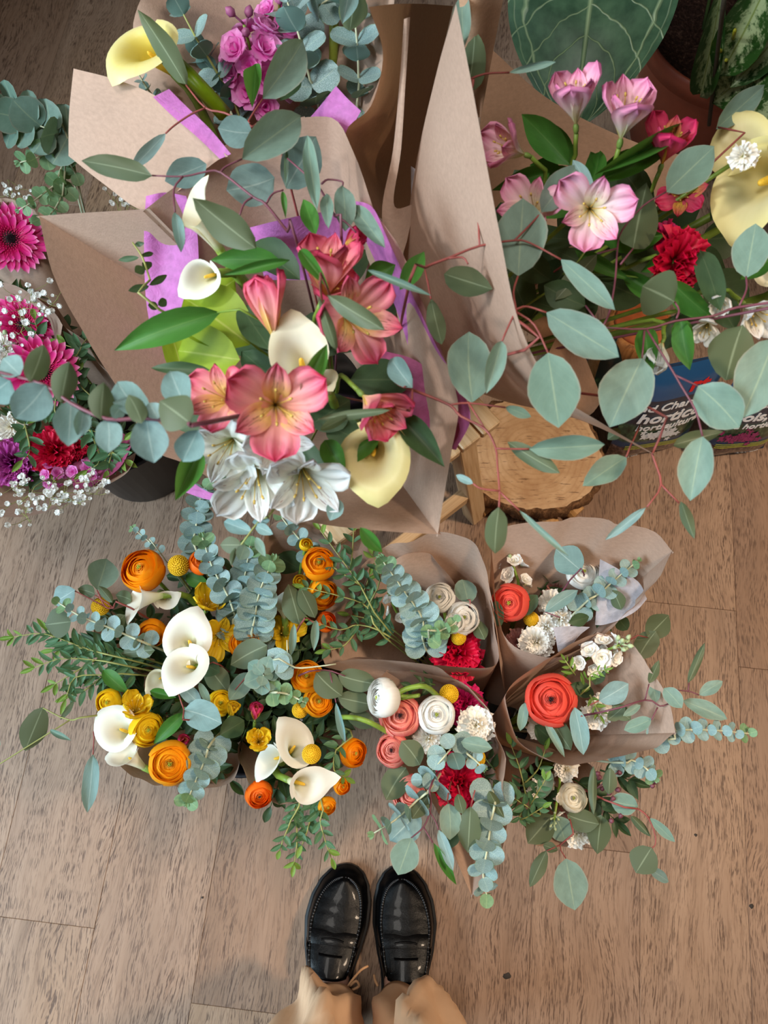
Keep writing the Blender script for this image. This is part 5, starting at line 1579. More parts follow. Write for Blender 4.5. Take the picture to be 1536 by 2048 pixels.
calla((400, 1300, .40), (300, 1190, .43), 56, (-0.6, 0.5), 'cream', 'cream calla behind the tall orange ranunculus', L(-.02, .02), 'cup')

R_ = [(286, 1140, .47, 86, (-.5, .35), 'orange', 'tall loose orange ranunculus at the upper left edge', 0.5), (402, 1126, .46, 48, (.2, .5), 'flame', 'small orange red ranunculus beside the uppermost billy button', 0.0),
      (637, 1128, .475, 66, (.05, .25), 'orange', 'orange ranunculus below the two green buds', 0.0), (645, 1188, .45, 62, (.5, -.2), 'gold', 'golden orange ranunculus under the one below the buds', 0.5),
      (304, 1265, .43, 56, (-.2, -.3), 'orange', 'orange ranunculus in shade under the left pointing calla', 0.2), (218, 1404, .44, 52, (-.4, -.1), 'yellow', 'yellow ranunculus furthest left', 0.2),
      (293, 1458, .45, 66, (.3, -.2), 'yellow', 'yellow ranunculus between the left calla and the round orange one', 0.3), (340, 1526, .47, 84, (-.05, -.15), 'gold', 'round golden ranunculus facing up with a green heart', 0.0),
      (518, 1588, .43, 54, (.1, -.5), 'flame', 'small deep orange ranunculus with a dark heart, at the bottom edge', 0.0), (706, 1506, .43, 54, (.6, -.1), 'orange', 'orange ranunculus seen from the side, nearest the coral bouquet', 0.2),
      (441, 1406, .43, 50, (.1, .1), 'yellow', 'yellow ranunculus above the pale blue leaf', 0.1), (614, 1354, .45, 64, (-.1, .2), 'gold', 'ruffled golden ranunculus below the bare grey twig', 0.4),
      (636, 1403, .44, 58, (.2, 0), 'gold', 'golden ranunculus touching the dark round leaves', 0.3), (490, 1288, .43, 62, (0, .2), 'orange', 'orange ranunculus hidden behind the big olive leaf', 0.2),
      (684, 1572, .41, 34, (.4, -.3), 'orange', 'small orange ranunculus peeping above the long calla tip', 0.2), (654, 1612, .40, 36, (.3, -.5), 'gold', 'small golden ranunculus under the long calla', 0.2),
      (652, 1244, .42, 40, (.6, .2), 'flame', 'dim orange ranunculus against the brown paper', 0.2)]
for (px, py, z, d, fc, pal, lb, op) in R_:
    ranunculus(px, py, z, d, fc, pal, lb, L((px - 440) * .00018, (1350 - py) * .00018), 'blackheart' if 'dark heart' in lb else 'greenheart', op, 'orange and yellow ranunculus')
ranunculus(612, 1090, .46, 27, (.1, .5), 'yellow', 'upper closed green yellow bud', L(.03, .03), 'greenheart', -0.3, None, 3)
ranunculus(600, 1163, .46, 28, (-.2, .2), 'yellow', 'lower closed green yellow bud beside the calla', L(.03, .03), 'greenheart', -0.3, None, 3)
for (px, py, z, d, lb) in ((357, 1131, .47, 42, 'billy button beside the small orange red ranunculus'), (201, 1213, .44, 36, 'billy button under the pale round leaf at left'), (623, 1508, .48, 38, 'billy button between two white callas'),
                           (600, 1420, .43, 32, 'dim billy button above the rolled white calla'), (378, 1366, .42, 26, 'billy button half hidden below the broad calla')):
    craspedia(px, py, z, d, (0.1, 0.2), lb, L((px - 440) * .00018, (1350 - py) * .00018), 'yellow billy buttons')
alstroemeria(418, 1196, .45, 84, (.2, .7), 'yellow', 'yellow alstroemeria beside the leftmost silvery column', L(0, .03), 0.7, None, [(372, 1150, 420, 1172, 30, .44, 'green')])
alstroemeria(442, 1278, .44, 86, (.1, -.2), 'yellow', 'yellow alstroemeria with dark flecks right of the tall calla', L(0, .01), 1.0)
alstroemeria(575, 1262, .43, 76, (.3, .2), 'yellow', 'shaded yellow alstroemeria under the silvery columns', L(.02, .01), 0.8)
alstroemeria(272, 1408, .47, 78, (.1, .6), 'yellow', 'yellow striped alstroemeria above the far left calla', L(-.04, -.01), 0.7, None, [(206, 1340, 256, 1385, 30, .46, 'green'), (300, 1382, 354, 1396, 20, .46, 'green')])
alstroemeria(517, 1478, .485, 66, (0, .2), 'yellow', 'pale yellow alstroemeria lying on the turned down calla', L(.03, -.01), 0.6)
alstroemeria(466, 1416, .45, 48, (.3, .7), 'yellow', 'closed yellow alstroemeria bud above the blue leaf', L(.02, -.01), 0.2)
alstroemeria(512, 1420, .44, 52, (.1, .9), 'hot', 'closed orange pink alstroemeria bud under the eucalyptus rosette', L(.02, -.01), 0.2, None, [(370, 1425, 305, 1490, 30, .46, 'green'), (365, 1415, 395, 1440, 16, .46, 'green')])
alstroemeria(366, 1482, .42, 44, (.5, .2), 'hot', 'dim orange alstroemeria bud right of the round golden ranunculus', L(-.02, -.01), 0.3)

branch('silver dollar branch with one big pale leaf standing at the upper left', .47, [[(262, 1216), (228, 1216), (210, 1213), (194, 1180)], [(228, 1216), (190, 1190)], [(210, 1213), (150, 1182)]],
       [(194, 1180, 215, 1116, 62), (150, 1180, 106, 1206, 46, 'B'), (142, 1243, 90, 1250, 60, 'b'), (190, 1188, 156, 1178, 27, 'b'), (225, 1205, 198, 1172, 18, 'b'), (262, 1200, 232, 1190, 28, 'b'), (250, 1230, 215, 1262, 30, 'b')], L(-.03, .03))
branch('shaded silver dollar leaves between the callas and the rosette', .445, [[(440, 1330), (412, 1330)], [(500, 1345), (470, 1380)]],
       [(412, 1328, 456, 1384, 46, 'b'), (534, 1290, 462, 1330, 58, 'b', .02), (500, 1345, 458, 1400, 40), (310, 1300, 240, 1308, 26, 'b'), (395, 1320, 440, 1345, 40, 'd')], L(0, 0))
branch('olive silver dollar leaves hanging beside the golden orange ranunculus', .475, [[(600, 1250), (620, 1240), (640, 1260)]],
       [(600, 1250, 577, 1170, 50, 'b'), (630, 1236, 600, 1174, 36, 'b'), (588, 1248, 582, 1312, 16), (632, 1240, 628, 1300, 17), (610, 1100, 650, 1130, 46, 'd', -.04), (555, 1110, 600, 1140, 50, 'd', -.06)], L(.03, .03))
branch('pale blue leaf and its folded neighbour in the yellow bouquet', .475, [[(380, 1440), (368, 1419), (356, 1385)]],
       [(368, 1419, 443, 1447, 62, 'B'), (354, 1364, 404, 1412, 30, 'B'), (398, 1365, 420, 1410, 16), (440, 1470, 490, 1440, 44, 'd', -.02)], L(-.02, -.01))
branch('dark round leaves pressed against the coral bouquet wrap', .47, [[(600, 1350), (650, 1340), (690, 1352)], [(660, 1345), (672, 1405)]],
       [(632, 1345, 684, 1392, 56, 'b'), (676, 1350, 754, 1368, 46, 'b'), (676, 1395, 748, 1410, 44, 'b', -.01), (694, 1432, 752, 1450, 36, 'b', -.02), (672, 1405, 690, 1487, 15, 'B', .02)], L(.04, 0), stem='plumstem')
branch('olive leaf hanging alone at the left edge above the floor', .45, [[(200, 1430), (140, 1440), (86, 1416)], [(140, 1440), (60, 1490), (-20, 1540)]], [(86, 1414, 50, 1502, 50, 'b'), (120, 1440, 150, 1400, 12), (100, 1460, 140, 1480, 12), (0, 1480, -30, 1500, 30)], L(-.04, -.02), stem='olivestem')
branch('thin diamond leaf hanging over the bare floor at lower left', .43, [[(230, 1440), (190, 1460), (188, 1475), (186, 1509)]], [(186, 1509, 174, 1625, 33, 'B')], L(-.04, -.02))
branch('eucalyptus leaf rosette in the middle of the orange bouquet', .485, [[(527, 1352), (527, 1351)]],
       [(527, 1350, 497, 1325, 36), (527, 1350, 540, 1312, 38), (527, 1350, 562, 1338, 36), (527, 1350, 556, 1378, 36), (527, 1350, 522, 1392, 36), (527, 1350, 488, 1368, 38), (527, 1350, 508, 1328, 24, '', .01), (527, 1350, 548, 1346, 24, '', .01), (527, 1350, 522, 1372, 24, '', .01)], L(.01, 0), stem='palestem')
branch('bare grey twig with two dusty leaves above the golden ranunculus', .49, [[(545, 1320), (590, 1335), (625, 1334), (672, 1328)], [(575, 1318), (574, 1280)]], [(585, 1335, 535, 1300, 44), (588, 1335, 550, 1345, 40), (580, 1330, 545, 1320, 40, '', .006)], L(.02, 0), stem='palestem', mat='baby')

baby_branch([(300, 1290, .44), (262, 1274, .46), (215, 1254, .475), (160, 1232, .485), (112, 1202, .49)], 33, 21, 'powdery eucalyptus arm reaching left past the pale round leaf', L(-.03, .02))
baby_branch([(475, 1245, .42), (455, 1190, .45), (425, 1135, .47), (405, 1075, .485)], 38, 17, 'silvery eucalyptus column nearest the orange red ranunculus', L(0, .03), size_end=.6)
baby_branch([(505, 1285, .42), (510, 1235, .46), (520, 1180, .49), (546, 1122, .50)], 50, 15, 'thick silvery eucalyptus column in front of the hidden calla', L(.02, .02), size_end=.6)
baby_branch([(470, 1265, .41), (475, 1210, .43), (490, 1150, .45), (500, 1090, .46)], 44, 15, 'dark silvery column behind the thick one', L(.01, .03), size_end=.7)
baby_branch([(400, 1120, .44), (392, 1060, .455), (400, 1000, .46), (412, 970, .46)], 40, 15, 'silvery sprig rising behind towards the white alstroemeria', L(0, .04), size_end=.6)
baby_branch([(428, 1478, .44), (410, 1520, .46), (392, 1560, .47), (374, 1602, .475)], 44, 15, 'silvery eucalyptus arm drooping over the lower paper edge', L(-.01, -.02), size_end=.55)
baby_branch([(320, 1105, .45), (300, 1085, .455), (280, 1068, .46), (264, 1056, .46)], 16, 13, 'tiny leaved sprig above the tall orange ranunculus', L(-.02, .04), size_end=.7, r=.0008)
baby_branch([(545, 1385, .47), (575, 1388, .48), (600, 1400, .485), (608, 1404, .485)], 26, 14, 'fresh green round leaved tip below the rosette', L(.02, 0), mat='babynew')
baby_branch([(620, 1110, .43), (600, 1080, .44), (575, 1050, .45), (560, 1030, .45)], 30, 20, 'round leaved sprig behind the green buds', L(.03, .04), size_end=.7)
for (sts, lb) in (([[(280, 1325, .42), (180, 1300, .44), (90, 1268, .45), (28, 1274, .45)], [(180, 1300, .44), (120, 1285, .44), (95, 1260, .45)]], 'topmost thin leaved sprig reaching left over the floor'),
                  ([[(270, 1335, .43), (190, 1320, .44), (120, 1318, .45), (70, 1335, .45)], [(190, 1320, .44), (140, 1350, .44), (110, 1368, .44)]], 'middle thin leaved sprig reaching left over the floor'),
                  ([[(280, 1350, .42), (210, 1350, .44), (150, 1355, .45), (132, 1398, .45)], [(210, 1350, .43), (170, 1380, .43), (140, 1392, .43)]], 'lowest thin leaved sprig at the left, bending down'),
                  ([[(300, 1320, .41), (240, 1305, .42), (180, 1290, .43), (110, 1300, .43)]], 'dark thin leaved sprig under the other left sprigs')):
    spray(sts, 40, 19, lb, L(-.04, .01))
for (sts, lb) in (([[(600, 1580, .40), (582, 1640, .41), (566, 1680, .41), (560, 1700, .40)], [(590, 1610, .40), (594, 1680, .40), (588, 1728, .39)]], 'left thin leaved sprig hanging towards the shoes'),
                  ([[(640, 1590, .40), (640, 1640, .41), (650, 1680, .41), (662, 1715, .40)], [(630, 1600, .40), (615, 1660, .40), (604, 1690, .40)]], 'right thin leaved sprig hanging towards the shoes'),
                  ([[(700, 1460, .42), (672, 1500, .45), (668, 1540, .45), (690, 1555, .44)]], 'thin leaved sprig beside the side-on orange ranunculus')):
    spray(sts, 34, 20, lb, L(.05, -.03), wr=.42)
for (sts, lb) in (([[(778, 1262, .42), (720, 1170, .47), (678, 1112, .49), (640, 1060, .50)], [(720, 1170, .47), (668, 1135, .48), (640, 1110, .48)], [(700, 1145, .475), (705, 1100, .48), (708, 1050, .48)]], 'tall thin leaved sprig crossing in front of the brown back flap'),
                  ([[(770, 1275, .42), (735, 1215, .44), (690, 1195, .46), (610, 1175, .47)], [(735, 1215, .44), (760, 1160, .45), (745, 1110, .46)]], 'thin leaved sprig leaning over the orange ranunculus from the right'),
                  ([[(790, 1280, .40), (720, 1250, .42), (680, 1260, .43), (620, 1240, .44)], [(720, 1250, .41), (690, 1290, .42), (655, 1300, .42)]], 'shaded thin leaved sprig low beside the red carnation'),
                  ([[(800, 1270, .39), (750, 1240, .40), (725, 1200, .41), (740, 1150, .43)], [(750, 1240, .40), (700, 1230, .40)]], 'dark thin leaved sprig filling the left of the red carnation wrap')):
    spray(sts, 34, 24, lb, LRf(-.03, .03), wr=.40)
# low greenery filling the bunch
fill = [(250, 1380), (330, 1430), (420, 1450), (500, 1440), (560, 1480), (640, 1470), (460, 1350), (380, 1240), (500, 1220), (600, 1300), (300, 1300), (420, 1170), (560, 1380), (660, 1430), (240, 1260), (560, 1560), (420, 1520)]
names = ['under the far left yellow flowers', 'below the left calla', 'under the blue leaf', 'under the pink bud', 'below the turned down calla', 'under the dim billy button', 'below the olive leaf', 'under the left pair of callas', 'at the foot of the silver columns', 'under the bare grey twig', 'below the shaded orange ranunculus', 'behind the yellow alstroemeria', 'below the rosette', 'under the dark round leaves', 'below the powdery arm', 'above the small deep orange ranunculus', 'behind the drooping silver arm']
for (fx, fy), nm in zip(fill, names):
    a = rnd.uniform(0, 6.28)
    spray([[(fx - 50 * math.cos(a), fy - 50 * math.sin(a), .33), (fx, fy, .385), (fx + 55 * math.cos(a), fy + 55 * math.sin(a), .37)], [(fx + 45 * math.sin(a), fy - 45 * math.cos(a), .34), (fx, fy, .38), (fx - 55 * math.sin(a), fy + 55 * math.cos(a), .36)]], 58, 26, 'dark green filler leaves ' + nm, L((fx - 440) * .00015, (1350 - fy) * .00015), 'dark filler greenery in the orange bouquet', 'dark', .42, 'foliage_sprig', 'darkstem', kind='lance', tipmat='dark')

# ================================================================== lower right
L = LRf
B = L(-.03, .03)
ranunculus(880, 1196, .43, 58, (-.1, .2), 'white', 'white ranunculus left of the grey leaf in the red carnation wrap', B)
ranunculus(926, 1236, .435, 66, (.2, .1), 'white', 'white ranunculus with outer petals spread, above the red carnation', B, open_=.3)
ranunculus(910, 1246, .45, 40, (-.2, .3), 'white', 'small white bloom under the round green tip', B, open_=.4, layers=3)
craspedia(917, 1275, .43, 30, (0, .1), 'billy button resting on the red carnation', B, 'yellow billy buttons')
carnation(918, 1308, .415, 104, (.05, 0), 'red', 'deep red carnation in the shaded corner of the back left wrap', B)
stock((800, 1235, .40), (776, 1185, .42), 26, 6, 'white', 'few white stock florets behind the powdery eucalyptus', B, buds=2)
branch('grey square ended leaf behind the white ranunculus', .43, [[(940, 1220), (935, 1200)]], [(936, 1205, 925, 1160, 46, 'r'), (950, 1240, 970, 1280, 30, 'b')], B)
baby_branch([(852, 1300, .41), (846, 1240, .45), (810, 1185, .48), (764, 1120, .50)], 48, 15, 'thick powdery eucalyptus arm leaning up left from the red carnation', B, size_end=.55)
baby_branch([(858, 1275, .45), (880, 1262, .46), (905, 1250, .47), (915, 1240, .47)], 30, 15, 'short green round leaved tip beside the white bloom', B, mat='babynew')
B = L(.03, .03)
stock((1040, 1190, .40), (1018, 1105, .43), 40, 9, 'white', 'cream white stock spike at the left of the back right wrap', B, buds=7)
ranunculus(1021, 1206, .43, 74, (-.25, 0), 'red', 'orange red ranunculus in the back right wrap', B, open_=0)
ranunculus(1166, 1146, .42, 66, (.2, .3), 'white', 'white ranunculus behind the round blue leaf', B, open_=.5)
carnation(1100, 1206, .41, 54, (-.2, .1), 'white', 'cream carnation left of the curved pale leaf', B, n=24)
carnation(1122, 1238, .41, 52, (.2, 0), 'white', 'cream carnation above the standing tissue corner', B, n=24)
carnation(1090, 1254, .41, 52, (0, .1), 'white', 'cream carnation beside the dim billy button', B, n=24)
carnation(1072, 1286, .41, 66, (0, -.1), 'white', 'largest cream carnation at the bottom of the back right wrap', B)
carnation(1112, 1182, .385, 56, (.1, .1), 'dusk', 'dusky pink carnation deep in the back right wrap', B, n=22)
carnation(1034, 1284, .38, 50, (-.1, 0), 'dusk', 'dusky red carnation in the lower left of that wrap', B, n=22)
craspedia(1062, 1238, .40, 30, (0, 0), 'dim billy button left of the cream carnations', B, 'yellow billy buttons')
branch('round blue leaf and curved pale leaf over the back right wrap', .455, [[(1140, 1160), (1168, 1152), (1163, 1142)], [(1120, 1235), (1090, 1224)]],
       [(1163, 1142, 1112, 1098, 62, 'B'), (1090, 1224, 1156, 1180, 30, 'B'), (1137, 1245, 1180, 1234, 26, 'd'), (1225, 1180, 1244, 1220, 30, 'b'), (1040, 1230, 1075, 1190, 34, 'd', -.03), (990, 1200, 1000, 1255, 24, 'd', -.02)], B, stem='plumstem')
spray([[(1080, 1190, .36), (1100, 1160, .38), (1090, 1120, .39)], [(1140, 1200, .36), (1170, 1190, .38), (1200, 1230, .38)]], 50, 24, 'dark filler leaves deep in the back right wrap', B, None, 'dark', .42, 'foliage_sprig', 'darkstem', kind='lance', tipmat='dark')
baby_branch([(1155, 1220, .42), (1195, 1190, .44), (1235, 1155, .46), (1275, 1122, .475)], 36, 18, 'round leaved eucalyptus arm lying against the grey tissue', B, size_end=.5)
B = L(.035, -.03)
ranunculus(1103, 1400, .44, 100, (-.05, .05), 'red', 'large coral red ranunculus with a black heart', B, 'blackheart', .05)
stock((1170, 1320, .41), (1240, 1290, .46), 46, 13, 'white', 'bright white stock cluster on the right edge of the right bouquets', B, buds=8)
carnation(1192, 1432, .41, 54, (.1, -.1), 'white', 'white bloom right of the pale blue leaf', B, n=20)
carnation(1204, 1405, .40, 42, (.2, .2), 'white', 'narrow white bloom above it', B, n=16)
carnation(1075, 1455, .39, 50, (-.2, -.1), 'white', 'dim cream bloom low at the left of the front right wrap', B, n=18)
branch('mixed silver and pale blue leaves around the coral red ranunculus', .445, [[(1150, 1440), (1149, 1416)], [(1180, 1410), (1200, 1400)]],
       [(1198, 1402, 1258, 1368, 44, 'B'), (1149, 1414, 1167, 1510, 37, 'B', .02), (1100, 1430, 1142, 1500, 42, 'b'), (1050, 1405, 1040, 1462, 22), (1088, 1440, 1130, 1515, 16), (1215, 1440, 1250, 1410, 26, 'b'), (1225, 1410, 1262, 1440, 30, 'b'), (1140, 1370, 1190, 1390, 30, 'd', -.02), (1070, 1450, 1110, 1485, 40, 'd', -.03), (1200, 1330, 1190, 1370, 30, 'd', -.02)], B)
spray([[(1160, 1390, .42), (1180, 1350, .44), (1210, 1340, .46)], [(1180, 1390, .43), (1200, 1430, .44)], [(1150, 1350, .42), (1130, 1320, .44)]], 26, 16, 'light green thin leaved sprig above the coral red ranunculus', B, mat='parvinew', wr=.3)
branch('loose silver dollar twig reaching right over the floor', .46, [[(1200, 1425), (1290, 1400), (1320, 1412), (1340, 1406)], [(1290, 1400), (1298, 1368)], [(1330, 1380), (1375, 1382), (1398, 1390)], [(1376, 1384), (1378, 1366)], [(1315, 1415), (1303, 1440)]],
       [(1298, 1366, 1318, 1322, 18, 'b'), (1312, 1404, 1306, 1368, 24), (1328, 1376, 1364, 1416, 34), (1376, 1366, 1409, 1286, 17, 'b'), (1398, 1390, 1446, 1362, 25), (1366, 1401, 1456, 1438, 34), (1303, 1438, 1248, 1460, 30), (1281, 1410, 1246, 1432, 16)], B, stem='plumstem')
baby_branch([(1312, 1480, .42), (1350, 1462, .44), (1420, 1460, .455), (1505, 1468, .46)], 31, 16, 'round leaved eucalyptus arm pointing right beyond the front right wrap', B, size_end=.55)
branch('big brownish green leaves right of the white stock', .42, [[(1240, 1290), (1295, 1275)]], [(1295, 1274, 1338, 1230, 48, 'b'), (1312, 1262, 1276, 1318, 46, 'b'), (1255, 1260, 1235, 1235, 30, 'd'), (1262, 1330, 1300, 1350, 16, 'g')], B)
# low bouquet at the bottom right
B = L(.03, -.06)
ranunculus(1146, 1596, .37, 56, (.15, 0), 'cream', 'cream ranunculus low under the front right wrap', B)
stock((1118, 1540, .34), (1108, 1640, .38), 26, 8, 'white', 'greenish white stock spike low at bottom right', B, buds=8)
carnation(1132, 1536, .36, 48, (0, .2), 'white', 'white bloom tucked under the paper edge', B, n=18)
carnation(1156, 1672, .34, 54, (.1, -.3), 'white', 'cream bloom half covered by dark leaves at the bottom right', B, n=18)
carnation(1072, 1580, .35, 40, (0, 0), 'white', 'small white bloom beside the light green sprig', B, n=16)
branch('cluster of dark round leaves below the cream ranunculus', .375, [[(1140, 1640), (1120, 1690), (1132, 1717)], [(1120, 1690), (1093, 1702)]],
       [(1104, 1630, 1056, 1686, 56, 'b'), (1110, 1632, 1130, 1684, 48), (1134, 1630, 1198, 1648, 46, 'b'), (1203, 1630, 1194, 1706, 46, 'b'), (1132, 1717, 1149, 1820, 70, '', .02), (1093, 1701, 1060, 1774, 28, 'b', .02), (1086, 1690, 1116, 1700, 20, 'b'), (1100, 1540, 1080, 1600, 30), (1187, 1533, 1186, 1628, 18, 'b', .03), (1220, 1535, 1218, 1590, 28, 'b', .02), (1205, 1620, 1232, 1600, 30, 'd')], B)
branch('small red twig with spread leaves at the lower right, over the floor', .39, [[(1210, 1600), (1276, 1618), (1298, 1639), (1310, 1670), (1310, 1690), (1303, 1696)], [(1276, 1618), (1300, 1636)]],
       [(1276, 1612, 1220, 1600, 44), (1262, 1632, 1300, 1672, 17, 'b'), (1300, 1636, 1350, 1684, 20), (1303, 1695, 1272, 1746, 56, 'b'), (1298, 1738, 1338, 1764, 22, 'B', -.01)], B)
baby_branch([(1225, 1525, .38), (1262, 1520, .395), (1290, 1535, .40), (1310, 1556, .40)], 33, 16, 'short round leaved tip under the right paper corner', B, size_end=.6)
spray([[(1050, 1600, .36), (1040, 1540, .39), (1022, 1490, .40)], [(1045, 1570, .37), (1075, 1540, .39), (1090, 1500, .40)], [(1040, 1600, .38), (1010, 1590, .40), (985, 1580, .41)]], 34, 22, 'dark thin leaved sprig in the gap beside the coral bouquet', B, wr=.42)
spray([[(1080, 1620, .38), (1050, 1610, .41), (1020, 1590, .42)], [(1060, 1610, .40), (1090, 1560, .42)], [(1050, 1610, .40), (1040, 1640, .40), (1085, 1615, .42)]], 30, 18, 'fresh green thin leaved sprig at the right of the coral wrap', B, wr=.46)
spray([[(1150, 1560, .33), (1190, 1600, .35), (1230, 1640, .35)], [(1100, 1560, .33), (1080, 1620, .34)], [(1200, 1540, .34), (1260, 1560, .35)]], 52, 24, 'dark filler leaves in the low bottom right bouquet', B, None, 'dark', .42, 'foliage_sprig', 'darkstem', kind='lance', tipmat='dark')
g = Geo(); B_ = L(.03, -.06)
o = thing('gumnut_twig', 'dark twig with small brown gumnuts under the right paper corner', 'twig', W(1205, 1560, .38))
tube_part('stem', [W(1190, 1580, .37), W(1215, 1560, .385), W(1235, 1545, .39)], .001, .0007, 'plumstem', o)
for (x, y) in ((1196, 1560), (1208, 1572), (1215, 1590), (1222, 1602), (1230, 1580), (1244, 1548), (1308, 1568), (1300, 1566), (1226, 1640), (1238, 1636), (1200, 1545), (1218, 1552)):
    c = W(x, y, .385); d = Vector((rnd.uniform(-1, 1), rnd.uniform(-1, 1), rnd.uniform(-.2, .8))).normalized()
    part('gumnut', Geo().add(*tube_geo([c, c + d * .003, c + d * .006, c + d * .0075], 0, 0, 6, [.0012, .0032, .0036, .0026])).mesh('gumnut', M['plumstem']), o)
# coral bouquet in front of the shoes
B = L(-.03, -.035)
ranunculus(801, 1432, .445, 82, (-.05, .05), 'coral', 'upper coral ranunculus with a dark little heart', B, 'blackheart')
rA = ranunculus(786, 1500, .435, 68, (-.25, -.05), 'coral', 'middle coral ranunculus at the left edge of the front wrap', B, 'blackheart')
ranunculus(822, 1586, .42, 74, (-.1, -.2), 'coral', 'lowest coral ranunculus, partly behind small grey leaves', B, 'greenheart', .2)
ranunculus(873, 1430, .455, 74, (.02, .05), 'white', 'round white ranunculus with a pale green heart', B, open_=.12)
rB = ranunculus(766, 1396, .485, 76, (-1.4, .1), 'white', 'white ranunculus nodding sideways on a bent green stem', W(800, 1392, .485), open_=.3)
carnation(955, 1449, .45, 72, (.1, .05), 'white', 'cream white carnation against the right edge of the front wrap', B)
carnation(856, 1478, .435, 56, (0, -.1), 'white', 'white carnation below the round white ranunculus', B, n=26)
carnation(932, 1408, .425, 82, (.15, .1), 'magenta', 'crimson carnation behind the cream white carnation', B)
carnation(921, 1572, .43, 104, (.05, -.15), 'red', 'big red carnation in the front bouquet', B)
craspedia(898, 1388, .44, 38, (0, .2), 'billy button next to the crimson carnation', B, 'yellow billy buttons')
craspedia(952, 1516, .42, 38, (0, 0), 'billy button behind the small grey leaves at right', B, 'yellow billy buttons')
tube_part('stem', [W(684, 1434, .45), W(712, 1436, .47), W(742, 1446, .47), W(782, 1468, .44)], .0036, .0036, 'greenstem', rA)
tube_part('stem', [W(788, 1392, .487), W(812, 1378, .49), W(850, 1373, .485), W(882, 1398, .43)], .0038, .0038, 'greenstem', rB)
branch('silver dollar leaves spread over the coral ranunculus', .47, [[(866, 1560), (862, 1600), (860, 1624), (847, 1654), (822, 1676)], [(847, 1654), (866, 1686)], [(860, 1624), (872, 1645), (877, 1660)]],
       [(840, 1530, 803, 1482, 52, 'b'), (922, 1484, 984, 1496, 32), (812, 1535, 772, 1600, 56, 'b', -.04), (838, 1622, 780, 1682, 64, 'B', -.03), (823, 1676, 796, 1750, 58), (857, 1590, 824, 1638, 32, 'b'), (877, 1659, 906, 1742, 23, 'B'), (867, 1686, 914, 1772, 20, 'g'), (925, 1490, 905, 1470, 30, 'd', -.02)], B, stem='plumstem')
branch('green silver dollar leaves hanging below the big red carnation', .465, [[(898, 1580), (897, 1607)], [(950, 1580), (941, 1614)], [(915, 1570), (920, 1590)]],
       [(897, 1606, 900, 1680, 46), (941, 1613, 936, 1706, 47, 'b'), (915, 1588, 926, 1628, 24, 'b'), (978, 1582, 1006, 1634, 23, 'b'), (905, 1650, 890, 1700, 40, 'd', -.04)], B)
branch('round grey green leaf pairs in the middle of the front bouquet', .475, [[(900, 1500), (865, 1540)]], [(880, 1535, 866, 1490, 40, 'r'), (868, 1540, 876, 1510, 38, 'r', .01), (905, 1495, 885, 1470, 34, 'r'), (905, 1500, 940, 1470, 42, 'r', -.01), (905, 1505, 918, 1540, 38, 'rb'), (848, 1575, 872, 1555, 40, 'r'), (848, 1575, 838, 1550, 34, 'rB'), (845, 1560, 822, 1560, 26, 'rB'), (868, 1555, 850, 1540, 26, 'rb')], B, mat='baby', stem='palestem')
baby_branch([(870, 1565, .46), (835, 1600, .475), (790, 1640, .485), (748, 1666, .49)], 40, 26, 'thin leaved eucalyptus tip seen edge on, pointing at the left shoe', B, flat=.05, size_end=.7, lift=.1)
baby_branch([(930, 1500, .44), (950, 1520, .46), (965, 1535, .465)], 26, 18, 'small grey leaf pairs in front of the right billy button', B, size_end=.8)
baby_branch([(985, 1580, .43), (982, 1640, .45), (974, 1700, .46), (966, 1750, .46), (976, 1800, .45)], 48, 21, 'long silvery eucalyptus arm hanging towards the right shoe', B, size_end=.55)
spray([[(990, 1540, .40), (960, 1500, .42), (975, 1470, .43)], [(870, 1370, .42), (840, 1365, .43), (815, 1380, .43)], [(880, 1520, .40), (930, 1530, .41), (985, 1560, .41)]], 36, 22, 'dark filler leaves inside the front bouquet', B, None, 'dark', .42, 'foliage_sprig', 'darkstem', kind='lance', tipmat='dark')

# ================================================================== central bouquet on the stool
B = SF(-.03, -.035)
alstroemeria(655, 505, .935, 176, (.05, 1.4), 'coral', 'coral alstroemeria standing upright at the top of the central bouquet', B, 0.75, None, [(632, 470, 605, 395, 36, .90, 'green')], spin=.3)
alstroemeria(530, 585, .935, 150, (-.35, 1.8), 'coral', 'half closed striped coral alstroemeria left of the upright one', B, 0.3, None, [(580, 520, 445, 550, 22, .955, 'green'), (600, 500, 660, 580, 28, .95, 'green'), (560, 520, 420, 520, 50, .90, 'green')], spin=.2)
alstroemeria(712, 478, .90, 72, (.8, .8), 'hot', 'small hot pink alstroemeria bud at the right of the upright bloom', B, 0.3)
alstroemeria(728, 640, .935, 180, (.5, -.1), 'coral', 'coral alstroemeria turned right beside the cream calla back', B, 1.0, None, [(800, 580, 850, 500, 40, .90, 'green'), (730, 560, 790, 530, 46, .89, 'green')], spin=.9)
alstroemeria(665, 560, .915, 130, (.3, .6), 'coral', 'coral alstroemeria behind, under the upright bloom', B, 0.75, spin=.1)
alstroemeria(425, 788, .94, 150, (-.5, .2), 'coral', 'coral alstroemeria at the left, overlapped by the big open one', B, 1.0, spin=.5)
alstroemeria(553, 815, .975, 205, (.02, -.05), 'coral', 'big open coral alstroemeria facing up with yellow stamens', B, 1.0, spin=.52)
alstroemeria(770, 835, .90, 140, (.9, -.9), 'coral', 'hot coral alstroemeria pointing down right above the yellow calla', B, 0.5, None, [(760, 870, 650, 940, 46, .86, 'green'), (800, 830, 890, 935, 54, .87, 'dark')], spin=.4)
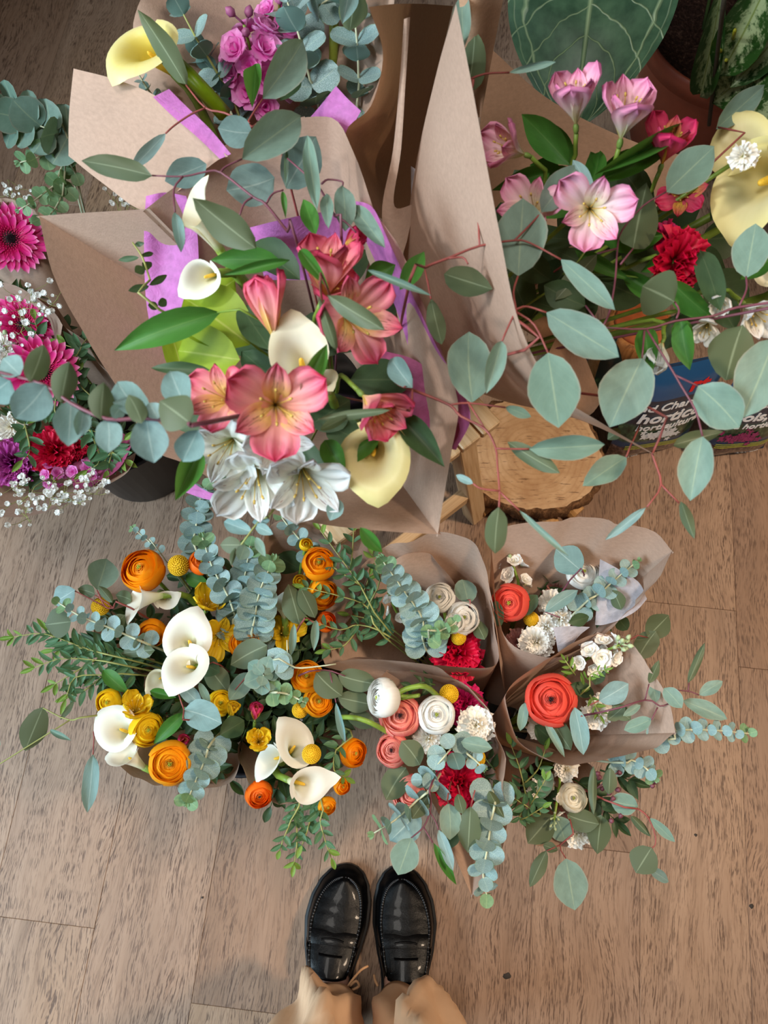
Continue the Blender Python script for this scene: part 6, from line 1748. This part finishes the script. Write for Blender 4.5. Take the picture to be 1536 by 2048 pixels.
for (px, py, z, d, fc, op, lb, lv) in ((440, 912, .885, 150, (-.4, -.5), .8, 'white alstroemeria at the left of the white group, with green ribs', [(400, 900, 350, 1002, 48, .88, 'green'), (390, 905, 360, 960, 30, .87, 'green')]),
                                       (560, 892, .90, 140, (.2, -.3), .8, 'white alstroemeria just under the big coral one', []),
                                       (500, 990, .87, 165, (-.2, -.9), .8, 'white alstroemeria hanging lowest at the front', []),
                                       (615, 985, .88, 165, (.2, -.8), .8, 'white alstroemeria hanging beside the yellow calla', [(650, 880, 690, 960, 46, .87, 'green')])):
    alstroemeria(px, py, z, d, fc, 'white', lb, B, op, None, lv)
calla((440, 500, .88), (395, 425, .92), 150, (.6, .9), 'cream', 'cream calla at the upper left of the central bouquet, half behind a dark leaf', B, 'tight', width=1.15)
calla((440, 545, .87), (385, 560, .90), 110, (-.8, -.6), 'white', 'white calla lobe below the upper left calla', B, 'cup')
calla((612, 770, .86), (590, 655, .935), 165, (-.2, 1.0), 'cream', 'cream calla seen from behind in the middle of the central bouquet', B, 'cup', width=1.1)
calla((660, 790, .84), (640, 745, .88), 90, (.4, -.6), 'cream', 'cream calla lobe below the middle calla', B, 'cup')
calla((748, 890, .83), (742, 945, .92), 196, (.10, -1.0), 'yellow', 'pale yellow calla facing up at the front corner of the paper', B, 'wide', width=.80)
branch('lime green leaves at the left of the coral alstroemeria', .84, [[(520, 700), (440, 620), (400, 560)]], [(500, 690, 365, 590, 130, 'l', .02), (480, 720, 350, 700, 120, 'l', .03), (380, 800, 330, 620, 55, 'l', -.04), (470, 560, 390, 600, 80, 'l')], B, stem='greenstem')
branch('dark green pointed leaf reaching left across the brown paper', .90, [[(520, 640), (435, 625)]], [(440, 625, 222, 700, 62, 'g'), (480, 610, 540, 700, 60, 'd', -.03), (420, 740, 300, 735, 26, 'd')], B, stem='greenstem')
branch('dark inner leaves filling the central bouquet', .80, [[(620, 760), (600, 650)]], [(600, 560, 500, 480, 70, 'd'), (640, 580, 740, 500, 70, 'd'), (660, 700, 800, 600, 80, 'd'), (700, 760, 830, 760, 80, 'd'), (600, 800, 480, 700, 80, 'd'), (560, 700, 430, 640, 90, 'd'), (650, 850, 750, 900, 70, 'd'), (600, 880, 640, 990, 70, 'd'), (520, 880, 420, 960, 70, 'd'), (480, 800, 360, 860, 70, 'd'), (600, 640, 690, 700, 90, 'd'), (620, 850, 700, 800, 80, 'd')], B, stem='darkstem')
branch('long red twig with grey leaves arching over the bright paper at upper left', .935, [[(592, 479), (575, 463), (531, 408), (506, 394), (442, 345), (410, 344), (366, 353), (304, 351)], [(366, 353), (348, 378), (350, 424)], [(506, 394), (489, 406), (479, 432)], [(533, 406), (546, 387), (567, 380)], [(440, 346), (452, 333), (484, 318)]],
       [(304, 351, 164, 322, 46, 'b'), (484, 318, 606, 228, 78), (413, 328, 330, 362, 58, 'B', -.02), (350, 424, 362, 504, 24, 'B', -.02), (549, 356, 453, 380, 86, 'B', -.03), (565, 382, 572, 434, 12, 'g'), (512, 497, 388, 400, 66, 'b', .02)], B, stem='plumstem')
branch('second red twig with tall grey leaves at the back of the central bouquet', .925, [[(683, 476), (669, 432), (643, 382), (617, 354), (575, 317)], [(643, 368), (656, 359), (684, 363), (685, 372)], [(669, 432), (690, 443), (712, 465)]],
       [(572, 377, 632, 274, 82, 'B', -.03), (635, 420, 614, 268, 32, '', .01), (685, 371, 690, 462, 46), (652, 388, 657, 452, 26), (770, 496, 700, 405, 38), (572, 376, 576, 284, 9)], B, stem='plumstem')
branch('olive blade leaves among the coral blooms', .965, [[(640, 570), (660, 590)]], [(655, 590, 770, 660, 40, 'b'), (672, 700, 640, 600, 24, 'b'), (735, 540, 860, 590, 15), (600, 790, 652, 690, 38, 'gd'), (780, 820, 635, 838, 20, 'b'), (640, 860, 700, 830, 20, 'b')], B)
branch('pale cut leaf and twigs over the rose tissue', .90, [[(790, 815), (820, 818), (825, 779)], [(855, 560), (862, 598)], [(862, 598), (850, 540)]], [(825, 776, 778, 714, 46, 'B'), (862, 598, 884, 692, 36, 'b', -.02)], B)
# big blurred arm of eucalyptus on the left
o = branch('near eucalyptus arm with big paired leaves sweeping out to the left edge', .985, [[(430, 842), (375, 845), (290, 836), (215, 838), (140, 805), (85, 768), (-20, 740)]],
       [(q[0], q[1], q[0] + (q[2] - q[0]) * 1.12, q[1] + (q[3] - q[1]) * 1.12, q[4] * 1.2) + tuple(q[5:]) for q in [(60, 764, 84, 698, 40, 'b'), (92, 770, 36, 830, 66, 'B'), (122, 806, 136, 732, 42, 'b'), (142, 800, 137, 882, 52, 'B'), (168, 815, 160, 868, 28, 'B'), (202, 840, 206, 774, 42, 'b'), (216, 838, 216, 898, 46, 'B'), (288, 836, 240, 770, 56, 'B'),
        (284, 846, 260, 796, 34, 'b', .01), (226, 836, 244, 814, 26, 'B'), (292, 834, 306, 916, 62, 'B'), (316, 838, 300, 808, 30, 'B'), (380, 846, 328, 808, 66, 'b', .012), (372, 816, 342, 746, 52, 'B'), (396, 860, 368, 918, 50, 'B'), (20, 760, -30, 790, 60, 'B'), (40, 750, 10, 720, 44, 'B')]], B, stem='plumstem', r=.0017)
branch('small near leaves hanging in front of the silvery columns', .82, [[(560, 1000), (520, 1040), (482, 1090)]], [(505, 1065, 445, 1042, 32, 'B'), (510, 1050, 545, 1068, 22, 'B'), (482, 1090, 440, 1090, 34, 'b'), (490, 1090, 478, 1120, 30), (512, 1075, 530, 1112, 18), (470, 1095, 462, 1130, 12, 'b'), (680, 1000, 660, 1040, 34, 'B', .03), (720, 1055, 765, 1105, 30, 'g', .03), (505, 1045, 540, 1040, 18, 'B')], B, stem='olivestem')
branch('edge on sprig of thin paired leaves lying on the brown paper', .87, [[(320, 620), (300, 560), (285, 515), (265, 485)]], [(298, 572, 256, 582, 16), (298, 570, 336, 550, 14), (288, 535, 270, 545, 20), (284, 525, 304, 535, 20), (278, 515, 237, 520, 12), (280, 512, 308, 506, 10), (270, 490, 288, 486, 10), (316, 612, 296, 610, 18), (316, 610, 334, 600, 18)], B, stem='olivestem', mat='dark')

# ================================================================== magenta bouquet, back left
B = SF(-.04, .03)
stock((525, 190, .77), (488, 50, .85), 82, 20, 'magenta', 'large magenta stock spike at the top of the picture', B, buds=3, spread=1.2)
rD = stock((560, 120, .76), (560, -10, .83), 66, 12, 'magenta', 'second magenta stock spike behind the eucalyptus stems', B, buds=3)
rC = calla((352, 150, .84), (262, 70, .905), 176, (-.6, -.9), 'lemon', 'yellow calla with a curled lip at the upper left', SF(-.06, .04), 'wide', stem_r=.0055, width=.82)
tube_part('stem', [W(340, 115, .84), W(372, 145, .84), W(405, 180, .83), W(450, 230, .80)], .0085, .0095, plain('lime_stem', (128, 160, 20), .35, trans=.1), rC)
tube_part('stem', [W(668, -30, .84), W(668, 60, .81), W(667, 140, .77)], .006, .006, plain('moss_stem', (136, 146, 54), .4), rD)
baby_branch([(480, 235, .76), (440, 155, .80), (390, 72, .84), (345, -15, .87)], 50, 40, 'blue grey eucalyptus stem beside the yellow calla', B, flat=.35, size_end=.95, stem='olivestem', tipmat='baby')
baby_branch([(640, 240, .75), (620, 160, .80), (598, 72, .84), (575, 5, .86)], 62, 34, 'blue grey eucalyptus stem right of the magenta stock', B, flat=.35, size_end=.9, stem='palestem', tipmat='baby')
baby_branch([(712, 230, .76), (717, 150, .80), (712, 60, .84), (700, -20, .86)], 52, 32, 'blue grey eucalyptus stem next to the brown flap', B, flat=.3, size_end=1.0, stem='palestem', tipmat='baby')
baby_branch([(470, 245, .76), (445, 190, .78), (420, 130, .80), (400, 100, .81)], 44, 20, 'low eucalyptus stem left of the magenta stock', B, flat=.3, size_end=.9, tipmat='baby')
baby_branch([(600, 40, .82), (640, 10, .84), (690, -20, .86)], 50, 30, 'eucalyptus leaves along the top edge', B, flat=.5, size_end=1.0, tipmat='baby')
branch('grey leaf twig over the magenta stock and violet tissue', .90, [[(560, 290), (505, 254), (450, 226), (411, 216), (372, 170)], [(500, 246), (498, 240), (525, 198)], [(411, 216), (383, 228), (350, 250), (331, 267)]],
       [(525, 197, 612, 78, 72), (505, 266, 436, 256, 62, 'B'), (372, 170, 283, 26, 46, 'b'), (331, 267, 260, 342, 26, 'B'), (712, -30, 700, 66, 56, 'b'), (700, -30, 688, 40, 40, 'B'), (505, 215, 512, 135, 36, 'g', -.02), (560, 200, 600, 140, 40, 'd', -.06)], B)
branch('glossy green leaf under the eucalyptus next to the brown flap', .76, [[(720, 220), (735, 90)]], [(735, 250, 735, 60, 70, 'l'), (690, 230, 690, 100, 50, 'd')], B, stem='greenstem')
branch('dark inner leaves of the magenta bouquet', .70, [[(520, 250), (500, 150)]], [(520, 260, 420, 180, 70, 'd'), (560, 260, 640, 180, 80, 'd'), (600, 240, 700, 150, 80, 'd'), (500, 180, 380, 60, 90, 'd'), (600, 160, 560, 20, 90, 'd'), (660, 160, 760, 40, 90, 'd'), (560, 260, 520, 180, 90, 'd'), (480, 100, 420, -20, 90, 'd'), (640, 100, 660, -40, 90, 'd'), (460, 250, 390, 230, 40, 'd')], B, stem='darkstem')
baby_branch([(330, 240, .78), (310, 200, .80), (290, 170, .82), (275, 145, .83)], 26, 22, 'little sprig in front of the back paper below the yellow calla', B, size_end=.6, flat=.3)
# round leaved eucalyptus at the left edge
GB = Gf(-.03, .12)
baby_branch([(135, 275, .52), (95, 258, .54), (45, 238, .55), (-30, 215, .55)], 62, 17, 'dense round leaved eucalyptus branch entering at the left edge', GB, size_end=.95, mat='silver', tipmat='silver', aspect=1.1)
baby_branch([(140, 300, .50), (110, 300, .51), (75, 315, .52), (40, 325, .52)], 38, 26, 'small green eucalyptus twig below the dense branch', GB, mat='babynew', size_end=.6)
baby_branch([(150, 345, .48), (110, 370, .49), (70, 400, .50), (38, 420, .50)], 28, 24, 'drooping green eucalyptus twig above the gerbera', GB, mat='babynew', size_end=.6)
baby_branch([(145, 350, .47), (125, 390, .48), (100, 430, .49), (68, 440, .49)], 28, 22, 'lowest green eucalyptus twig touching the brown paper corner', GB, mat='babynew', size_end=.7)

# ================================================================== gerberas and carnations, left
B = Gf
gerbera(22, 478, .42, 140, (0, .15), 'dark pink gerbera in its own paper cone at the left edge', Gf(-.05, .09))
gerbera(86, 745, .43, 150, (.1, .1), 'bright pink gerbera with pale petal tips in the middle left', B(-.02, .02))
gerbera(48, 650, .40, 130, (-.1, .3), 'pink gerbera behind the white sprays at left', B(-.03, .05))
carnation(110, 900, .40, 92, (0, .1), 'red', 'crimson carnation in the middle of the left bouquet', B(0, -.02))
carnation(18, 925, .39, 92, (-.2, 0), 'purple', 'purple pink carnation at the left edge', B(-.04, -.02))
carnation(150, 895, .38, 60, (.2, .2), 'red', 'dark crimson carnation under the near eucalyptus arm', B(.01, -.01))
stock((160, 945, .37), (205, 950, .39), 34, 9, 'magenta', 'purple stock along the rolled paper rim', B(.03, -.03), buds=3)
stock((105, 945, .37), (112, 965, .39), 32, 7, 'magenta', 'pink stock florets below the crimson carnation', B(0, -.03), buds=2)
carnation(92, 650, .40, 44, (.5, .2), 'magenta', 'magenta carnation behind the white sprays', B(-.02, .05), n=18)
stock((20, 720, .38), (10, 665, .41), 46, 7, 'white', 'white flowers among the gerberas at the left edge', B(-.04, .03), buds=3)
carnation(20, 850, .38, 56, (-.1, .2), 'white', 'white carnation half hidden at the left edge', B(-.04, .0), n=16)
carnation(8, 420, .40, 60, (0, .5), 'dusk', 'dusty pink bloom above the dark pink gerbera', Gf(-.06, .1), n=18)
SP = [([[(150, 880, .38), (180, 860, .40), (215, 880, .41)], [(180, 860, .40), (200, 920, .40), (175, 940, .40)]], 'pointed green sprig right of the crimson carnation'),
      ([[(60, 890, .38), (50, 850, .41), (40, 820, .42)], [(50, 850, .41), (60, 900, .41), (45, 920, .41)]], 'pointed green sprig left of the crimson carnation'),
      ([[(200, 940, .38), (225, 900, .40), (248, 880, .41)], [(225, 900, .40), (215, 940, .40)], [(225, 905, .40), (250, 920, .40)]], 'pointed green sprig inside the rolled rim'),
      ([[(130, 840, .38), (110, 810, .41), (120, 780, .42)], [(110, 810, .40), (80, 830, .41)]], 'pointed green sprig under the bright gerbera'),
      ([[(150, 760, .38), (160, 700, .41), (175, 675, .42)], [(160, 700, .40), (130, 690, .41)]], 'pointed green sprig against the brown paper edge'),
      ([[(190, 800, .37), (160, 770, .39), (155, 740, .40)]], 'dim pointed sprig under the near eucalyptus arm'),
      ([[(90, 690, .39), (75, 660, .42), (70, 640, .42)]], 'short sprig beside the magenta carnation')]
for sts, lb in SP:
    spray(sts, 40, 20, lb, B(0, 0), None, 'parvi', .42, stem='olivestem')
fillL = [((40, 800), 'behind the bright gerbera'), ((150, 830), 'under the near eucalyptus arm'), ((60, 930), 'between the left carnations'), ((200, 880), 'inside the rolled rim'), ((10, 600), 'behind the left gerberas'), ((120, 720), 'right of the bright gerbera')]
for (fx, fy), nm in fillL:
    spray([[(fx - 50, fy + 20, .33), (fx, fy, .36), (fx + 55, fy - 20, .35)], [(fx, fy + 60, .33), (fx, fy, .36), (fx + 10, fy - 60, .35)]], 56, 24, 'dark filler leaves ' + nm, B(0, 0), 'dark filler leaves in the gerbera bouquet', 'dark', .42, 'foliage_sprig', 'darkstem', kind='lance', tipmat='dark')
babys_breath([[(90, 960, .40), (60, 990, .42), (20, 1010, .43), (-10, 1040, .43)], [(60, 990, .42), (50, 1020, .43), (60, 1045, .43)], [(60, 980, .42), (20, 970, .43)]], 11, 12, "white baby's breath hanging lowest at the left, over the floor", B(-.02, -.03), "baby's breath sprays")
babys_breath([[(120, 950, .40), (110, 990, .42), (95, 1020, .43)], [(110, 985, .42), (140, 1000, .43), (165, 1010, .43)], [(110, 985, .42), (80, 1000, .43)]], 11, 12, "white baby's breath over the rim below the crimson carnation", B(0, -.03), "baby's breath sprays")
babys_breath([[(150, 950, .40), (130, 980, .42), (140, 1000, .43)], [(130, 975, .42), (170, 985, .42), (200, 990, .42)], [(150, 960, .41), (200, 960, .42)]], 10, 11, "white baby's breath along the rolled paper rim", B(.01, -.03), "baby's breath sprays")
babys_breath([[(60, 690, .42), (50, 640, .45), (30, 590, .46)], [(50, 640, .45), (90, 620, .46), (115, 600, .46)], [(50, 650, .45), (60, 610, .46), (70, 580, .46)]], 12, 12, "white baby's breath in front of the pink paper fold", B(-.03, .04), "baby's breath sprays")
babys_breath([[(40, 740, .42), (20, 710, .44), (5, 680, .45)], [(20, 710, .44), (60, 690, .45)], [(30, 720, .43), (10, 740, .44)]], 9, 12, "white baby's breath beside the bright gerbera", B(-.03, .03), "baby's breath sprays")
babys_breath([[(60, 420, .42), (30, 400, .45), (10, 380, .46)], [(30, 400, .45), (40, 375, .46)]], 7, 9, "faint baby's breath above the dark pink gerbera", Gf(-.05, .1), "baby's breath sprays")
babys_breath([[(240, 440, .40), (235, 410, .42), (228, 398, .42)], [(240, 440, .40), (262, 412, .42)]], 6, 10, "tuft of baby's breath behind the top of the brown paper", Gf(.03, .1), "baby's breath sprays")

# ================================================================== pale pink bouquet, right
B = SF(.05, -.01)
alstroemeria(1148, 170, .95, 140, (-.05, 1.1), 'pink', 'tall pale pink alstroemeria furthest left against the veined leaf', B, 0.75, None, [(1140, 330, 1040, 225, 60, .88, 'green'), (1150, 330, 1080, 240, 44, .87, 'green')], spin=.2)
alstroemeria(1258, 195, .95, 150, (.2, 1.0), 'pink', 'tall pale pink alstroemeria right of the furthest left one', B, 0.75, None, [(1190, 350, 1395, 240, 34, .89, 'green'), (1190, 365, 1350, 290, 36, .88, 'green')], spin=.6)
alstroemeria(995, 288, .92, 116, (-1.3, .5), 'pink', 'pale pink alstroemeria pointing left at the paper edge', B, 0.45, None, [(1100, 345, 985, 380, 40, .86, 'green'), (1120, 350, 1060, 330, 50, .85, 'green')], spin=.3)
alstroemeria(1052, 408, .92, 130, (-.3, .3), 'pink', 'pale pink alstroemeria half behind a grey leaf', B, 0.9, spin=.1)
alstroemeria(1186, 425, .945, 150, (.1, -.1), 'pink', 'open pale pink alstroemeria facing up', B, 1.0, None, [(1180, 380, 1200, 300, 36, .87, 'green'), (1150, 500, 1260, 560, 30, .85, 'green')], spin=.35)
alstroemeria(1346, 262, .91, 128, (.3, .9), 'hot', 'hot pink alstroemeria with a yellow throat', B, 0.75, spin=.2)
alstroemeria(1365, 385, .86, 90, (0, .2), 'hot', 'dark pink alstroemeria inside the cream calla', B, 0.8)
alstroemeria(1440, 612, .87, 60, (-.2, -.5), 'white', 'wilted white bloom on the purple twig', B, 0.6)
alstroemeria(1410, 665, .86, 70, (-.2, -.7), 'white', 'small white bloom hanging under the purple twig', B, 0.6)
alstroemeria(1520, 640, .86, 110, (.6, -.6), 'white', 'white alstroemeria at the right edge under the purple twig', B, 0.6, None, [(1290, 655, 1300, 760, 44, .85, 'green'), (1360, 640, 1375, 730, 40, .87, 'green')])
alstroemeria(1310, 720, .85, 84, (-.5, -1.2), 'white', 'closed cream bloom hanging above the charcoal bag', B, 0.2)
calla((1580, 340, .85), (1392, 405, .91), 268, (-.25, -1.0), 'yellow', 'large pale yellow calla with a pointed lip at right', B, 'cup', width=.95)
calla((1510, 360, .84), (1470, 265, .885), 150, (-.2, 1.0), 'yellow', 'pale yellow calla behind the large one', B, 'wide', width=.8)
calla((1560, 560, .82), (1528, 500, .88), 110, (.2, .8), 'cream', 'cream calla at the right edge below the yellow ones', B, 'cup')
carnation(1488, 310, .92, 56, (.1, .1), 'white', 'small white bloom between the two yellow callas', B, n=14)
carnation(1384, 525, .87, 128, (.9, -.1), 'red', 'bright red carnation seen from the side under the yellow calla', B, leaves=[(1330, 520, 1280, 545, 30, .84, 'green')])
carnation(1330, 480, .83, 60, (-.5, -.5), 'magenta', 'dark red bloom behind the long twig', B, n=16)
branch('lance leaves in the heart of the pale pink bouquet', .84, [[(1130, 560), (1180, 380)], [(1150, 540), (1320, 560)]],
       [(1180, 400, 1000, 420, 50, 'g'), (1180, 420, 1100, 330, 54, 'g'), (1180, 370, 1300, 300, 40, 'g'), (1200, 380, 1180, 300, 40, 'g', .02), (1160, 480, 1010, 470, 50, 'd'), (1200, 480, 1330, 470, 50, 'g'), (1240, 560, 1110, 500, 50, 'd'), (1330, 600, 1240, 540, 40, 'g'), (1400, 500, 1440, 620, 50, 'd', .03), (1340, 560, 1430, 640, 50, 'g', .02), (1480, 560, 1540, 520, 40, 'g', .03), (1400, 600, 1330, 700, 50, 'd'), (1240, 500, 1350, 540, 60, 'd', -.04), (1100, 560, 1030, 500, 60, 'd', -.04), (1200, 600, 1100, 580, 60, 'd', -.05), (1300, 420, 1240, 330, 60, 'd', -.04), (1420, 440, 1500, 360, 60, 'd', -.04), (1470, 660, 1420, 560, 60, 'd', -.03), (1180, 640, 1060, 600, 50, 'd', -.05)], B, stem='greenstem')
branch('dark leaves added to deepen the shade inside the pale pink bouquet', .74, [[(1060, 640), (1180, 480), (1300, 420)]],  # dark leaf colour put in to make the bouquet's inside read as shaded
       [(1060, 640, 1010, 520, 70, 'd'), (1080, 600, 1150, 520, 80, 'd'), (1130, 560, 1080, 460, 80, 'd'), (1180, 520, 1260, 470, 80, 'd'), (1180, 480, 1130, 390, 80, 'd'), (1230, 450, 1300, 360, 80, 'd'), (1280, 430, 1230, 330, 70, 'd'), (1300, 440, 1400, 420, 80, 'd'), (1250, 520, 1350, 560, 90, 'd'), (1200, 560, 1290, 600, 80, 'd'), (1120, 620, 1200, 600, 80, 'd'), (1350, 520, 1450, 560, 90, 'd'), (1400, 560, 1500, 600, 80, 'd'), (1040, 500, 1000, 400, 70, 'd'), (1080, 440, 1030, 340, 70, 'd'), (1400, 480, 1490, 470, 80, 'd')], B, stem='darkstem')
branch('long red twig with large silver leaves across the tan cone', .93, [[(820, 560), (850, 535), (895, 517), (959, 492), (1029, 481), (1060, 486), (1122, 519)], [(1029, 481), (1058, 452), (1082, 426)], [(895, 517), (925, 515), (936, 528)], [(959, 492), (956, 440), (948, 416)]],
       [(1122, 519, 1230, 620, 42), (1082, 424, 1156, 332, 62), (948, 416, 906, 300, 24, 'b'), (888, 548, 982, 578, 58, 'b'), (1185, 382, 1146, 320, 28, 'B', -.02)], B)
branch('red forked twig with broad leaves in the middle right', .925, [[(1050, 700), (1034, 640), (1032, 619), (1027, 584), (1036, 552)], [(1032, 619), (1054, 613), (1093, 625)], [(1034, 625), (1069, 650), (1096, 706)], [(1032, 622), (1018, 650), (1004, 682)]],
       [(1036, 552, 1047, 398, 106), (1093, 625, 1238, 714, 78), (1096, 706, 1118, 856, 100), (1003, 682, 975, 783, 38)], B)
branch('red twig trailing down past the stool with spread leaves', .88, [[(800, 770), (836, 784), (899, 810), (921, 832), (970, 858), (991, 895), (995, 933), (999, 982), (998, 1015)], [(1000, 984), (1039, 1021)], [(999, 982), (962, 977), (946, 967)], [(991, 897), (1030, 898), (1058, 898)], [(899, 810), (937, 806), (1011, 815)], [(937, 806), (973, 862)]],
       [(945, 806, 938, 662, 96), (998, 1014, 990, 1108, 46, 'b'), (1039, 1021, 1136, 1112, 14), (946, 967, 912, 950, 16, 'B'), (1058, 898, 1212, 890, 50), (1015, 884, 1120, 946, 36, 'b'), (1011, 814, 1062, 834, 22)], B)
branch('purple twig at the right edge carrying big silver leaves', .90, [[(1560, 612), (1474, 615), (1426, 632), (1351, 642), (1291, 658), (1205, 655)], [(1479, 611), (1493, 579), (1492, 553)], [(1353, 637), (1358, 620), (1349, 603)], [(1289, 662), (1284, 716)], [(1294, 660), (1342, 737), (1363, 773), (1391, 821), (1405, 872)], [(1351, 751), (1396, 772)], [(1205, 655), (1220, 621), (1231, 555), (1235, 496), (1244, 461), (1286, 412), (1332, 384)], [(1235, 497), (1194, 507)], [(1241, 529), (1266, 497)], [(1200, 650), (1171, 611)]],
       [(1492, 556, 1512, 448, 72), (1349, 603, 1284, 572, 92, 'b'), (1284, 717, 1220, 852, 104), (1405, 873, 1380, 1000, 66), (1396, 772, 1478, 856, 90), (1550, 676, 1486, 834, 98, '', .02), (1484, 650, 1450, 764, 92, 'b', -.02), (1333, 384, 1428, 294, 76), (1267, 497, 1290, 376, 86, 'b', -.03), (1194, 508, 1111, 600, 42, 'b', -.04), (1170, 612, 1088, 570, 62, 'd', -.06), (1362, 640, 1378, 740, 44, 'gd', -.01)], B, stem='plumstem')
branch('red twig hanging over the floor near the orchid bags', .84, [[(1270, 800), (1304, 908), (1322, 969), (1294, 1014)], [(1322, 969), (1358, 1006)], [(1280, 850), (1262, 890), (1252, 915)]],
       [(1292, 1015, 1210, 1080, 19, 'B'), (1362, 1003, 1388, 1076, 23, 'b'), (1252, 914, 1168, 970, 50), (1346, 890, 1442, 864, 32, 'b'), (1240, 860, 1216, 878, 24, 'b')], B)
branch('grey leaves standing at the top above the tan cone', .95, [[(932, 240), (926, 164), (929, 98)], [(927, 164), (969, 148), (1019, 145)]], [(929, 98, 924, -18, 40), (1019, 145, 1112, 124, 15), (934, 190, 950, 64, 56, 'b', -.03)], B)
branch('half lit grey leaf in front of the variegated plant', .88, [[(1420, 330), (1434, 254)]], [(1432, 258, 1528, 172, 48)], B)
